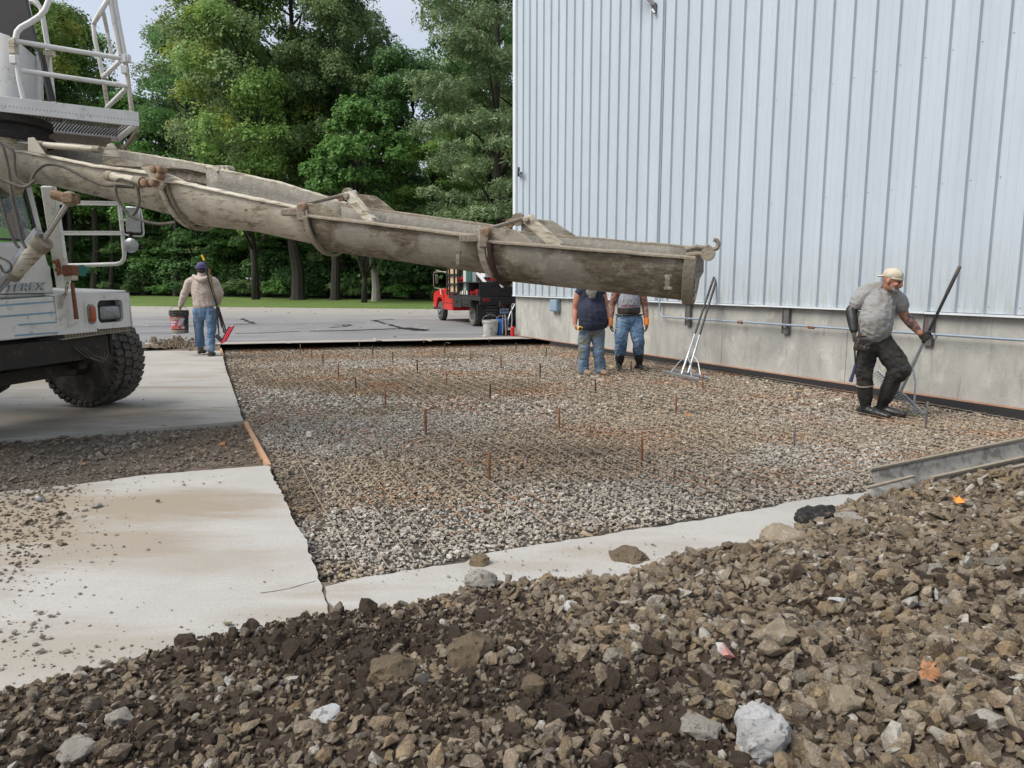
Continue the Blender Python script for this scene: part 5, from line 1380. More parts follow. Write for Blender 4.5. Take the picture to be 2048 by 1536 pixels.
def hoop(nm, idx, off, grow, wid, mat, tilt=0.):
    Pn, Pf, t_, dp = SECT[nm][idx]; pr = u_prof(Pn + t_ * off, Pf + t_ * off, t_, dp, 18, grow); n_ = len(pr); mb = MB()
    rings = []
    C_ = (Pn + Pf) / 2 + t_ * off
    for i, p in enumerate(pr):
        o_ = (p - C_).normalized(); sh = t_ * (tilt * math.sin(PI * i / (n_ - 1)))
        rings.append([p + sh - t_ * wid / 2, p + sh + t_ * wid / 2, p + sh + t_ * wid / 2 + o_ * .022, p + sh - t_ * wid / 2 + o_ * .022])
    mb.loft(rings); mb.build("hoop", mat, croot, bevel=.003)
hoop("A", -1, -.04, .0, .04, M['rust_dark'], .04); hoop("B", 0, .02, .015, .05, M['chute_pale'], .10); hoop("B", 0, .10, .01, .02, M['mortar'], .10)
hoop("B", -1, .0, .008, .045, M['chute_pale'], .05); hoop("C", 0, .02, .02, .035, M['mortar'], .06)
hoop("C", -1, -.03, .006, .05, M['chute_pale'], .04); hoop("D", 0, .02, .02, .03, M['rust_dark'], .05)
hoop("D", -1, -.03, .004, .07, M['mortar'], .0)
def rim_plate(nm, side, s0_, s1_, s2_, h, mat):
    Pn, Pf, t_, dp = SECT[nm][0]; p = (Pn, Pf)[side]; w = ((Pn, Pf)[side] - (Pn, Pf)[1 - side]).normalized(); up = V((0, 0, 1)); b = SECT[nm][1][side]; t2 = (b - p).normalized()
    mb = MB(); mb.plate([p + t2 * s0_, p + t2 * s2_, p + t2 * s1_ + up * h, p + t2 * s0_ + up * h], w * .012); mb.build("hinge_plate", mat, croot, bevel=.002)
for nm in "CD":
    rim_plate(nm, 0, .0, .19, .33, .085, M['chute']); rim_plate(nm, 1, .08, .30, .48, .10, M['chute'])
    Pn, Pf, t_, dp = SECT[nm][0]; w = (Pn - Pf).normalized()
    mb = MB(); mb.lathe([(-.03, .03), (.015, .03), (.025, .022)], Pn + V((0, 0, .06)) + w * .02, w, 12); mb.build("pivot_bolt", M['rust_dusty'], croot, smooth=True); mb = MB(); mb.lathe([(-.02, .03), (.02, .03)], Pf + V((0, 0, .06)), w, 12); mb.build("pivot_bolt", M['rust_dusty'], croot, smooth=True)
    mb = MB(); mb.box(Pn + V((-.02, 0, .02)) + w * .01, (.06, .05, .12)); mb.box(Pn - t_ * .12 + V((0, 0, .01)) + w * .015, (.12, .05, .05)); mb.build("hinge_block", M['mortar'], croot, bevel=.008)
    a, b = Pn + t_ * .02 + V((0, 0, .08)), Pf + t_ * .1 + V((0, 0, .10))
    mb = MB(); mb.tube([a, b], .014, 8); mb.build("cross_bar", M['mortar'], croot, smooth=True)
    mb = MB(); q0 = Pn.lerp(Pf, .62) + t_ * .18 + V((0, 0, .12)); q1 = Pn.lerp(Pf, .45) + t_ * .42 + V((0, 0, -.04)); mb.bar(q0, q1, .05, .07); mb.tube([q0 - w * .09, q0 + w * .05], .022, 8); mb.tube([q1 - w * .05, q1 + w * .06], .03, 8); mb.build("lever", M['chute_pale'], croot, bevel=.005)
    mb = MB(); mb.lathe([(-.02, .045), (.02, .045)], Pf + t_ * .06 + V((0, 0, .09)), w, 12); mb.build("far_hinge", M['mortar'], croot)
# joint between the fixed trough and the first folding section, rusty hinge cluster both sides
dJ = 5.75
mb = MB()
for px, py, r_ in ((310, 339, .028), (322, 340, .026), (320, 353, .026), (292, 366, .03), (308, 366, .026)): mb.lathe([(-.04, r_), (.03, r_), (.035, r_ * .7)], D(px, py, dJ - .05), (-.34, -.94, 0), 10)
mb.build("hinge_pin", M['rust_dusty'], croot, smooth=True)
mb = MB(); mb.plate([D(288, 336, dJ), D(318, 332, dJ), D(336, 347, dJ), D(350, 352, dJ), D(372, 362, dJ), D(373, 370, dJ), D(335, 366, dJ), D(326, 380, dJ), D(312, 378, dJ), D(302, 350, dJ)], (-.01, -.03, 0)); mb.build("hinge_plate", M['chute_pale'], croot, bevel=.003)
mb = MB(); mb.plate([D(408, 335, 6.3), D(440, 330, 6.3), D(462, 336, 6.3), D(466, 348, 6.3), D(495, 355, 6.3), D(496, 362, 6.3), D(440, 352, 6.3)], (-.01, .03, 0)); mb.build("hinge_plate", M['mortar'], croot)
mb = MB()
for px in (440, 450, 458): mb.lathe([(-.04, .026), (.04, .026)], D(px, 338, 6.28), (-.34, -.94, 0), 10)
mb.build("hinge_pin", M['chute_pale'], croot, smooth=True)
mb = MB(); mb.plate([D(206, 314, 6.7), D(373, 338, 6.35), D(440, 352, 6.3), D(438, 372, 6.3), D(206, 330, 6.7)], (.02, .01, 0)); mb.build("side_plate", M['chute'], croot)
mb = MB(); mb.plate([D(58, 277, 6.35), D(70, 276, 6.35), D(94, 310, 6.35), D(58, 304, 6.35)], (.01, -.03, 0)); mb.plate([D(214, 289, 6.3), D(222, 286, 6.3), D(242, 316, 6.3), D(203, 312, 6.3)], (.01, .03, 0)); mb.build("gusset", M['chute_pale'], croot, bevel=.003)
def ram(p0, p1, p2, r1, r2, m1, parent):
    mb = MB(); mb.tube([p0, p1], r1, 14); o_ = mb.build("cylinder", m1, parent, smooth=True, angle=50)
    mb = MB(); mb.tube([p1, p2], r2, 10); mb.build("rod", M['chrome'], o_, smooth=True, angle=50)
    ax = (p1 - p0).normalized(); mb = MB(); mb.tube([p1 - ax * .05, p1 + ax * .03], r1 * 1.18, 14); mb.build('gland', M['mortar'], o_, smooth=True, angle=50); mb = MB(); mb.tube([p0 - ax * .02, p0 + ax * .04], r1 * 1.12, 14); mb.build('end_cap', M['mortar'], o_, smooth=True, angle=50); mb = MB(); mb.sphere(p2, r1 * .95, u=10, v=6); mb.build('rod_eye', M['mortar'], o_, smooth=True, angle=50)
    return o_
ram(D(196, 299, 6.3), D(78, 289, 6.4), D(30, 282, 6.5), .026, .014, M['chute_pale'], croot)
ram(D(219, 352, 5.9), D(280, 364, 5.75), D(295, 366, 5.72), .036, .018, M['chute_pale'], croot)
r1 = ram(D(24, 548, 6.2), D(84, 486, 6.15), D(140, 398, 6.1), .068, .022, M['chute_pale'], truck)
mb = MB(); mb.tube([D(-40, 620, 6.2), D(30, 545, 6.2)], .024, 8); mb.tube([D(-30, 600, 6.15), D(50, 500, 6.15), D(78, 462, 6.15)], .042, 10); mb.build("lift_strut", M['alu'], truck, smooth=True)
mb = MB(); mb.tube([D(104, 388, 6.1), D(152, 402, 6.1)], .04, 10); mb.box(D(142, 397, 6.1), (.09, .12, .08)); mb.build("lift_lug", M['rust_dusty'], croot, bevel=.01)
def hose(pp, r=.011, d=6.0, mat='hose', par=None):
    mb = MB(); P_ = [D(x, y, d + (q[2] if len(q) > 2 else 0)) for q in pp for x, y in [(q[0], q[1])]]
    out = []
    for i in range(len(P_) - 1):
        a0, a1, a2, a3 = P_[max(i - 1, 0)], P_[i], P_[i + 1], P_[min(i + 2, len(P_) - 1)]
        for k in range(5):
            f_ = k / 5; out.append(.5 * ((2 * a1) + (a2 - a0) * f_ + (2 * a0 - 5 * a1 + 4 * a2 - a3) * f_ ** 2 + (3 * a1 - a0 - 3 * a2 + a3) * f_ ** 3))
    out.append(P_[-1]); mb.tube(out, r, 7); return mb.build("hose", M[mat], par or croot, smooth=True)
hose([(10, 288), (27, 305), (29, 340), (38, 362), (58, 370), (70, 345), (92, 329), (125, 333), (170, 355), (203, 369), (232, 372), (268, 374)], .013, 5.95)
hose([(0, 285), (8, 300), (18, 345), (25, 400), (35, 440), (44, 480), (52, 496)], .012, 6.0, par=truck); hose([(-20, 380), (0, 400), (15, 450), (30, 485), (38, 495)], .012, 6.0, par=truck)
hose([(231, 370), (234, 395), (246, 415), (260, 431), (271, 424), (278, 405), (276, 375)], .012, 5.75); hose([(260, 431), (290, 443), (320, 448), (350, 445)], .012, 5.75)
hose([(232, 362), (240, 358), (255, 362), (290, 372)], .010, 5.72)
hose([(0, 530), (8, 544), (20, 541), (22, 530), (12, 520), (-10, 512)], .010, 6.0, par=truck); hose([(-10, 350), (20, 366), (50, 374), (70, 360)], .012, 5.9)
# lugs on the outside of the last sections, hooks at the tip
for px, y0_, y1_, d_ in ((917, 502, 532, 4.52), (1336, 551, 580, 4.14)):
    mb = MB(); mb.bar(D(px, y0_, d_), D(px - 1, y1_, d_ - .01), .026, .018); mb.box(D(px, y0_ + 2, d_ + .04), (.026, .10, .02)); mb.box(D(px, y1_ - 3, d_ + .04), (.026, .12, .02)); mb.build("handle", M['chute'], croot, bevel=.004)
def hook(pp, d, r):
    mb = MB(); P_ = [D(x, y, d) for x, y in pp]; rings = []
    mb.tube(P_, [r * (1 - .25 * i / len(P_)) for i in range(len(P_))], 8); mb.build("hook", M['mortar'], croot, smooth=True)
hook([(1370, 500), (1392, 494), (1410, 497), (1424, 500), (1434, 496), (1437, 488), (1434, 481), (1427, 479)], 4.75, .018)
hook([(1372, 512), (1392, 509), (1408, 509), (1419, 504), (1421, 497), (1414, 492), (1408, 496)], 4.40, .018)
mb = MB(); mb.lathe([(-.015, .042), (.015, .042)], D(1416, 508, 4.36), (-.34, -.94, 0), 14); mb.build("latch", M['mortar'], croot, smooth=True, angle=40)

# ------------------------------------------------------------------ driver glimpsed in the cab (built with the other people)
DRV = FU(wu1 - .62, wz0, -.95)

# ------------------------------------------------------------------ loose chute lengths lying beside the gravel pile
def trough(name, a, b, side, W, dep, roll, label, mat='chute', th=.01, n=12, arc=PI, parent=None):
    a, b = V(a), V(b); t_ = (b - a).normalized(); s_ = t_.cross(V((0, 0, 1))).normalized(); q = Quaternion(t_, roll); s_ = q @ s_; dn = -(q @ V((0, 0, 1)))
    dn = (dn - t_ * dn.dot(t_)).normalized(); mb = MB(); rings = []
    for j in range(9):
        c_ = a.lerp(b, j / 8); ring = []
        for i in range(n + 1):
            th_ = (PI - arc) / 2 + arc * i / n
            p = c_ + s_ * (W / 2 * math.cos(th_)) + dn * (dep * math.sin(th_)); ring.append(p + t_ * (noise.noise(p * 9) * .03 if j in (0, 8) else 0))
        rings.append(ring)
    mb.loft(rings, caps=False, close=False); o_ = mb.build(name, M[mat], parent, smooth=True, angle=60, solid=th)
    for e in (0, -1):
        mb = MB(); mb.bar(rings[0][e], rings[-1][e], .03, .022); mb.build("rim_flange", M['mortar'], o_, bevel=.003)
    if label: tag(o_, label, "chute section")
    return o_
M['galv_conc'] = pmat("concrete crusted sheet", (.33, .32, .29), (.22, .21, .19), 6, .75, dirt=(.13, .12, .11), dscale=8, dlo=.5, dhi=.62, bump=.5, bscale=40)
a = G(1800, 947, .12); b = G(2120, 880, .16)
trough("chute_section", a, a + (b - a).normalized() * 2.0, 1, .46, .22, R(-6), "long concrete crusted chute section lying at the right edge behind the gravel pile", 'galv_conc')
a = G(1932, 952, .16); b = G(2140, 905, .22)
trough("chute_section", a, a + (b - a).normalized() * 1.7, 1, .22, .20, R(-62), "brown sided chute section leaning on the larger one at the right edge", 'chute', arc=PI * .7)
a = G(1722, 1000, .02); b = G(1815, 976, .05)
trough("chute_section", a + V((0, .05, .0)), b + V((0, .05, .0)), 1, .20, .13, R(-80), "short grey curved chute end lying at the right end of the pale concrete strip", 'galv_conc', arc=PI * .75)
# ================================================================== RED FLATBED TRUCK
PS = .90
rw = D(944, 656, 22.6); fw_ = D(880, 648, 25.8); rw.z = fw_.z = AZ
pf = (fw_ - rw); pf.z = 0; PLEN = pf.length / PS; pf.normalize(); pl = V((-pf.y, pf.x, 0))
MP = Matrix.Translation(rw) @ Matrix(((pf.x, pl.x, 0, 0), (pf.y, pl.y, 0, 0), (0, 0, 1, 0), (0, 0, 0, 1))) @ Matrix.Scale(PS, 4)
# local frame: x forward, y left, z up, origin under the rear left wheel's outer face
def PM(): return MB(MP)
flat = empty("flatbed_truck", rw, "red cab truck with a black stake flatbed and open tool boxes on the car park", "truck")
def pwheel(x, y, name="wheel", dual=False):
    mb = PM(); mb.lathe([(0, .20), (0, .30), (.02, .355), (.05, .375), (.19, .375), (.22, .355), (.24, .30), (.24, .2)], (x, y, .375), (0, -1, 0), 36); w = mb.build(name, M['rubber'], flat, smooth=True)
    mb = PM(); mb.lathe([(.0, .205), (-.004, .21), (.0, .195), (.08 if dual else .02, .17), (.10 if dual else .0, .08), (.04 if dual else -.03, .07), (.04 if dual else -.03, .0)], (x, y, .375), (0, -1, 0), 28); r_ = mb.build("rim", M['bucket_white'] if dual else M['alu'], w, smooth=True, angle=30)
    mb = PM()
    for k in range(8): a = k * PI / 4; mb.lathe([(-.03 + (.1 if dual else 0), .02), (.02 + (.1 if dual else 0), .035)], (x + .125 * math.cos(a), y, .375 + .125 * math.sin(a)), (0, -1, 0), 8)
    mb.build("bolt", M['black'], w)['kind'] = 'stuff'
    mb = PM(); mb.lathe([(.0015, .27), (-.002, .272), (-.002, .30), (.0015, .302)], (x, y, .375), (0, -1, 0), 30)
    if dual: mb.build("whitewall", M['mortar'], w, smooth=True)
pwheel(0, 0, dual=True); pwheel(0, -1.72, dual=True); pwheel(0, -.28); pwheel(0, -1.44); pwheel(PLEN, .0); pwheel(PLEN, -1.70)
L_ = PLEN
# cab: lofted body side profile, extruded in width with tumblehome
def body(y0, y1, inset, name, mat, prof, parent=flat, bev=.03):
    mb = PM(); a = [(x, y0, z) for x, z in prof]; b = [(x, y1, z) for x, z in prof]
    mb.loft([a, b], caps=True); return mb.build(name, mat, parent, bevel=bev)
prof = [(L_ - 1.75, .45), (L_ - .50, .45), (L_ - .47, .62), (L_ - .36, .80), (L_ - .18, .90), (L_ + .10, .91), (L_ + .30, .82), (L_ + .42, .62), (L_ + .45, .48), (L_ + .80, .50), (L_ + .84, .62), (L_ + .82, .98), (L_ + .70, 1.12), (L_ + .1, 1.20), (L_ - .45, 1.26), (L_ - 1.75, 1.26)]
body(.02, -1.86, 0, "body", M['red'], prof)
prof2 = [(L_ - 1.72, 1.24), (L_ - .38, 1.22), (L_ - .90, 1.64), (L_ - 1.15, 1.70), (L_ - 1.62, 1.70), (L_ - 1.72, 1.64)]
cabtop = body(-.10, -1.76, 0, "cab_roof", M['red'], prof2, bev=.05)
mb = PM(); mb.plate([(L_ - 1.0, -.092, 1.29), (L_ - .52, -.092, 1.29), (L_ - .98, -.092, 1.60), (L_ - 1.0, -.092, 1.60)], (0, -.01, 0)); mb.plate([(L_ - 1.62, -.092, 1.29), (L_ - 1.06, -.092, 1.29), (L_ - 1.06, -.092, 1.60), (L_ - 1.60, -.092, 1.60)], (0, -.01, 0)); mb.build("side_window", M['glass_dark'], cabtop)
mb = PM(); mb.plate([(L_ - .42, -.2, 1.28), (L_ - .42, -1.66, 1.28), (L_ - .86, -1.6, 1.62), (L_ - .86, -.26, 1.62)], (.012, 0, .008)); mb.build("windshield", M['glass_dark'], cabtop)
mb = PM(); mb.bar((L_ - .55, .025, .72), (L_ - 1.72, .025, .72), .012, .02); mb.bar((L_ - .62, .026, .5), (L_ - .62, .026, 1.24), .006, .01); mb.bar((L_ - 1.68, .026, .5), (L_ - 1.68, .026, 1.24), .006, .01); mb.bar((L_ - 1.5, .03, 1.08), (L_ - 1.36, .03, 1.08), .02, .02); mb.build("door_trim", pmat("dark red door line", (.12, .006, .008), None, 4, .5), flat)  # dark red bars for the door seams, lower line and handle
mb = PM(); mb.box((L_ + .84, -.92, .52), (.10, 1.9, .22)); mb.build("front_bumper", M['chrome_trim'], flat, bevel=.03)
mb = PM(); mb.box((L_ + .80, -.10, .82), (.07, .2, .16)); mb.build("headlight", M['lens_clear'], flat, bevel=.02); mb = PM(); mb.box((L_ + .80, -1.74, .82), (.07, .2, .16)); mb.build("headlight", M['lens_clear'], flat, bevel=.02)
# towing mirror on a white tube frame
mb = PM(); mb.tube([(L_ - .75, .0, 1.22), (L_ - .5, .34, 1.28), (L_ - .5, .38, 1.34)], .012, 6); mb.tube([(L_ - .5, .38, 1.36), (L_ - .5, .38, 1.84), (L_ - .52, .32, 1.88), (L_ - 1.5, -.08, 1.90)], .009, 6); mb.tube([(L_ - .6, .3, 1.95), (L_ - 1.4, -.05, 1.80)], .010, 6)
mm = mb.build("mirror_frame", M['cap'], flat, smooth=True)
mb = PM(); mb.box((L_ - .5, .25, 1.62), (.04, .10, .34)); mb.build("mirror", M['chrome_trim'], mm, bevel=.01)
mb = PM(); mb.tube([(L_ - .25, .05, 1.22), (L_ - .75, .16, 1.02)], .014, 6); mb.build("white_stick", M['print_white'], mm)
# flatbed: deck, boxes with open fronts, rack
x0, x1 = -1.35, L_ - 1.85
mb = PM(); mb.box(((x0 + x1) / 2, -.86, .97), (x1 - x0, 2.15, .13)); mb.build("deck", M['black'], flat, bevel=.01)
for dy in (-.5, -1.25):
    mb = PM(); mb.box(((x0 + x1) / 2 + .6, dy, .80), (x1 - x0 + 1.6, .10, .2)); mb.build("frame_rail", M['dark_steel'], flat)
mb = PM(); mb.box((.95, .11, .80), (.9, .22, .36)); mb.build("under_box", M['black'], flat, bevel=.012)
mb = PM(); mb.box((-.05, .11, .84), (.95, .22, .34)); ub = mb.build("under_box", M['dark_steel'], flat, bevel=.012)
mb = PM(); mb.box((-.05, .23, .86), (.78, .02, .2)); mb.build("lid", M['alu'], ub, bevel=.004).data.materials[0] = M['black']
mb = PM(); mb.lathe([(0, .05), (.03, .05)], (1.0, .22, .82), (0, 1, 0), 12); mb.build("filler_cap", M['dark_steel'], flat)
def openbox(xa, xb, za, zbx, stuffcol, name="tool_box"):
    mb = PM(); d_ = .42; yf_ = .20; t_ = .03
    mb.box(((xa + xb) / 2, yf_ - d_ / 2, za), (xb - xa, d_, t_)); mb.box(((xa + xb) / 2, yf_ - d_ / 2, zbx), (xb - xa, d_, t_)); mb.box((xa, yf_ - d_ / 2, (za + zbx) / 2), (.035, d_ - .001, zbx - za + t_ + .002)); mb.box((xb, yf_ - d_ / 2, (za + zbx) / 2), (.035, d_ - .001, zbx - za + t_ + .002))
    bx = mb.build(name, M['black'], flat)
    mb = PM(); mb.box(((xa + xb) / 2, yf_ - d_, (za + zbx) / 2), (xb - xa, .02, zbx - za)); mb.build("liner", M['mortar'], bx)
    for k in range(9):
        x = xa + .08 + (xb - xa - .16) * k / 8; h_ = random.uniform(.08, .2); mb = PM()
        if k % 2: mb.lathe([(0, .045), (h_ * .7, .045), (h_ * .8, .02), (h_, .018)], (x, yf_ - .15, za + .02), (0, 0, 1), 8)
        else: mb.box((x, yf_ - .12, za + .02 + h_ / 2), (.08, .12, h_), Matrix.Rotation(random.uniform(-.4, .4), 3, 'Z'))
        mb.build("tool", M[stuffcol[k % len(stuffcol)]], bx)
openbox(-.19, .92, 1.06, 1.50, ['cap', 'rust', 'print_white', 'mortar'])
openbox(-1.33, -.225, 1.06, 1.50, ['red', 'print_white', 'black', 'red'])
mb = PM(); mb.box((-1.02, -.50, 1.30), (.62, .50, .50)); mb.build("tool_chest", M['black'], flat, bevel=.01)
# stake rack with boards between the black uprights
rk = PM()
for x in (1.02, 1.42, 2.0, 2.28): rk.bar((x, .17, 1.03), (x, .17, 2.18), .04, .08, (1, 0, 0))
for z in (1.12, 1.42, 1.75, 2.10): rk.bar((1.0, .195, z), (2.3, .195, z), .03, .06)
for y in (-.3, -.8, -1.3, -1.8): rk.bar((2.2, y, 1.03), (2.2, y, 2.18), .05, .05, (1, 0, 0))
for z in (1.2, 1.6, 2.0, 2.18): rk.bar((2.2, .17, z), (2.2, -1.9, z), .05, .05)
rack = rk.build("stake_rack", M['black'], flat)
for x, w_ in ((1.71, .50), (1.22, .26), (2.14, .18)):
    for z in (1.27, 1.585, 1.925):
        mb = PM(); mb.box((x, .13, z), (w_, .03, .26)); mb.build("board", M['ply'], rack, bevel=.003)
# load on the deck, its own things
def cargo(name, mbs, label, cat, mat):
    o_ = mbs.build(name, mat, None, smooth=False, bevel=0); tag(o_, label, cat); return o_
mb = PM(); mb.box((.74, -.25, 1.78), (.34, .5, 1.3)); cargo("panel_stack", mb, "upright pale panels standing on the red truck's flatbed behind the stake rack", "panels", pmat("pale panel", (.55, .52, .45), (.45, .43, .38), 4, .7))
mb = PM(); mb.box((.46, -.1, 1.8), (.05, .3, 1.3)); cargo("green_board", mb, "thin green edged board standing beside the pale panels on the flatbed", "board", pmat("green edge", (.16, .36, .30), None, 4, .6))
mb = PM(); mb.box((.18, -.35, 1.80), (.36, .4, .60)); cargo("grey_box", mb, "grey crate on the flatbed right of the pale panels", "crate", M['galv'])
for i, (a, b, lb) in enumerate((((.35, -.2, 1.96), (-1.1, -.2, 1.38), "upper white pole slanting down over the flatbed's load"), ((-.55, -.5, 1.95), (-1.9, -.4, 1.36), "lower white pole slanting down beside the building corner"))):
    mb = PM(); mb.bar(a, b, .07, .07); cargo("white_pole", mb, lb, "pole", M['print_white'])
mb = PM(); mb.box((-.3, -.5, 1.72), (.7, .5, .10)); mb.box((-.3, -.5, 1.82), (.5, .4, .12)); cargo("white_machine", mb, "white box shaped machine on top of the flatbed's load", "machine", M['print_white'])
mb = PM(); mb.box((.2, -.5, 1.66), (.6, .6, .06)); mb.bar((.5, -.2, 1.64), (-.3, -.2, 1.7), .05, .05); cargo("brown_board", mb, "brown board lying on the flatbed's load", "board", pmat("brown board", (.12, .045, .03), None, 4, .8))
rr = random.Random(3)
cols = ['galv', 'black', 'mortar', 'rust', 'cap', 'dark_steel', 'alu', 'teal']
for i in range(16):
    x = rr.uniform(-1.3, .5); y = rr.uniform(-1.5, -.25); z = rr.uniform(1.12, 1.62); l_ = rr.uniform(.5, 1.3); a = rr.uniform(-.25, .25); mb = PM()
    mb.tube([(x, y, z), (x + l_ * .5, y + a * .3, z + rr.uniform(-.05, .12)), (x + l_, y + a, z + rr.uniform(-.1, .2))], rr.uniform(.012, .035), 6)
    o_ = mb.build("pipe", M[cols[i % 8]]); tag(o_, "pipe or tool handle in the jumbled load on the red truck's flatbed", "pipe", "pipes and handles in the flatbed's load")
mb = PM(); mb.box((-1.0, -.9, 1.2), (.7, 1.4, .30)); cargo("load_crate", mb, "dark crate under the jumbled pipes at the tail of the flatbed", "crate", M['dark_steel'])
for i, (w_, z, mt) in enumerate(((.45, 1.10, 'wood'), (.42, 1.17, 'mortar'), (.4, 1.24, 'teal'))):
    mb = PM(); mb.bar((-1.32, -.45, z + .0), (-.7, -.45, z + .02), w_, .04); cargo("plank", mb, ["bottom tan plank", "middle grey plank", "top greenish plank"][i] + " at the tail of the red truck's flatbed", "plank", M[mt])
# tail: sill, lamps, mud flaps with lettering, number plate, hitch
mb = PM(); mb.box((x0 - .02, -.86, .90), (.06, 2.15, .26)); mb.build("tail_sill", M['black'], flat, bevel=.01)
mb = PM(); mb.box((x0 + .35, -.86, .52), (.06, 2.05, .56)); mb.build("mud_guard", M['black'], flat)
mb = PM(); mb.box((x0 - .06, -.02, .93), (.03, .26, .11)); mb.build("tail_light", pmat("dim red lamp", (.20, .02, .025), None, 8, .3), flat, bevel=.01); 
mb = PM(); mb.lathe([(0, .07), (.03, .07), (.045, .04)], (x0 + .30, -.74, .72), (-1, 0, 0), 16); mb.build("tail_light", pmat("red reflector", (.45, .015, .03), None, 8, .3), flat, smooth=True)
mb = PM(); mb.box((x0 + .29, -.78, .55), (.02, .32, .17)); pl_ = mb.build("number_plate", M['plate_blue'], flat, bevel=.004)
def PT(x, y, z): return MP @ V((x, y, z))
def ptext(body, x, y0_, z0_, w_, h_, mat, par, nm="lettering"):
    p_ = PT(x, y0_, z0_); xd = (PT(x, y0_ - 1, z0_) - p_); place_text(nm, body, p_, xd, (0, 0, 1), w_ * PS, h_ * PS, mat, par, 0, .02, .004)
ptext("SC 87US", x0 + .277, -.655, .515, .25, .075, pmat("plate navy", (.02, .05, .16), None, 4, .5), pl_)
for k, (tx_, w_) in enumerate((("C MEZZA INC", .40), ("FOUR SEASONS", .42), ("MANSFIELD CT", .38), ("860  2005", .30))): ptext(tx_, x0 + .315, -.13, .66 - k * .10, w_, .055, M['print_grey'], flat)
mb = PM(); mb.tube([(x0 + .3, -1.0, .45), (x0 - .05, -1.0, .42), (x0 - .1, -1.0, .50)], .03, 6); mb.build("hitch", M['dark_steel'], flat)

# ================================================================== PAILS AND TOOLS BY THE WALL CORNER
def pail(base, r_, h, mat, name, label, rim=2, handle=True, handle_up=True, parent=None, axis=(0, 0, 1)):
    base = V(base); ax = V(axis).normalized(); e = empty(name, base, label, "bucket"); mb = MB()
    pr = [(0, 0), (0, r_ * .84), (.01, r_ * .86), (h * .80, r_ * .97), (h * .80, r_ * 1.05), (h * .83, r_ * 1.06), (h * .84, r_ * .99), (h * .90, r_ * .99), (h * .90, r_ * 1.06), (h * .93, r_ * 1.06), (h * .94, r_), (h, r_ * 1.03), (h, r_ * .97), (.03, r_ * .80), (.03, 0)]
    mb.lathe(pr, base, ax, 28); mb.build("body", mat, e, smooth=True, angle=35)
    if handle:
        s_ = ax.orthogonal().normalized(); s_ = V((1, 0, 0)) - ax * ax.x; s_.normalize(); t_ = ax.cross(s_); mb = MB(); pts = []
        for k in range(13):
            a = PI * k / 12; up = ax if handle_up else t_
            pts.append(base + ax * (h * .86) + s_ * (r_ * 1.08 * math.cos(a)) + up * (r_ * .95 * math.sin(a)))
        mb.tube(pts, .004, 6); mb.build("handle", M['galv'] if mat != M['bucket_black'] else M['black'], e, smooth=True)
    return e
b = G(981, 671, AZ); pail(b, .17 * 17.6 / 14.5, .40, M['bucket_white'], "bucket", "dirty white pail with its wire handle up, standing by the building corner")
b = G(1004.5, 671, AZ) + V((0, .15, 0)); pail(b, .16, .42, M['bucket_blue'], "bucket", "blue pail standing behind the shovel at the building corner")
e = empty("shovel", G(1015, 671, AZ), "wooden handled shovel leaning upright beside the blue pail", "shovel")
dd = G(1015, 671, AZ).y
mb = MB(); mb.tube([D(1014, 660, dd), D(1016, 640, dd), D(1020, 628, dd + .1), D(1030, 608, dd + .25)], .018, 8); mb.build("handle", M['galv'], e, smooth=True)
mb = MB(); rings = [[D(1004 + i * 6.5, 660, dd + .03 * abs(i - 1.5)) for i in range(4)], [D(1003 + i * 7, 668, dd - .05 + .04 * abs(i - 1.5)) for i in range(4)], [D(1005 + i * 6, 672, dd - .15 + .04 * abs(i - 1.5)) for i in range(4)]]
mb.loft(rings, caps=False, close=False); mb.build("blade", M['dark_steel'], e, solid=.006)
mb = MB(); mb.bar(D(1010, 629, dd - .1), D(1012, 670, dd - .1), .10, .025); o = mb.build("lumber_piece", M['wood']); tag(o, "short tan board standing beside the shovel at the building corner", "board")
mb = MB(); mb.bar(D(1005.5, 630, dd - .05), D(1005, 668, dd - .05), .10, .02); o = mb.build("lumber_piece", M['galv']); tag(o, "short grey board standing next to the tan board at the corner", "board")
mb = MB(); mb.tube([D(1029, 608, dd - .1), D(1026, 607, dd - .1), D(1023, 612, dd - .1), D(1024, 640, dd - .1), D(1022, 668, dd - .2)], .014, 6); o = mb.build("bent_bar", M['galv'], smooth=True); tag(o, "bent grey bar leaning at the building corner beside the shovel", "bar")
mb = MB(); mb.lathe([(0, .05), (.22, .05), (.25, .02)], G(1027, 672, AZ) + V((-.02, -.1, 0)), (0, 0, 1), 12); o = mb.build("red_can", M['red'], smooth=True, angle=40); tag(o, "small red can on the asphalt against the building corner", "can")

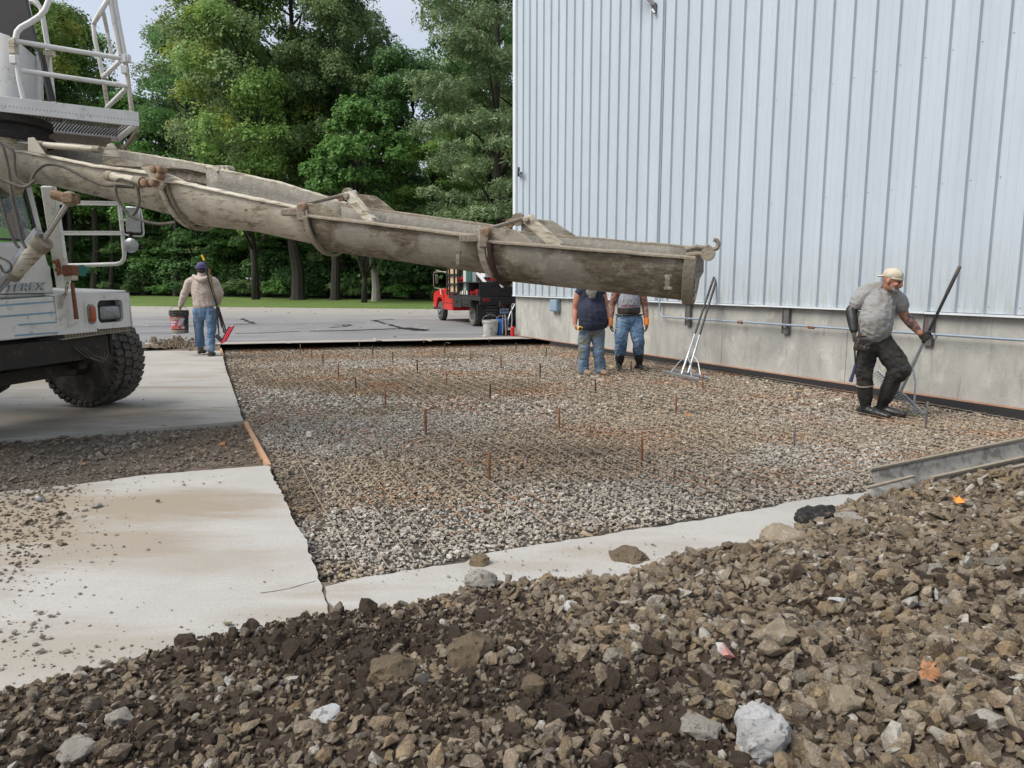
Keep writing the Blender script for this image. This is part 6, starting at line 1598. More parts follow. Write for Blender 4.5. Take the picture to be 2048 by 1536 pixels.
# ================================================================== CONCRETE RAKES
def bull_rake(name, label, hc_, ha, hb, top, mid_px=None, teeth=True, headmat=None, down=None):
    """hc_: point where the handle meets the head, ha/hb head ends, top: handle end"""
    headmat = headmat or M['alu']; e = empty(name, (ha + hb) / 2, label, "rake")
    t_ = (hb - ha).normalized(); mb = MB(); mb.bar(ha, hb, .022, .035); n_ = 24
    hd = mb.build("head", headmat, e, bevel=.004)
    dn = V(down) if down is not None else V((0, 0, -1)); dn = (dn - t_ * dn.dot(t_)).normalized()
    mb = MB()
    for k in range(n_): p = ha.lerp(hb, (k + .5) / n_); mb.tube([p, p + dn * .07, p + dn * .10], [.0065, .006, .003], 4)
    mb.build("tines", headmat, hd)['kind'] = 'stuff'
    ax = (top - hc_).normalized(); m0 = hc_; low = hc_ + ax * .30
    mb = MB(); mb.tube([m0, hc_ + ax * .42], .020, 10); mb.build("socket", headmat, e, smooth=True)
    mb = MB(); mb.tube([hc_ + ax * .42, hc_.lerp(top, .40)], .0165, 10); mb.build("ferrule", M['galv'], e, smooth=True)
    mb = MB(); mb.tube([hc_.lerp(top, .40), hc_.lerp(top, .80)], .0170, 10); mb.build("handle", M['black'], e, smooth=True)
    mb = MB(); mb.tube([hc_.lerp(top, .79), hc_.lerp(top, .995), top], [.0195, .020, .015], 10); mb.build("grip", M['rubber'], e, smooth=True)
    for f_ in (.22, .80):
        b = ha.lerp(hb, f_); mb = MB(); sgn = ax.cross(dn) * 0; mid = low.lerp(b, .55) + ax * .07
        mb.tube([low + ax * .02, low.lerp(b, .3) + ax * .05, mid, b], .010, 8); mb.build("brace", headmat, e, smooth=True)
    return e
def onwall(px, py, out=.03): s_, z_ = WX(px, py, out); return WP(s_, z_, out)
ha = G(1326, 742, BED + .05); hb = G(1398, 758, BED + .05); hcp = ha.lerp(hb, .52); hcp = G(1363, 748, BED + .06)
bull_rake("concrete_rake", "left of two aluminium concrete rakes leaning together against the wall", hcp, ha, hb, onwall(1428, 554))
ha = G(1345, 739, BED + .06); hb = G(1416, 755, BED + .05); hcp = G(1376, 746, BED + .07)
bull_rake("concrete_rake", "right of two aluminium concrete rakes leaning together against the wall", hcp, ha, hb, onwall(1433, 560, .02))

# ================================================================== WIRE MESH AND STEEL STAKES
wire = empty("wire_mesh", bedw[0], "rusty steel reinforcing wire mesh laid flat over the whole gravel bed", "wire mesh")
t = NT("rusted wire"); v = t.world()
t.color(t.mix(t.ramp(t.noise(v, .8, 5, .6), .50, .62), (.34, .28, .21), (.38, .15, .055))); t.set(.85); M['wire'] = t.m
A_ = G(648, 1170, BED); dirx = (G(1500, 1018, BED) - A_); dirx.normalize(); diry = (G(450, 695, BED) - G(640, 1150, BED)).normalized()
def clip_line(p, d):
    ts = []
    n_ = len(bedw)
    for i in range(n_):
        a, b = bedw[i], bedw[(i + 1) % n_]; e_ = b - a; den = d.x * e_.y - d.y * e_.x
        if abs(den) < 1e-9: continue
        t_ = ((a.x - p.x) * e_.y - (a.y - p.y) * e_.x) / den; u = ((a.x - p.x) * d.y - (a.y - p.y) * d.x) / den
        if 0 <= u <= 1: ts.append(t_)
    return (min(ts), max(ts)) if len(ts) >= 2 else None
def wz(x, y): return BED + .036 + .018 * noise.noise(V((x * .6, y * .6, 2))) + float(bed_height(np.array([x]), np.array([y]))[0])
def lay(p, d, r_):
    c_ = clip_line(p, d)
    if c_ is None: return
    t0_, t1_ = c_; L0 = t1_ - t0_
    if L0 < .3: return
    k = max(2, int(L0 / .45)); pts = []
    for i in range(k + 1):
        q = p + d * (t0_ + .03 + (L0 - .06) * i / k); nn = V((-d.y, d.x, 0)); q = q + nn * (.012 * noise.noise(q * .7)); pts.append(V((q.x, q.y, wz(q.x, q.y))))
    mb = MB(); mb.tube(pts, r_, 4); mb.build("wire", M['wire'], wire)
for k in range(1, 92): lay(A_ + diry * (.04 + k * .155) , dirx, .0026 if k < 30 else .0036)
for k in range(1, 74): lay(A_ + dirx * (.03 + k * .155), diry, .0027)
def side_txt(px, ytop): return ""
stakes = [(601, 688, 708, "brown steel stake at the far side of the bed, nearest the walking man"), (624, 700, 718, "dark short stake just right of the farthest left brown stake"), (646, 708, 733, "dark stake with a clod of dirt beside its top, far left of bed"), (677, 728, 758, "rust red stake by the left end of the dark dirt streak"), (712, 755, 781, "dark stake standing in the dark dirt streak"), (719, 685, 701, "tiny stake near the asphalt edge left of the dark block"), (746, 691, 713, "thin stake just below the dark block at the asphalt edge"), (771, 782, 816, "brown stake in pale gravel below the dark dirt streak"), (786, 704, 730, "dark stake in the far pale gravel band"), (835, 720, 747, "black stake straight below the pale forked trunk's right side"), (848, 679, 695, "rusty stake touching the asphalt edge"), (852, 818, 869, "tall rust brown stake in the left middle of the bed"), (890, 687, 710, "dark stake beside the small far dirt ridge"), (893, 743, 770, "rusty stake at the right end of the dark dirt streak"), (941, 701, 722, "rust red stake at far right of the pale band"), (978, 904, 959, "tall rust stake closest to the concrete strip corner, largest in view"), (980, 767, 800, "dark stake in the middle of the bed"), (979, 677, 693, "thin stake in front of the white pail"), (1002, 710, 735, "orange rust stake left of the bearded man's legs, far"), (1032, 685, 702, "thin stake below the building corner"), (1080, 728, 757, "dark stake left of the bearded man"), (1092, 695, 713, "small stake near the black strip left of the bearded man"), (1118, 817, 857, "stake with rusty foot in the middle foreground of the bed"), (1191, 758, 788, "dark stake below the bearded man's boots"), (1284, 877, 921, "rusty stake with a bent wire beside its top, near the front"), (1352, 790, 830, "dark stake with a fallen brown leaf at its foot"), (1405, 746, 776, "orange rust stake at the right end of the leaning rakes' heads"), (1588, 850, 896, "grey stake near the front right of the bed"), (1850, 803, 860, "pale grey stake in front of the held rake's head"), (1594, 785, 806, "short pale stake halfway between the leaning rakes and the working man"), (1262, 722, 744, "stake standing between the gloved man's boots")]
sm = [M['rust'], M['rust_dark']]
for i, (px, y0, y1, lb) in enumerate(stakes):
    b = G(px, y1, BED); h = D(px, y0, b.y).z - b.z; lean = V((random.uniform(-.03, .03), random.uniform(-.03, .03), 0)) * h
    mb = MB(); r_ = .0105 + (.002 if i in (11, 15) else 0); mb.tube([b - V((0, 0, .12)), b + lean * .5 + V((0, 0, h * .5)), b + lean + V((0, 0, h * .985)), b + lean + V((0, 0, h))], [r_, r_, r_, r_ * .7], 8)
    mt = M['galv'] if 'grey' in lb or 'pale' in lb[:6] or 'short pale' in lb else M['rust'] if 'rust' in lb or 'brown' in lb or 'orange' in lb else M['rust_dark']
    if mt is M['galv']: mt = M['steel_bracket']
    o = mb.build("steel_stake", mt, None, smooth=True, angle=50); tag(o, lb, "stake", "steel stakes driven into the gravel bed")
# form board at the edge of the dirt patch
a0, a1 = G(487, 843, .005), G(533, 929, .005); mb = MB(); dv = (a1 - a0).normalized(); nv = V((-dv.y, dv.x, 0)) * -.019
mb.plate([a0, a1, a1 - nv * 2, a0 - nv * 2], (0, 0, -.13)); o = mb.build("form_board", M['wood'], bevel=.003); tag(o, "tan lumber form board on edge between the two old concrete slabs", "form board")
a0, a1 = G(438, 690, .02), G(446, 712, .0); mb = MB(); mb.bar(a0, a1, .04, .05); o = mb.build("form_board", M['wood']); tag(o, "short wooden board end beside the walking man's right boot", "form board")
b = G(758, 693, BED); mb = MB(); mb.box(b + V((0, 0, .07)), (.13, .10, .14)); o = mb.build("pipe_stub", M['cut_edge'], bevel=.01); tag(o, "dark square block sticking out of the asphalt's cut edge", "block")

# ================================================================== CHUNKS, CLODS AND LITTER ON THE PILE
def rock(name, px, py, wpx, hpx, label, cat, mat, seed, flat=.7, on='pile', npts=30, rough=.07, rotz=0., sink=.25, squash=1.0, sub=4):
    # march the pixel's ray down to the surface
    r = ray(px, py); t_ = .8
    for _ in range(900):
        p = CAM + r * t_
        zs = float(pile_h(np.array([p.x]), np.array([p.y]))[0]) if on == 'pile' else (0. if on == 'slab' else BED)
        zs = max(zs, -.06)
        if p.z <= zs + .01: break
        t_ += .008
    w_ = wpx / FPX * t_; h_ = hpx / FPX * t_
    rg = np.random.default_rng(seed); q = rg.normal(size=(npts, 3)); q /= np.linalg.norm(q, axis=1)[:, None]; q *= rg.uniform(.8, 1, (npts, 1))
    bm = bmesh.new()
    for a in q: bm.verts.new(a)
    res = bmesh.ops.convex_hull(bm, input=bm.verts); bmesh.ops.delete(bm, geom=[e for e in res['geom_interior'] if isinstance(e, bmesh.types.BMVert)], context='VERTS')
    bmesh.ops.subdivide_edges(bm, edges=bm.edges, cuts=sub, use_grid_fill=True)
    bmesh.ops.triangulate(bm, faces=bm.faces)
    for v in bm.verts:
        c = v.co.copy(); k = 1 + rough * 2.2 * noise.noise(c * 1.7 + V((seed, 0, 0))) + rough * 1.4 * noise.noise(c * 4.5 + V((seed, 3, 0))) + rough * .9 * noise.noise(c * 11 + V((0, seed, 0)))
        v.co = V((c.x * w_ / 2 * k, c.y * w_ / 2 * k * squash, c.z * w_ / 2 * flat * k))
    bm.normal_update(); me = bpy.data.meshes.new(name); bm.to_mesh(me); bm.free(); me.materials.append(mat)
    for p_ in me.polygons: p_.use_smooth = True
    me.set_sharp_from_angle(angle=R(38))
    o = bpy.data.objects.new(name, me); COL.objects.link(o); zb_ = w_ / 2 * flat
    o.location = (p.x, p.y, p.z + zb_ * (1 - 2 * sink) * .6); o.rotation_euler = (rg.uniform(-.2, .2), rg.uniform(-.2, .2), rotz or rg.uniform(0, 6)); tag(o, label, cat); return o
def rockmat(name, a, b, c=None, sc=5):
    t = NT(name); v = t.coord('Object'); k = t.mix(t.ramp(t.noise(v, sc * 3, 6, .75), .35, .65), a, b)
    if c is not None: k = t.mix(t.ramp(t.noise(v, sc * 7, 4, .7), .56, .64), k, c)
    t.color(k); t.set(.95); t.bump(t.noise(v, 38, 7, .85), 1.0, .03); return t.m
mk = {'asph': rockmat("broken asphalt", (.018, .018, .019), (.045, .042, .04), (.12, .11, .09)), 'dirt': rockmat("dirt clod", (.16, .12, .075), (.27, .205, .13), (.075, .053, .032)), 'grey': rockmat("concrete rubble", (.38, .355, .30), (.52, .49, .43), (.22, .185, .14)),
      'white': rockmat("white concrete chunk", (.82, .82, .81), (.66, .67, .67), (.36, .35, .34)), 'tan': rockmat("tan rubble", (.50, .41, .29), (.34, .275, .195), (.62, .57, .48)), 'brown': rockmat("brown rock", (.30, .225, .135), (.18, .135, .085))}
rock("asphalt_chunk", 1632, 1042, 112, 50, "jagged black asphalt chunk on the edge of the pile beside the concrete strip", "asphalt chunk", mk['asph'], 11, .48, rough=.11, sink=.2, squash=.6, rotz=.3)
rock("flat_rock", 1700, 1040, 100, 30, "flat pale slab shaped rock leaning right of the black asphalt chunk", "rock", mk['grey'], 12, .3, squash=.55, rotz=.4, rough=.04)
rock("dirt_clod", 1255, 1132, 92, 58, "rounded brown dirt clod on the concrete strip edge in the middle", "dirt clod", mk['dirt'], 13, .62, rough=.08, sink=.1)
rock("concrete_lump", 1565, 1085, 112, 52, "pale dusty concrete lump low in the pile left of the asphalt chunk", "concrete chunk", mk['tan'], 14, .5, rough=.06)
rock("concrete_lump", 962, 1172, 76, 55, "grey rough concrete lump at the left crest of the pile", "concrete chunk", mk['grey'], 15, .7, rough=.08, sink=.1); rock("brown_rock", 958, 1143, 48, 46, "small brown angular rock sitting on top of the grey concrete lump", "rock", mk['brown'], 16, .8, rough=.06, sink=-.4)
rock("dirt_clod", 941, 1318, 104, 84, "large round dirt clod in the middle left of the pile", "dirt clod", mk['dirt'], 17, .82, rough=.06, sink=.2)
rock("dirt_clod", 782, 1352, 108, 76, "wide tan dirt clod left of the large round one", "dirt clod", mk['dirt'], 18, .6, rough=.09, sink=.25)
rock("concrete_lump", 1545, 1278, 96, 64, "tan and white pitted concrete lump in the right half of the pile", "concrete chunk", mk['tan'], 19, .7, rough=.11); rock("concrete_shard", 1450, 1312, 56, 56, "small white pointed concrete shard with a pink painted face", "concrete shard", None or mk['white'], 20, 1.0, rough=.03, npts=8, sink=.05)
rock("white_concrete_chunk", 1524, 1505, 128, 120, "large bright white concrete chunk at the bottom edge right of centre", "concrete chunk", mk['white'], 21, 1.15, rough=.10, sink=.0)
rock("concrete_lump", 1400, 1460, 92, 64, "grey slab of concrete left of the bright white chunk", "concrete chunk", mk['grey'], 22, .5, rough=.06); rock("white_rock", 655, 1433, 78, 46, "pale white angular rock near the bottom left of the middle", "rock", mk['white'], 23, .6, rough=.06, npts=14)
rock("pale_rock", 245, 1440, 74, 52, "pale grey rock in the lower left of the pile", "rock", mk['grey'], 24, .6, rough=.06, npts=14); rock("brown_rock", 1690, 1415, 74, 80, "tall mottled brown rock right of the bright white chunk", "rock", mk['tan'], 25, 1.0, rough=.08)
rock("white_rock", 1678, 1202, 58, 20, "thin flat white stone high on the right of the pile", "rock", mk['white'], 26, .25, rough=.02, npts=12, squash=.5, rotz=6.1); rock("white_rock", 1143, 1217, 34, 32, "small round white stone in the upper middle of the pile", "rock", mk['white'], 27, .8, rough=.06)
rock("brown_rock", 1068, 1378, 56, 54, "round brown rock below the middle of the pile", "rock", mk['dirt'], 28, .9, rough=.06); rock("brown_rock", 1870, 1150, 70, 44, "greenish grey angular rock on the right of the pile", "rock", mk['grey'], 29, .6, npts=12)
rock("brown_rock", 1488, 1112, 54, 40, "dark brown lump between the dirt clod and the concrete lump on the crest", "rock", mk['dirt'], 30, .8); rock("pale_rock", 150, 1510, 80, 50, "mottled grey rock in the bottom left corner of the pile", "rock", mk['grey'], 31, .6, rough=.07)
rock("concrete_lump", 1880, 945, 72, 34, "dirt covered lump lying in the mouth of the loose chute", "rock", mk['dirt'], 32, .55)
rock("white_rock", 72, 1000, 44, 12, "flat white concrete scrap on the gravel at the left edge", "rock", mk['white'], 33, .35, on='slab', squash=.5, rotz=.2, npts=14); rock("pebble", 316, 1003, 9, 6, "small dark pebble alone on the near slab", "pebble", mk['brown'], 34, .7, on='slab', sink=0.); rock("pebble", 192, 1012, 26, 6, "flat stone on the near slab left of the lone pebble", "pebble", mk['grey'], 35, .3, on='slab', sink=0.)
rock("pebble", 28, 1266, 14, 10, "upper grey pebble on the near slab at the left edge", "pebble", mk['grey'], 36, .7, on='slab', sink=.1); rock("pebble", 85, 1275, 14, 7, "flat dark pebble on the near slab low at left", "pebble", mk['brown'], 37, .5, on='slab', sink=.1); rock("pebble", 22, 1275, 10, 7, "lower grey pebble on the near slab at the left edge", "pebble", mk['grey'], 38, .6, on='slab', sink=.1)
# pink painted face on the shard
sh = [o for o in bpy.data.objects if o.name.startswith("concrete_shard")][0]
t = NT("pink marking paint"); v = t.coord('Object'); g = t.new("ShaderNodeSeparateXYZ"); t.link(v, g.inputs[0])
c = t.mix(t.ramp(t.noise(v, 20, 5, .7), .4, .6), (.58, .58, .57), (.45, .45, .45)); c = t.mix(t.ramp(t.math('ADD', g.outputs[0], t.math('MULTIPLY', t.noise(v, 30, 4, .6), .03)), .012, .004, 0, .8), c, (.80, .30, .28)); t.color(c); t.set(.9); t.bump(t.noise(v, 60, 5, .8), .6, .01)
sh.data.materials[0] = t.m; sh.rotation_euler = (0, 0, 2.2)
# fallen maple leaves
def dead_leaf(px, py, wpx, label, mat, seed, on='pile', curl=.35):
    r = ray(px, py); t_ = .8
    for _ in range(2500):
        p = CAM + r * t_; zs = max(float(pile_h(np.array([p.x]), np.array([p.y]))[0]) + .035 if on == 'pile' else (BED + .02 if on == 'bed' else -.02), -.05)
        if p.z <= zs + .03: break
        t_ += .01
    s_ = wpx / FPX * t_ / 2; rg = random.Random(seed); out = []; n_ = 5
    half = [(90, 1), (79, .66), (68, .74), (56, .46), (40, .95), (31, .62), (15, .70), (3, .40), (-16, .62), (-38, .36), (-62, .30)]
    lobes = half + [(-90, .16)] + [(180 - a_, r_) for a_, r_ in reversed(half[1:])]; nl = len(lobes)
    for a_, r_ in lobes: a_ = R(a_ + rg.uniform(-3, 3)); r_ *= rg.uniform(.88, 1.08); out.append(V((math.cos(a_) * r_, math.sin(a_) * r_, 0)))
    vs = [V((0, 0, 0))] + [q * .5 for q in out] + out; fs = []
    for k in range(nl): k2 = (k + 1) % nl; fs += [(0, 1 + k, 1 + k2), (1 + k, 1 + nl + k, 1 + nl + k2, 1 + k2)]
    m_ = Matrix.Rotation(rg.uniform(0, 6), 3, 'Z'); tilt = Matrix.Rotation(rg.uniform(.3, .9), 3, 'X'); mb = MB()
    mb.add([p + tilt @ (m_ @ V((q.x * s_, q.y * s_, s_ * (curl * .6 * (q.x ** 2 * 1.3 + q.y * .5) + .25 * noise.noise(q * 2 + V((seed, 0, 0))))))) for q in vs], fs)
    mb.tube([p, p + tilt @ (m_ @ V((0, -s_ * .9, s_ * .2)))], s_ * .018, 4)
    o = mb.build("fallen_leaf", mat, None, smooth=True, solid=.0006); tag(o, label, "leaf")
lo = pmat("dry orange brown leaf", (.38, .185, .08), (.24, .12, .06), 12, .7); l2 = pmat("bright orange leaf", (.78, .30, .05), (.62, .22, .04), 20, .7)
dead_leaf(1850, 1340, 78, "large curled brown maple leaf on the lower right of the pile", lo, 1); dead_leaf(1918, 1003, 36, "small bright orange leaf near the top right of the pile", l2, 2); dead_leaf(1376, 828, 24, "brown leaf lying at the foot of a dark stake", lo, 3, 'bed'); dead_leaf(168, 928, 14, "small brown leaf on the dirt between the slabs near the left edge", lo, 4, 'bed'); dead_leaf(446, 888, 22, "tan leaf on the dirt between the slabs near the form board", lo, 5, 'bed'); dead_leaf(1178, 1146, 24, "pale curled leaf where the concrete strip meets the pile", M["mortar"], 6)
# ================================================================== PEOPLE
class Blob:
    """closed tapered limbs and ellipsoids, fused into one skin by a voxel remesh"""
    def __init__(s): s.mb = MB()
    def limb(s, pts, rad, side=None, n=14, caps=3, capl=None):
        if capl is None: capl = .03 if caps < 3 else 9.
        P_ = [V(p) for p in pts]; m = len(P_); rr_ = [(r, r) if not isinstance(r, tuple) else r for r in rad]
        # smooth the chain
        Q, Rr = [], []
        for i in range(m - 1):
            a0, a1, a2, a3 = P_[max(i - 1, 0)], P_[i], P_[i + 1], P_[min(i + 2, m - 1)]
            for k in range(4):
                f = k / 4; Q.append(.5 * ((2 * a1) + (a2 - a0) * f + (2 * a0 - 5 * a1 + 4 * a2 - a3) * f ** 2 + (3 * a1 - a0 - 3 * a2 + a3) * f ** 3))
                g = f * f * (3 - 2 * f); Rr.append((rr_[i][0] * (1 - g) + rr_[i + 1][0] * g, rr_[i][1] * (1 - g) + rr_[i + 1][1] * g))
        Q.append(P_[-1]); Rr.append(rr_[-1])
        rings = []; sd = V(side) if side is not None else None
        k_ = len(Q); t0 = (Q[1] - Q[0]).normalized(); t1 = (Q[-1] - Q[-2]).normalized()
        ext = []
        for j in range(caps, 0, -1):
            a = j / caps * R(80); ca = math.cos(a) if capl > 1 else (.93, .55)[j - 1] if caps == 2 else .7; ext.append((Q[0] - t0 * min(capl, *Rr[0]) * math.sin(a), (Rr[0][0] * ca, Rr[0][1] * ca), t0))
        for i in range(k_):
            t_ = (Q[min(i + 1, k_ - 1)] - Q[max(i - 1, 0)]).normalized(); ext.append((Q[i], Rr[i], t_))
        for j in range(1, caps + 1):
            a = j / caps * R(80); ca = math.cos(a) if capl > 1 else (.93, .55)[j - 1] if caps == 2 else .7; ext.append((Q[-1] + t1 * min(capl, *Rr[-1]) * math.sin(a), (Rr[-1][0] * ca, Rr[-1][1] * ca), t1))
        ref = None
        for c_, r_, t_ in ext:
            if sd is not None: a = sd - t_ * sd.dot(t_)
            else: a = (ref - t_ * ref.dot(t_)) if ref is not None else t_.orthogonal()
            if a.length < 1e-4: a = t_.orthogonal()
            a.normalize(); ref = a; b = t_.cross(a)
            rings.append([c_ + a * (r_[0] * math.cos(2 * PI * k / n)) + b * (r_[1] * math.sin(2 * PI * k / n)) for k in range(n)])
        s.mb.loft(rings); return s
    def ball(s, c, r, rot=None): s.mb.sphere(c, r, rot, 16, 10); return s
    def build(s, name, mat, parent, voxel=.011, smooth=3, wr=0., wfreq=9., wdir=(1, 1, .45), mat2=None):
        off = origin_of(parent); me = bpy.data.meshes.new("tmp"); me.from_pydata([tuple(p - off) for p in s.mb.v], [], s.mb.f)
        bm = bmesh.new(); bm.from_mesh(me); bmesh.ops.recalc_face_normals(bm, faces=bm.faces); bm.to_mesh(me); bm.free()
        o = bpy.data.objects.new("tmp", me); COL.objects.link(o)
        m = o.modifiers.new("r", 'REMESH'); m.mode = 'VOXEL'; m.voxel_size = voxel
        m = o.modifiers.new("s", 'SMOOTH'); m.factor = .6; m.iterations = smooth
        bpy.context.view_layer.update(); dg_ = bpy.context.evaluated_depsgraph_get(); m2 = bpy.data.meshes.new_from_object(o.evaluated_get(dg_)); bpy.data.objects.remove(o)
        m2.name = name
        if wr:
            n_ = len(m2.vertices); co = np.zeros(n_ * 3, np.float32); m2.vertices.foreach_get("co", co); co = co.reshape(-1, 3); nr = np.array([tuple(v.normal) for v in m2.vertices])
            d = np.array([noise.noise(V((c[0] * wfreq * wdir[0], c[1] * wfreq * wdir[1], c[2] * wfreq / wdir[2] * .5)) + V((3, 0, 0))) + .6 * (1 - 2 * abs(noise.noise(V((c[0] * wfreq * 1.9 + c[2] * 7, c[1] * wfreq * 1.9, c[2] * wfreq * 2.6))))) for c in co])
            co = co + nr * (d * wr)[:, None]; m2.vertices.foreach_set("co", co.astype(np.float32).ravel())
        m2.materials.clear(); m2.materials.append(mat); m2.shade_smooth()
        o = bpy.data.objects.new(name, m2); COL.objects.link(o); o.parent = parent; return o
def hand(bl, wrist, dirv, palm_n, s_=1., curl=.5, spread=.12, thumb_side=1):
    """palm and five fingers added to blob bl; dirv points to the fingertips, palm_n is the palm's facing"""
    d = V(dirv).normalized(); n = V(palm_n); n = (n - d * n.dot(d)).normalized(); w = d.cross(n) * thumb_side
    wrist = V(wrist)
    bl.limb([wrist, wrist + d * .045 * s_, wrist + d * .085 * s_], [(.028 * s_, .020 * s_), (.040 * s_, .017 * s_), (.041 * s_, .015 * s_)], side=w)
    for k, (ln, r_) in enumerate(((.066, .0088), (.074, .0092), (.069, .0088), (.054, .008))):
        base = wrist + d * .085 * s_ + w * (.030 - .020 * k) * s_; a = curl; dd_ = (d + w * (spread * (1.5 - k) * .5)).normalized(); P_ = [base - d * .02 * s_]; p = base; cur = dd_
        P_.append(p)
        for j, f in enumerate((.45, .32, .23)):
            cur = (Matrix.Rotation(0, 3, 'X') @ cur); ax = w; cur = (Quaternion(w, (a * (1 if j else .6)) * (1 if w.cross(cur).dot(n) > 0 else -1)) @ cur).normalized(); p = p + cur * ln * f * s_; P_.append(p)
        bl.limb(P_, [r_ * s_ * 1.1, r_ * s_ * 1.1, r_ * s_, r_ * s_ * .95, r_ * s_ * .8], n=8)
    tb = wrist + d * .03 * s_ + w * .03 * s_; bl.limb([tb - w * .01 * s_, tb + w * .028 * s_ + d * .025 * s_ + n * .008 * s_, tb + w * .036 * s_ + d * .055 * s_ + n * .022 * s_, tb + w * .030 * s_ + d * .078 * s_ + n * .032 * s_], [.014 * s_, .0125 * s_, .011 * s_, .009 * s_], n=8)
def head(bl, c, up, fwd, s_=1.):
    """skull, jaw, nose, brow, ears; c: centre of the head, total height about .235"""
    up = V(up).normalized(); f = V(fwd); f = (f - up * f.dot(up)).normalized(); r_ = f.cross(up); rot = Matrix((r_, f, up)).transposed(); c = V(c)
    bl.ball(c + up * .030 * s_ - f * .008 * s_, (.075 * s_, .096 * s_, .088 * s_), rot)
    bl.ball(c - up * .035 * s_ + f * .022 * s_, (.062 * s_, .070 * s_, .078 * s_), rot)
    bl.ball(c - up * .085 * s_ + f * .052 * s_, (.032 * s_, .028 * s_, .026 * s_), rot)
    bl.limb([c + up * .018 * s_ + f * .088 * s_, c - up * .012 * s_ + f * .108 * s_, c - up * .026 * s_ + f * .108 * s_], [.009 * s_, .013 * s_, .015 * s_])
    bl.limb([c + up * .028 * s_ + f * .078 * s_ - r_ * .042 * s_, c + up * .030 * s_ + f * .092 * s_, c + up * .028 * s_ + f * .078 * s_ + r_ * .042 * s_], [.011 * s_, .013 * s_, .011 * s_])
    for k in (-1, 1):
        bl.ball(c + r_ * (.077 * k * s_) - up * .006 * s_ - f * .008 * s_, (.012 * s_, .022 * s_, .034 * s_), rot)
        bl.ball(c + r_ * (.040 * k * s_) - up * .020 * s_ + f * .070 * s_, (.024 * s_, .022 * s_, .022 * s_), rot)
    bl.ball(c - up * .052 * s_ + f * .084 * s_, (.026 * s_, .014 * s_, .012 * s_), rot)
    return rot
def face_bits(c, rot, s_, parent, beard=None, brow=None):
    r_, f, up = rot.col[0], rot.col[1], rot.col[2]; c = V(c)
    mb = MB()
    for k in (-1, 1): mb.sphere(c + r_ * (.031 * k * s_) + up * .008 * s_ + f * .089 * s_, .008 * s_, u=8, v=6)
    mb.build("eyes", M['black'] if brow is None else brow, parent, smooth=True)
    mb = MB(); mb.tube([c - up * .050 * s_ + f * .100 * s_ - r_ * .022 * s_, c - up * .047 * s_ + f * .106 * s_, c - up * .050 * s_ + f * .100 * s_ + r_ * .022 * s_], .0045 * s_, 6); mb.build("mouth", pmat("lips", (.22, .07, .06), None, 8, .6), parent, smooth=True)
def person(name_lab, foot):
    e = empty("person", foot, name_lab, "person"); return e
def stand(J, prefix): pass
def lerp(a, b, f): return V(a).lerp(V(b), f)

def foot_boot(bl, ankle, toe, heel_back=.07, r_=.048, h=.10, s_=1., shaft=None, rsh=.062):
    a = V(ankle); t_ = V(toe); d = (t_ - a); d.z = 0; d.normalize(); sole = min(a.z - h * .9, t_.z - .03)
    z0 = t_.z
    bl.limb([V((a.x, a.y, z0 + .012)) - d * heel_back * s_, V((a.x, a.y, z0 + .022)) + d * .03 * s_, lerp(V((a.x, a.y, z0 + .018)), t_, .65), t_], [(.036 * s_, .040 * s_), (.043 * s_, .046 * s_), (.050 * s_, .040 * s_), (.040 * s_, .028 * s_)], side=d.cross(V((0, 0, 1))))
    if shaft is not None: bl.limb([V((a.x, a.y, z0 + .03)), a + V((0, 0, .0)), lerp(a, shaft, .5), V(shaft)], [.050 * s_, .052 * s_, rsh * s_ * .98, rsh * s_], n=14)

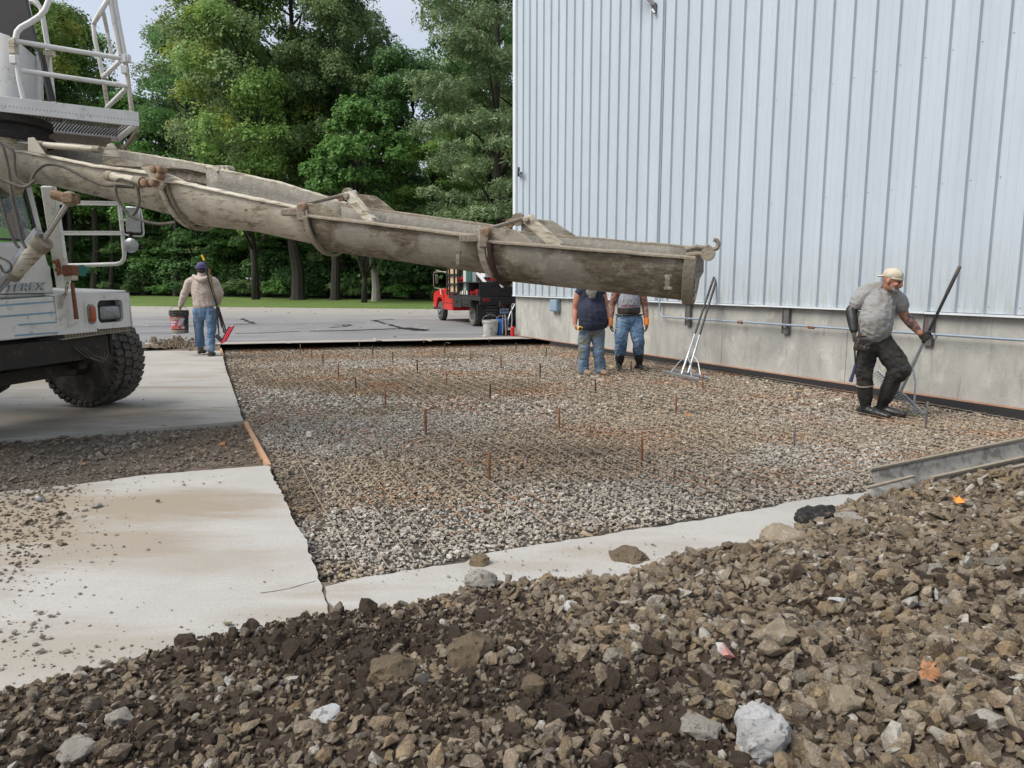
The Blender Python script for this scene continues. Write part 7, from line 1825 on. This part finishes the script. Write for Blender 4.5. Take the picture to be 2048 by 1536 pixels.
# ------------------------------------------------------------------ man 1: walking away with a pail and tools on his shoulder
def man_walking():
    d = G(412, 711, 0).y; s_ = 1.0; e = person("man in beige hoodie walking away with a pail and tools over his shoulder", G(411, 711, 0)); J = lambda x, y, o=0.: D(x, y, d + o)
    k = d / FPX
    fwd = V((.05, 1, 0)).normalized()
    hipL, hipR = J(397, 622), J(420, 622); knL, knR = J(398, 657, .08), J(423, 657, -.02); anL, anR = J(401, 692, .14), J(421, 700, -.12)
    toeL = G(402, 706, 0); toeL = V((J(402, 700, .14).x, d + .32, .05)); toeR = V((J(424, 705).x + .03, d + .02, .035))
    bl = Blob()
    head(bl, J(403, 539), (0, 0, 1), (.1, 1, -.15), 1.0)
    bl.limb([J(403, 560), J(403, 546)], [.062, .058]); bl.limb([J(404, 570), J(405, 590), J(409, 616)], [(.12, .08), (.14, .09), (.14, .10)], side=(1, 0, 0))
    shL, shR = J(381, 563), J(427, 563); elL, elR = J(369, 589, -.02), J(439, 588, .02); wrL, wrR = J(361, 611, .0), J(436, 606, .18)
    for a, b, c in ((shL, elL, wrL), (shR, elR, wrR)): bl.limb([a, b, c], [.055, .045, .032])
    for a, b, c in ((hipL, knL, anL), (hipR, knR, anR)): bl.limb([a, b, c], [.09, .062, .042])
    bl.build("body", M['skin'], e, .012, 2)
    h = Blob(); h.limb([J(404, 556), J(404, 568), J(405, 585), J(407, 603), J(409, 613)], [(.12, .10), (.215, .125), (.215, .135), (.205, .13), (.215, .135)], side=(1, 0, 0), caps=2)
    h.limb([J(404, 562), shL, lerp(shL, elL, .55), elL, lerp(elL, wrL, .6), wrL], [(.09, .09), .085, .076, .070, .058, .048]); h.limb([J(404, 562), shR, lerp(shR, elR, .55), elR, lerp(elR, wrR, .6), wrR], [(.09, .09), .088, .078, .073, .058, .05])
    h.build("hoodie", M['beige'], e, .012, 2, .014, 6.)
    h = Blob(); h.limb([J(387, 552, -.04), J(396, 557, -.12), J(405, 559, -.15), J(414, 556, -.12), J(420, 551, -.04)], [.03, .045, .05, .045, .03]); h.limb([J(403, 557, -.02), J(403, 549, -.01)], [.085, .075]); h.build("hood", M['beige'], e, .012, 2, .006, 9.)
    tr = Blob(); tr.limb([J(409, 607), J(409, 618), J(409, 628)], [(.165, .115), (.178, .125), (.165, .12)], side=(1, 0, 0))
    for a, b, c in ((hipL, knL, anL), (hipR, knR, anR)): tr.limb([a, lerp(a, b, .4), b, lerp(b, c, .5), c + V((0, 0, .03))], [.108, .100, .082, .078, .082])
    tr.build("jeans", M['denim'], e, .011, 2, .014, 7.)
    for a, t_ in ((anL, toeL), (anR, toeR)):
        b = Blob(); foot_boot(b, a, t_, .07, s_=1.05, shaft=a + V((0, 0, .06)), rsh=.066); b.build("boot", M['boot_grey'], e, .010, 2)
    c = J(404, 538); b = Blob(); b.ball(c + V((0, 0, .055)), (.098, .112, .082)); b.build("hat", M['purple'], e, .010, 1)
    mb = MB(); mb.tube([c + V((.108 * math.cos(a), .118 * math.sin(a), .025)) for a in np.linspace(0, 2 * PI, 25)], .017, 8); mb.build("hat_brim", M['purple'], e, smooth=True)
    b = Blob(); b.ball(c + V((0, -.02, -.02)), (.086, .095, .07)); b.build("hair", M['hair_dark'], e, .012, 1)
    gl = Blob(); hw = J(360, 613); hand(gl, hw, (-.05, .0, -1), (1, 0, 0), 1.0, 1.0, .1, 1); gl.build("glove", M['glove_yellow'], e, .006, 1)
    gl = Blob(); hand(gl, J(436, 607, .18), (-.1, .2, .8), (-1, 0, 0), 1.0, 1.0, .1, 1); gl.build("glove", M['glove_yellow'], e, .006, 1)
    # pail in the left hand
    pb = J(360.5, 666); r_ = 18.8 * k * .96
    pe = pail(pb, r_, 45 * k, M['bucket_black'], "bucket", "black pail with a red label carried by the man walking away", handle=True, handle_up=True)
    def pc(x, y, out=.004):   # point of the pail's side towards the camera at picture position x,y
        z = J(x, y).z; f = (z - pb.z) / (45 * k); rr2 = r_ * (.86 + .11 * f) + out; dx = J(x, y).x - pb.x; dx = max(-rr2 * .96, min(rr2 * .96, dx)); return V((pb.x + dx, pb.y - math.sqrt(max(rr2 ** 2 - dx ** 2, 0)), z))
    def patch(name, x0, x1, y0, y1, mat, out=.004, skew=0.):
        mb = MB(); rows = []
        for j in range(5):
            y = y0 + (y1 - y0) * j / 4; rows.append([pc(x0 + (x1 - x0) * i / 8 + skew * (j / 4), y, out) for i in range(9)])
        mb.loft(rows, caps=False, close=False); return mb.build(name, mat, pe, smooth=True)
    patch("label", 345.5, 372.5, 633, 657, M['label_red']); patch("label_print", 349.5, 367.5, 635.5, 639.5, M['print_white'], .0055).data.materials[0] = M['mortar']
    patch("label_print", 348, 360, 641.5, 645, M['label_pale'], .0055); patch("label_print", 348.5, 358, 647, 650, M['label_pale'], .0055); patch("label_print", 367, 374, 636, 650, M['label_pale'], .0056, -5); patch("label_print", 369, 373.5, 653, 656, M['print_white'], .0056)
    patch("mud_band", 346, 376, 659, 664.5, M['mortar'], .002)
    # the tools: rake, broom and shovel handles held over the right shoulder
    te = empty("tool_bundle", J(438, 640, -.1), "bundle of long black and yellow rake handles held over the walking man's shoulder", "rakes")
    mb = MB(); mb.tube([J(411, 531, -.17), J(418, 565, -.2), J(434, 612, -.12), J(444, 655, -.1)], .016, 8); mb.build("handle", M['black'], te, smooth=True)
    mb = MB(); mb.tube([J(403.5, 510, -.12), J(408.5, 521, -.13)], .020, 8); mb.build("grip", M['yellow'], te, smooth=True); mb = MB(); mb.tube([J(408, 519, -.13), J(413, 541, -.16)], .015, 8); mb.build("grip", M['black'], te, smooth=True)
    mb = MB(); mb.tube([J(417, 544, -.16), J(421, 560, -.19), J(429, 592, -.15)], .021, 8); mb.build("handle", pmat("olive wood handle", (.16, .13, .05), None, 8, .7), te, smooth=True); mb = MB(); mb.tube([J(418, 538, -.14), J(419, 546, -.15)], .028, 8); mb.build("cap", M['rust'], te, smooth=True)
    mb = MB()
    for a, b_ in (((434, 614), (438, 670)), ((437, 614), (452, 662)), ((432, 616), (436, 655)), ((440, 625), (448, 666))): mb.bar(J(*a, -.1), J(*b_, -.1), .02, .02)
    mb.build("rake_frame", M['dark_steel'], te)['kind'] = 'stuff'
    mb = MB(); mb.bar(J(432, 671, -.1), J(446, 684, -.15), .05, .07); mb.build("rake_head", M['dark_steel'], te, bevel=.006)
    bh = empty("push_broom", J(454, 670, -.12), "push broom with pink red bristles hanging behind the walking man", "broom")
    mb = MB(); mb.bar(J(443.5, 684, -.14), J(459, 654, -.14), .06, .03); mb.build("broom_head", M['black'], bh)
    mb = MB(); a, b_ = J(447, 685, -.16), J(463.5, 654, -.16); rings = []
    for j in range(9): p = a.lerp(b_, j / 8); w_ = .055 + .012 * noise.noise(p * 30); q = V((.25, 0, .14)).normalized(); rings.append([p - q * w_ + V((0, -.04, 0)), p + q * w_ + V((0, -.04, 0)), p + q * w_ + V((0, .04, 0)), p - q * w_ + V((0, .04, 0))])
    mb.loft(rings); mb.build("bristles", M['pink_red'], bh, smooth=True, angle=50)
    mb = MB(); mb.tube([J(428, 595, -.13), J(440, 640, -.11), J(451, 668, -.12)], .013, 8); mb.build("handle", M['black'], bh, smooth=True)
man_walking()

# ------------------------------------------------------------------ man 2: bearded man in sleeveless navy shirt, mostly behind the chute
def man_beard():
    fz = G(1188, 749, BED); d = fz.y; e = person("bearded man in sleeveless navy shirt and jeans, face hidden behind the chute", fz); J = lambda x, y, o=0.: D(x, y, d + o)
    f = V((.05, -1, 0)); bl = Blob(); hc_ = J(1182, 557, -.06); rot = head(bl, hc_, (0, 0, 1), (.02, -1, -.15), 1.05)
    bl.limb([J(1181, 580), J(1181, 566)], [.075, .07]); bl.limb([J(1181, 590), J(1182, 610), J(1184, 640)], [(.12, .08), (.14, .10), (.14, .11)], side=(1, 0, 0))
    A = [J(1158, 588), J(1151, 618, .03), J(1150, 646, -.05)]; B = [J(1205, 588), J(1211, 615, .03), J(1217, 636, -.08)]
    bl.limb([A[0], lerp(A[0], A[1], .5), A[1], lerp(A[1], A[2], .35), A[2]], [.072, .070, .056, .056, .036]); bl.limb([B[0], lerp(B[0], B[1], .5), B[1], lerp(B[1], B[2], .35), B[2]], [.070, .066, .052, .052, .034])
    hand(bl, A[2], (.12, -.25, -1), (1, -.2, 0), 1.05, 1.0, .08, 1); hand(bl, B[2], (.15, -.35, -1), (-1, -.2, 0), 1.05, .6, .08, -1)
    H1, K1, N1 = J(1172, 655), J(1168, 695, -.03), J(1167, 738); H2, K2, N2 = J(1195, 655), J(1197, 695, -.03), J(1201, 738)
    for a, b, c in ((H1, K1, N1), (H2, K2, N2)): bl.limb([a, b, c], [.09, .062, .042])
    bl.build("body", M['skin'], e, .0095, 2)
    face_bits(hc_, rot, 1.05, e)
    h = Blob(); h.limb([J(1181, 579), J(1181, 588), J(1183, 605), J(1185, 625, -.05), J(1186, 641, -.04), J(1186, 651, -.02)], [(.12, .09), (.205, .125), (.22, .165), (.235, .205), (.235, .20), (.235, .185)], side=(1, 0, 0), caps=2)
    h.limb([J(1181, 584), J(1161, 584)], [.09, .082]); h.limb([J(1181, 584), J(1202, 584)], [.09, .080]); h.build("shirt", M['navy'], e, .010, 2, .013, 6.)
    tr = Blob(); tr.limb([J(1184, 643), J(1184, 653), J(1184, 660)], [(.18, .14), (.185, .145), (.17, .13)], side=(1, 0, 0))
    for a, b, c, w_ in ((H1, K1, N1, 1), (H2, K2, N2, -1)): tr.limb([a, lerp(a, b, .45), b, lerp(b, c, .5), c + V((0, 0, .015)), c + V((0, 0, -.015))], [.115, .108, .094, .088, .086, .088])
    tr.build("jeans", M['denim_muddy'], e, .010, 2, .015, 7.)
    for a, t_ in ((N1, V((J(1178, 748).x, d - .16, BED + .04))), (N2, V((J(1209, 750).x, d - .17, BED + .04)))):
        b = Blob(); foot_boot(b, a + V((0, .02, 0)), t_, .05, s_=1.1, shaft=a + V((0, 0, .03)), rsh=.058); b.build("boot", M['boot_tan'], e, .009, 2)
    b = Blob(); b.limb([hc_ + V((0, -.085, -.055)), hc_ + V((0, -.12, -.13)), hc_ + V((0, -.14, -.21)), hc_ + V((.005, -.15, -.29))], [(.070, .045), (.09, .05), (.085, .05), (.045, .03)], side=(1, 0, 0)); b.build("beard", M['hair_grey'], e, .009, 1, .010, 22.)
    b = Blob(); b.ball(hc_ + V((0, .015, .045)), (.088, .105, .095)); b.build("hair", M['hair_grey'], e, .011, 1)
    p = A[2] + V((.075, -.09, -.085)); mb = MB(); mb.box(p, (.075, .05, .07), Matrix.Rotation(.4, 3, 'Y')); o = mb.build("tape_measure", M['yellow'], bevel=.012); tag(o, "yellow and black tape measure in the bearded man's right hand", "tape measure")
    mb = MB(); mb.box(p + V((.0, -.027, -.0)), (.05, .006, .045), Matrix.Rotation(.4, 3, 'Y')); mb.build("grip", M['black'], o, bevel=.002)
man_beard()

# ------------------------------------------------------------------ man 3: grey printed tank top, wide belt, orange cuffed gloves
def man_tank():
    fz = G(1262, 740, BED); d = fz.y; e = person("man in grey printed tank top, wide black belt and orange cuffed gloves", fz); J = lambda x, y, o=0.: D(x, y, d + o)
    hc_ = J(1258, 545, -.04); bl = Blob(); rot = head(bl, hc_, (0, 0, 1), (-.1, -1, -.05), 1.05)
    bl.limb([J(1258, 578), J(1258, 562)], [.07, .066]); bl.limb([J(1258, 584), J(1258, 600), J(1258, 638)], [(.19, .10), (.15, .10), (.14, .11)], side=(1, 0, 0))
    A = [J(1232, 583), J(1224, 612, .03), J(1221, 643, -.05)]; B = [J(1284, 584), J(1290, 613, .03), J(1293, 643, -.06)]
    for L3 in (A, B): bl.limb([L3[0], lerp(L3[0], L3[1], .5), L3[1], lerp(L3[1], L3[2], .35), L3[2]], [.070, .066, .053, .053, .035])
    H1, K1, N1 = J(1246, 640), J(1242, 682, -.10), J(1239, 722); H2, K2, N2 = J(1271, 640), J(1276, 680, -.12), J(1279, 718)
    for a, b, c in ((H1, K1, N1), (H2, K2, N2)): bl.limb([a, b, c], [.09, .062, .042])
    bl.build("body", M['tattoo'], e, .0095, 2)
    face_bits(hc_, rot, 1.05, e)
    h = Blob(); h.limb([J(1258, 577), J(1258, 586), J(1258, 600), J(1258, 616), J(1258, 625)], [(.13, .09), (.165, .125), (.195, .15), (.19, .16), (.185, .155)], side=(1, 0, 0), caps=2); h.limb([J(1240, 576), J(1246, 592)], [.03, .06]); h.limb([J(1276, 576), J(1270, 592)], [.03, .06]); tk = h.build("tank_top", M['tank'], e, .010, 2, .004, 7.)
    # white print across the chest
    def chest(x, y, out=.012):
        P_ = J(x, y); cx = J(1258, y).x; dx = P_.x - cx; rx_ = .195; ry = .150 + out; return V((P_.x, d - ry * math.sqrt(max(0.02, 1 - (dx / rx_) ** 2)), P_.z))
    def bent_text(body, x0, x1, yb_, h_, mat, bold=0, arc=0., out=.013):
        m_ = text_mesh(body, 0, bold, .001); vs = [V(v.co) for v in m_.vertices]; a0 = min(v.x for v in vs); a1 = max(v.x for v in vs); b0 = min(v.y for v in vs); b1 = max(v.y for v in vs)
        mb = MB(); mb.add([chest(x0 + (x1 - x0) * (v.x - a0) / (a1 - a0), yb_ - h_ * (v.y - b0) / (b1 - b0) - arc * (1 - (2 * (v.x - a0) / (a1 - a0) - 1) ** 2), out) for v in vs], [tuple(p.vertices) for p in m_.polygons]); mb.build("print", mat, tk)
    bent_text("USA", 1240, 1272, 608.5, 12, M['print_white'], .05); bent_text("LAND OF THE FREE", 1242, 1270, 592, 3.2, M['print_white'], .02, 2.5)
    bent_text("~~~~~~~~", 1240, 1273, 612.5, 2.6, M['red'], .05, 0, .013)
    b = Blob(); b.limb([J(1258, 614.5), J(1258, 626)], [(.196, .168), (.198, .17)], side=(1, 0, 0), caps=1); b.build("wide_belt", M['leather'], e, .009, 1)
    mb = MB(); y0 = chest(1258, 620, .035); mb.box(y0, (.10, .012, .07)); mb.build("buckle", M['black'], e, bevel=.004)
    tr = Blob(); tr.limb([J(1258, 628), J(1258, 640), J(1258, 648)], [(.178, .135), (.19, .145), (.175, .13)], side=(1, 0, 0))
    for a, b_, c in ((H1, K1, N1), (H2, K2, N2)): tr.limb([a, lerp(a, b_, .45), b_, lerp(b_, c, .45), lerp(b_, c, .60)], [.118, .112, .100, .094, .088])
    tr.build("jeans", M['denim'], e, .010, 2, .016, 7.)
    mb = MB(); mb.tube([J(1258 + 26 * math.cos(a), 629.5, -.155 * math.sin(a) ** 1 if True else 0) for a in np.linspace(0, PI, 15)], .014, 6); mb.build("trouser_belt", M['leather'], e, smooth=True)
    for a, b_, c, t_ in ((H1, K1, N1, V((J(1234, 742).x, d - .17, BED + .035))), (H2, K2, N2, V((J(1290, 739).x + .02, d - .14, BED + .035)))):
        b = Blob(); foot_boot(b, V((c.x, c.y + .01, BED + .10)), t_, .06, s_=1.05, shaft=lerp(b_, c, .55), rsh=.078); b.build("boot", M['boot_rubber'], e, .009, 2)
    for w_, dr, nn, ts in ((A[2], (.05, -.2, -1), (1, -.1, 0), 1), (B[2], (.0, -.25, -1), (-1, -.1, 0), -1)):
        g = Blob(); hand(g, w_ + V((0, 0, -.02)), dr, nn, 1.12, .5, .12, ts); gg = g.build("glove", M['glove_black'], e, .006, 1)
        g = Blob(); dd_ = V(dr).normalized(); g.limb([w_ - dd_ * .035, w_ + dd_ * .02, w_ + dd_ * .075], [.045, .045, (.05, .032)], side=(1, 0, 0) if ts == 0 else dd_.cross(V(nn))); g.build("cuff", M['glove_orange'], gg, .007, 1)
    b = Blob(); b.ball(hc_ + V((0, .01, .06)), (.092, .11, .09)); b.limb([hc_ + V((0, -.09, .055)), hc_ + V((-.01, -.17, .04))], [(.075, .014), (.06, .01)], side=(1, 0, 0)); b.build("cap", M['black_cloth'], e, .010, 1)
man_tank()

# ------------------------------------------------------------------ man 4: bending forward with a rake, right of the picture
def man_rake():
    fz = G(1752, 832, BED); d = fz.y; e = person("bent man in dusty grey shirt and backwards cap walking with a rake", fz); J = lambda x, y, o=0.: D(x, y, d + o)
    hc_ = J(1785, 561, -.17); up = V((.12, -.28, 1)).normalized(); fw = V((.50, -.62, -.42)); bl = Blob(); rot = head(bl, hc_, up, fw, 1.02)
    bl.limb([J(1765, 582), J(1775, 573, -.08), hc_ - up * .03], [.072, .066, .06])
    bl.limb([J(1762, 592), J(1757, 612, -.03), J(1750, 662, .0)], [(.11, .07), (.13, .09), (.13, .10)], side=(1, .25, 0))
    A = [J(1728, 588, .02), J(1703, 622, .05), J(1708, 662, -.05)]; B = [J(1794, 597, -.04), J(1810, 632, -.02), J(1840, 666, -.12)]
    bl.limb([A[0], lerp(A[0], A[1], .5), A[1], lerp(A[1], A[2], .3), A[2]], [.072, .066, .052, .053, .035]); bl.limb([B[0], lerp(B[0], B[1], .5), B[1], lerp(B[1], B[2], .3), B[2]], [.066, .062, .052, .055, .034])
    H1, K1, N1 = J(1737, 682, .03), J(1729, 742, .0), J(1731, 812, .05); H2, K2, N2 = J(1764, 682, -.03), J(1797, 736, -.16), J(1765, 798, .02)
    for a, b, c in ((H1, K1, N1), (H2, K2, N2)): bl.limb([a, b, c], [.09, .062, .042])
    bl.build("body", M['skin'], e, .008, 2)
    face_bits(hc_, rot, 1.02, e)
    h = Blob(); h.limb([J(1766, 578, -.01), J(1763, 590, -.01), J(1758, 612, -.05), J(1754, 635, -.07), J(1751, 655, -.05), J(1749, 669, -.01)], [(.10, .09), (.165, .12), (.178, .145), (.182, .165), (.180, .165), (.172, .145)], side=(1, .25, 0), caps=2)
    h.limb([J(1768, 583, -.02), J(1750, 582, .0), J(1736, 585, .01), A[0], lerp(A[0], A[1], .30), lerp(A[0], A[1], .52)], [.085, .095, .092, .092, .088, .086]); h.limb([J(1766, 584, -.01), J(1782, 590, -.03), B[0], lerp(B[0], B[1], .46)], [.095, .092, .088, .080]); h.limb([J(1764, 577, -.01), J(1772, 576, -.06)], [.082, .070])
    sh_ = h.build("shirt", M['tshirt'], e, .0085, 2, .012, 6.)
    tr = Blob(); tr.limb([J(1749, 667), J(1750, 678), J(1750, 690)], [(.168, .13), (.182, .14), (.17, .13)], side=(1, .2, 0))
    tr.limb([H1, lerp(H1, K1, .5), K1, lerp(K1, N1, .30), lerp(K1, N1, .42)], [.118, .108, .090, .082, .078]); tr.limb([H2, lerp(H2, K2, .5), K2, lerp(K2, N2, .25), lerp(K2, N2, .38)], [.120, .118, .108, .098, .088])
    tr.build("trousers", M['black_cloth'], e, .009, 2, .014, 7.)
    mb = MB(); mb.tube([J(1749 + 29 * math.cos(a), 671 - 0 * a, -.145 * math.sin(a)) for a in np.linspace(0, PI, 15)], .012, 6); mb.build("belt", pmat("brown belt", (.16, .08, .05), None, 9, .7), e, smooth=True)
    for a, c, t_, rs in ((lerp(K1, N1, .36), N1, V((J(1757, 836).x, d - .20, BED + .038)), .077), (lerp(K2, N2, .25), N2, V((J(1796, 830).x, d - .12, BED + .045)), .082)):
        b = Blob(); foot_boot(b, V((c.x, c.y, BED + .12)), t_, .06, s_=1.1, shaft=a, rsh=rs); b.build("boot", M['boot_rubber'], e, .008, 2, .004, 12)
    kn = Blob(); kn.limb([lerp(H2, K2, .86) + V((.02, -.03, 0)), K2 + V((.03, -.04, -.02)), lerp(K2, N2, .22) + V((.02, -.05, 0))], [(.085, .07), (.10, .085), (.085, .06)], side=(1, .2, 0)); kn.build("knee_pad", M['boot_rubber'], e, .009, 2)
    mb = MB(); c_ = lerp(K1, N1, .40); mb.tube([c_ + V((.085 * math.cos(a), .085 * math.sin(a), .015 * math.sin(a + 1))) for a in np.linspace(0, 2 * PI, 21)], .010, 6); mb.build("boot_band", M['mortar'], e, smooth=True)
    b = Blob(); b.limb([lerp(A[0], A[1], .80), A[1], lerp(A[1], A[2], .35), lerp(A[1], A[2], .95)], [.058, .062, .060, .044]); b.build("arm_sleeve", M['navy'], e, .008, 2).data.materials[0] = M['black']
    b = Blob(); b.limb([lerp(B[0], B[1], .98), lerp(B[1], B[2], .35), lerp(B[1], B[2], .8)], [.0535, .0558, .042]); b.build("tattoo", pmat("tattooed forearm", (.30, .14, .09), (.24, .11, .07), 12, .55, dirt=(.06, .05, .055), dscale=20, dlo=.46, dhi=.54), e, .008, 1)
    g = Blob(); hand(g, A[2] + V((0, 0, -.01)), (.06, -.12, -1), (1, -.3, 0), 1.12, .9, .1, 1); g.build("glove", M['glove_grey'], e, .006, 1)
    axr = (J(1921, 531, .05) - G(1806, 792, BED)).normalized(); g = Blob(); hd_ = (J(1855, 680, -.12) - B[2]).normalized(); hand(g, B[2], hd_, (.3, .9, -.2), 1.15, 1.25, .1, 1); g.build("glove", M['glove_black'], e, .006, 1).data.materials[0] = M['glove_grey']
    # cap worn backwards, hair and beard
    r_, f_, u_ = rot.col[0], rot.col[1], rot.col[2]
    b = Blob(); b.ball(hc_ + u_ * .062 - f_ * .008, (.088, .106, .072), rot); b.limb([hc_ + u_ * .03 - f_ * .09, hc_ + u_ * .008 - f_ * .155], [(.07, .014), (.05, .010)], side=r_); b.build("cap", M['cap'], e, .008, 1, .003, 20)
    mb = MB(); mb.tube([hc_ + u_ * .040 + r_ * (.082 * math.cos(a)) + f_ * (.100 * math.sin(a)) for a in np.linspace(R(10), R(170), 13)], .010, 6); mb.build("cap_band", M['cap'], e, smooth=True)
    b = Blob(); b.limb([hc_ - f_ * .07 + u_ * .01 - r_ * .03, hc_ - f_ * .085 - u_ * .06 - r_ * .02, hc_ - f_ * .085 - u_ * .12], [(.05, .03), (.05, .03), (.03, .02)], side=r_); b.build("hair", M['hair_grey'], e, .009, 1, .006, 25)
    b = Blob(); b.limb([hc_ + r_ * .056 - u_ * .045 + f_ * .030, hc_ + r_ * .034 - u_ * .088 + f_ * .066, hc_ - u_ * .098 + f_ * .082, hc_ - r_ * .034 - u_ * .088 + f_ * .066, hc_ - r_ * .056 - u_ * .045 + f_ * .030], [.012, .017, .020, .017, .012]); b.limb([hc_ + r_ * .026 - u_ * .045 + f_ * .094, hc_ - u_ * .036 + f_ * .104, hc_ - r_ * .026 - u_ * .045 + f_ * .094], [.007, .008, .007]); b.build("beard", M['hair_grey'], e, .006, 1, .003, 30)
    # pouch of ties and a tool hanging at the right hip
    mb = MB(); mb.box(J(1724, 690, -.16), (.15, .08, .14), Matrix.Rotation(.15, 3, 'Y')); o = mb.build("tool_pouch", M['leather'], bevel=.015); tag(o, "dark pouch stuffed with wire ties at the raking man's hip", "pouch")
    mb = MB()
    for k in range(16): a = J(1712 + k * 1.4, 690 + (k % 4) * 2, -.21); mb.tube([a, a + V((random.uniform(-.03, .07), random.uniform(-.03, .0), random.uniform(-.05, .05)))], .0025, 4)
    mb.build("wire_ties", M['chrome_trim'], o)['kind'] = 'stuff'
    te = empty("tie_tool", J(1706, 740, -.12), "narrow tool with a blue handle hanging from the raking man's hand", "hand tool")
    mb = MB(); mb.tube([J(1709, 692, -.12), J(1711, 732, -.12)], .009, 6); mb.tube([J(1719, 694, -.12), J(1711, 732, -.12)], .009, 6); mb.build("shank", M['dark_steel'], te); mb = MB(); mb.tube([J(1711, 730, -.12), J(1707, 745, -.12), J(1701, 764, -.12)], [.017, .018, .022], 8); mb.build("handle", pmat("blue grip", (.03, .03, .10), None, 8, .6), te, smooth=True)
    # the rake itself
    ha = G(1760, 752, BED + .04); ha = D(1756, 741, d + .42); hb = G(1847, 828, BED + .03)
    hcp = D(1803, 786, (ha.y + hb.y) / 2); hcp = lerp(ha, hb, .50)
    top = J(1921, 531, -.05); top = D(1920, 532, d - .10)
    bull_rake("concrete_rake", "long handled aluminium rake held by the bent man in the grey shirt", hcp, ha, hb, top, down=(-.75, -.2, -.35))
man_rake()

# ------------------------------------------------------------------ driver seated in the cab
def driver():
    base = DRV; e = person("driver in a lime safety vest behind the mixer truck's cab window", base)
    bl = Blob(); hc_ = D(24, 430, 6.92); rot = head(bl, hc_, (0, 0, 1), (.9, -.35, 0), 1.0)
    c = hc_ - V((0, 0, .20)); bl.limb([c + V((0, 0, .12)), c], [.06, .065]); bl.limb([c, c - V((.03, 0, .25)), c - V((.05, 0, .5))], [(.19, .11), (.18, .12), (.17, .13)], side=TA)
    for k in (-1, 1):
        s0_ = c + TA * (.19 * k) - V((0, 0, .03)); e0_ = s0_ + V((.02, 0, -.27)); w0_ = e0_ - V((0, 0, .20)); bl.limb([s0_, e0_, w0_], [.055, .045, .032]); hand(bl, w0_, (0, 0, -1), (1, 0, 0), 1., .5, .1, k)
        hp = c - V((.05, 0, .52)) + TA * (.1 * k); kn = hp + TB * .02 - V((0, 0, .15)); bl.limb([hp, kn, kn - V((0, 0, .10))], [.085, .06, .045])
    bl.build("body", M['skin'], e, .013, 2); face_bits(hc_, rot, 1., e)
    v = Blob(); v.limb([c + V((0, 0, .03)), c - V((.01, 0, .06)), c - V((.03, 0, .25)), c - V((.05, 0, .48))], [(.10, .08), (.205, .13), (.20, .14), (.19, .14)], side=TA)
    for k in (-1, 1): v.limb([c + TA * (.12 * k), c + TA * (.20 * k) - V((0, 0, .05)), c + TA * (.20 * k) - V((0, 0, .16))], [.09, .075, .065])
    v.build("safety_vest", M['hivis'], e, .013, 2); b = Blob(); b.ball(hc_ + V((-.01, 0, .05)), (.09, .09, .08)); b.build("hair", M['hair_dark'], e, .012, 1)
    t_ = Blob(); 
    for k in (-1, 1): hp = c - V((.05, 0, .52)) + TA * (.1 * k); kn = hp + TB * .02 - V((0, 0, .15)); t_.limb([hp, kn, kn - V((0, 0, .10))], [.10, .075, .06])
    t_.build("trousers", M['denim'], e, .013, 2)
driver()
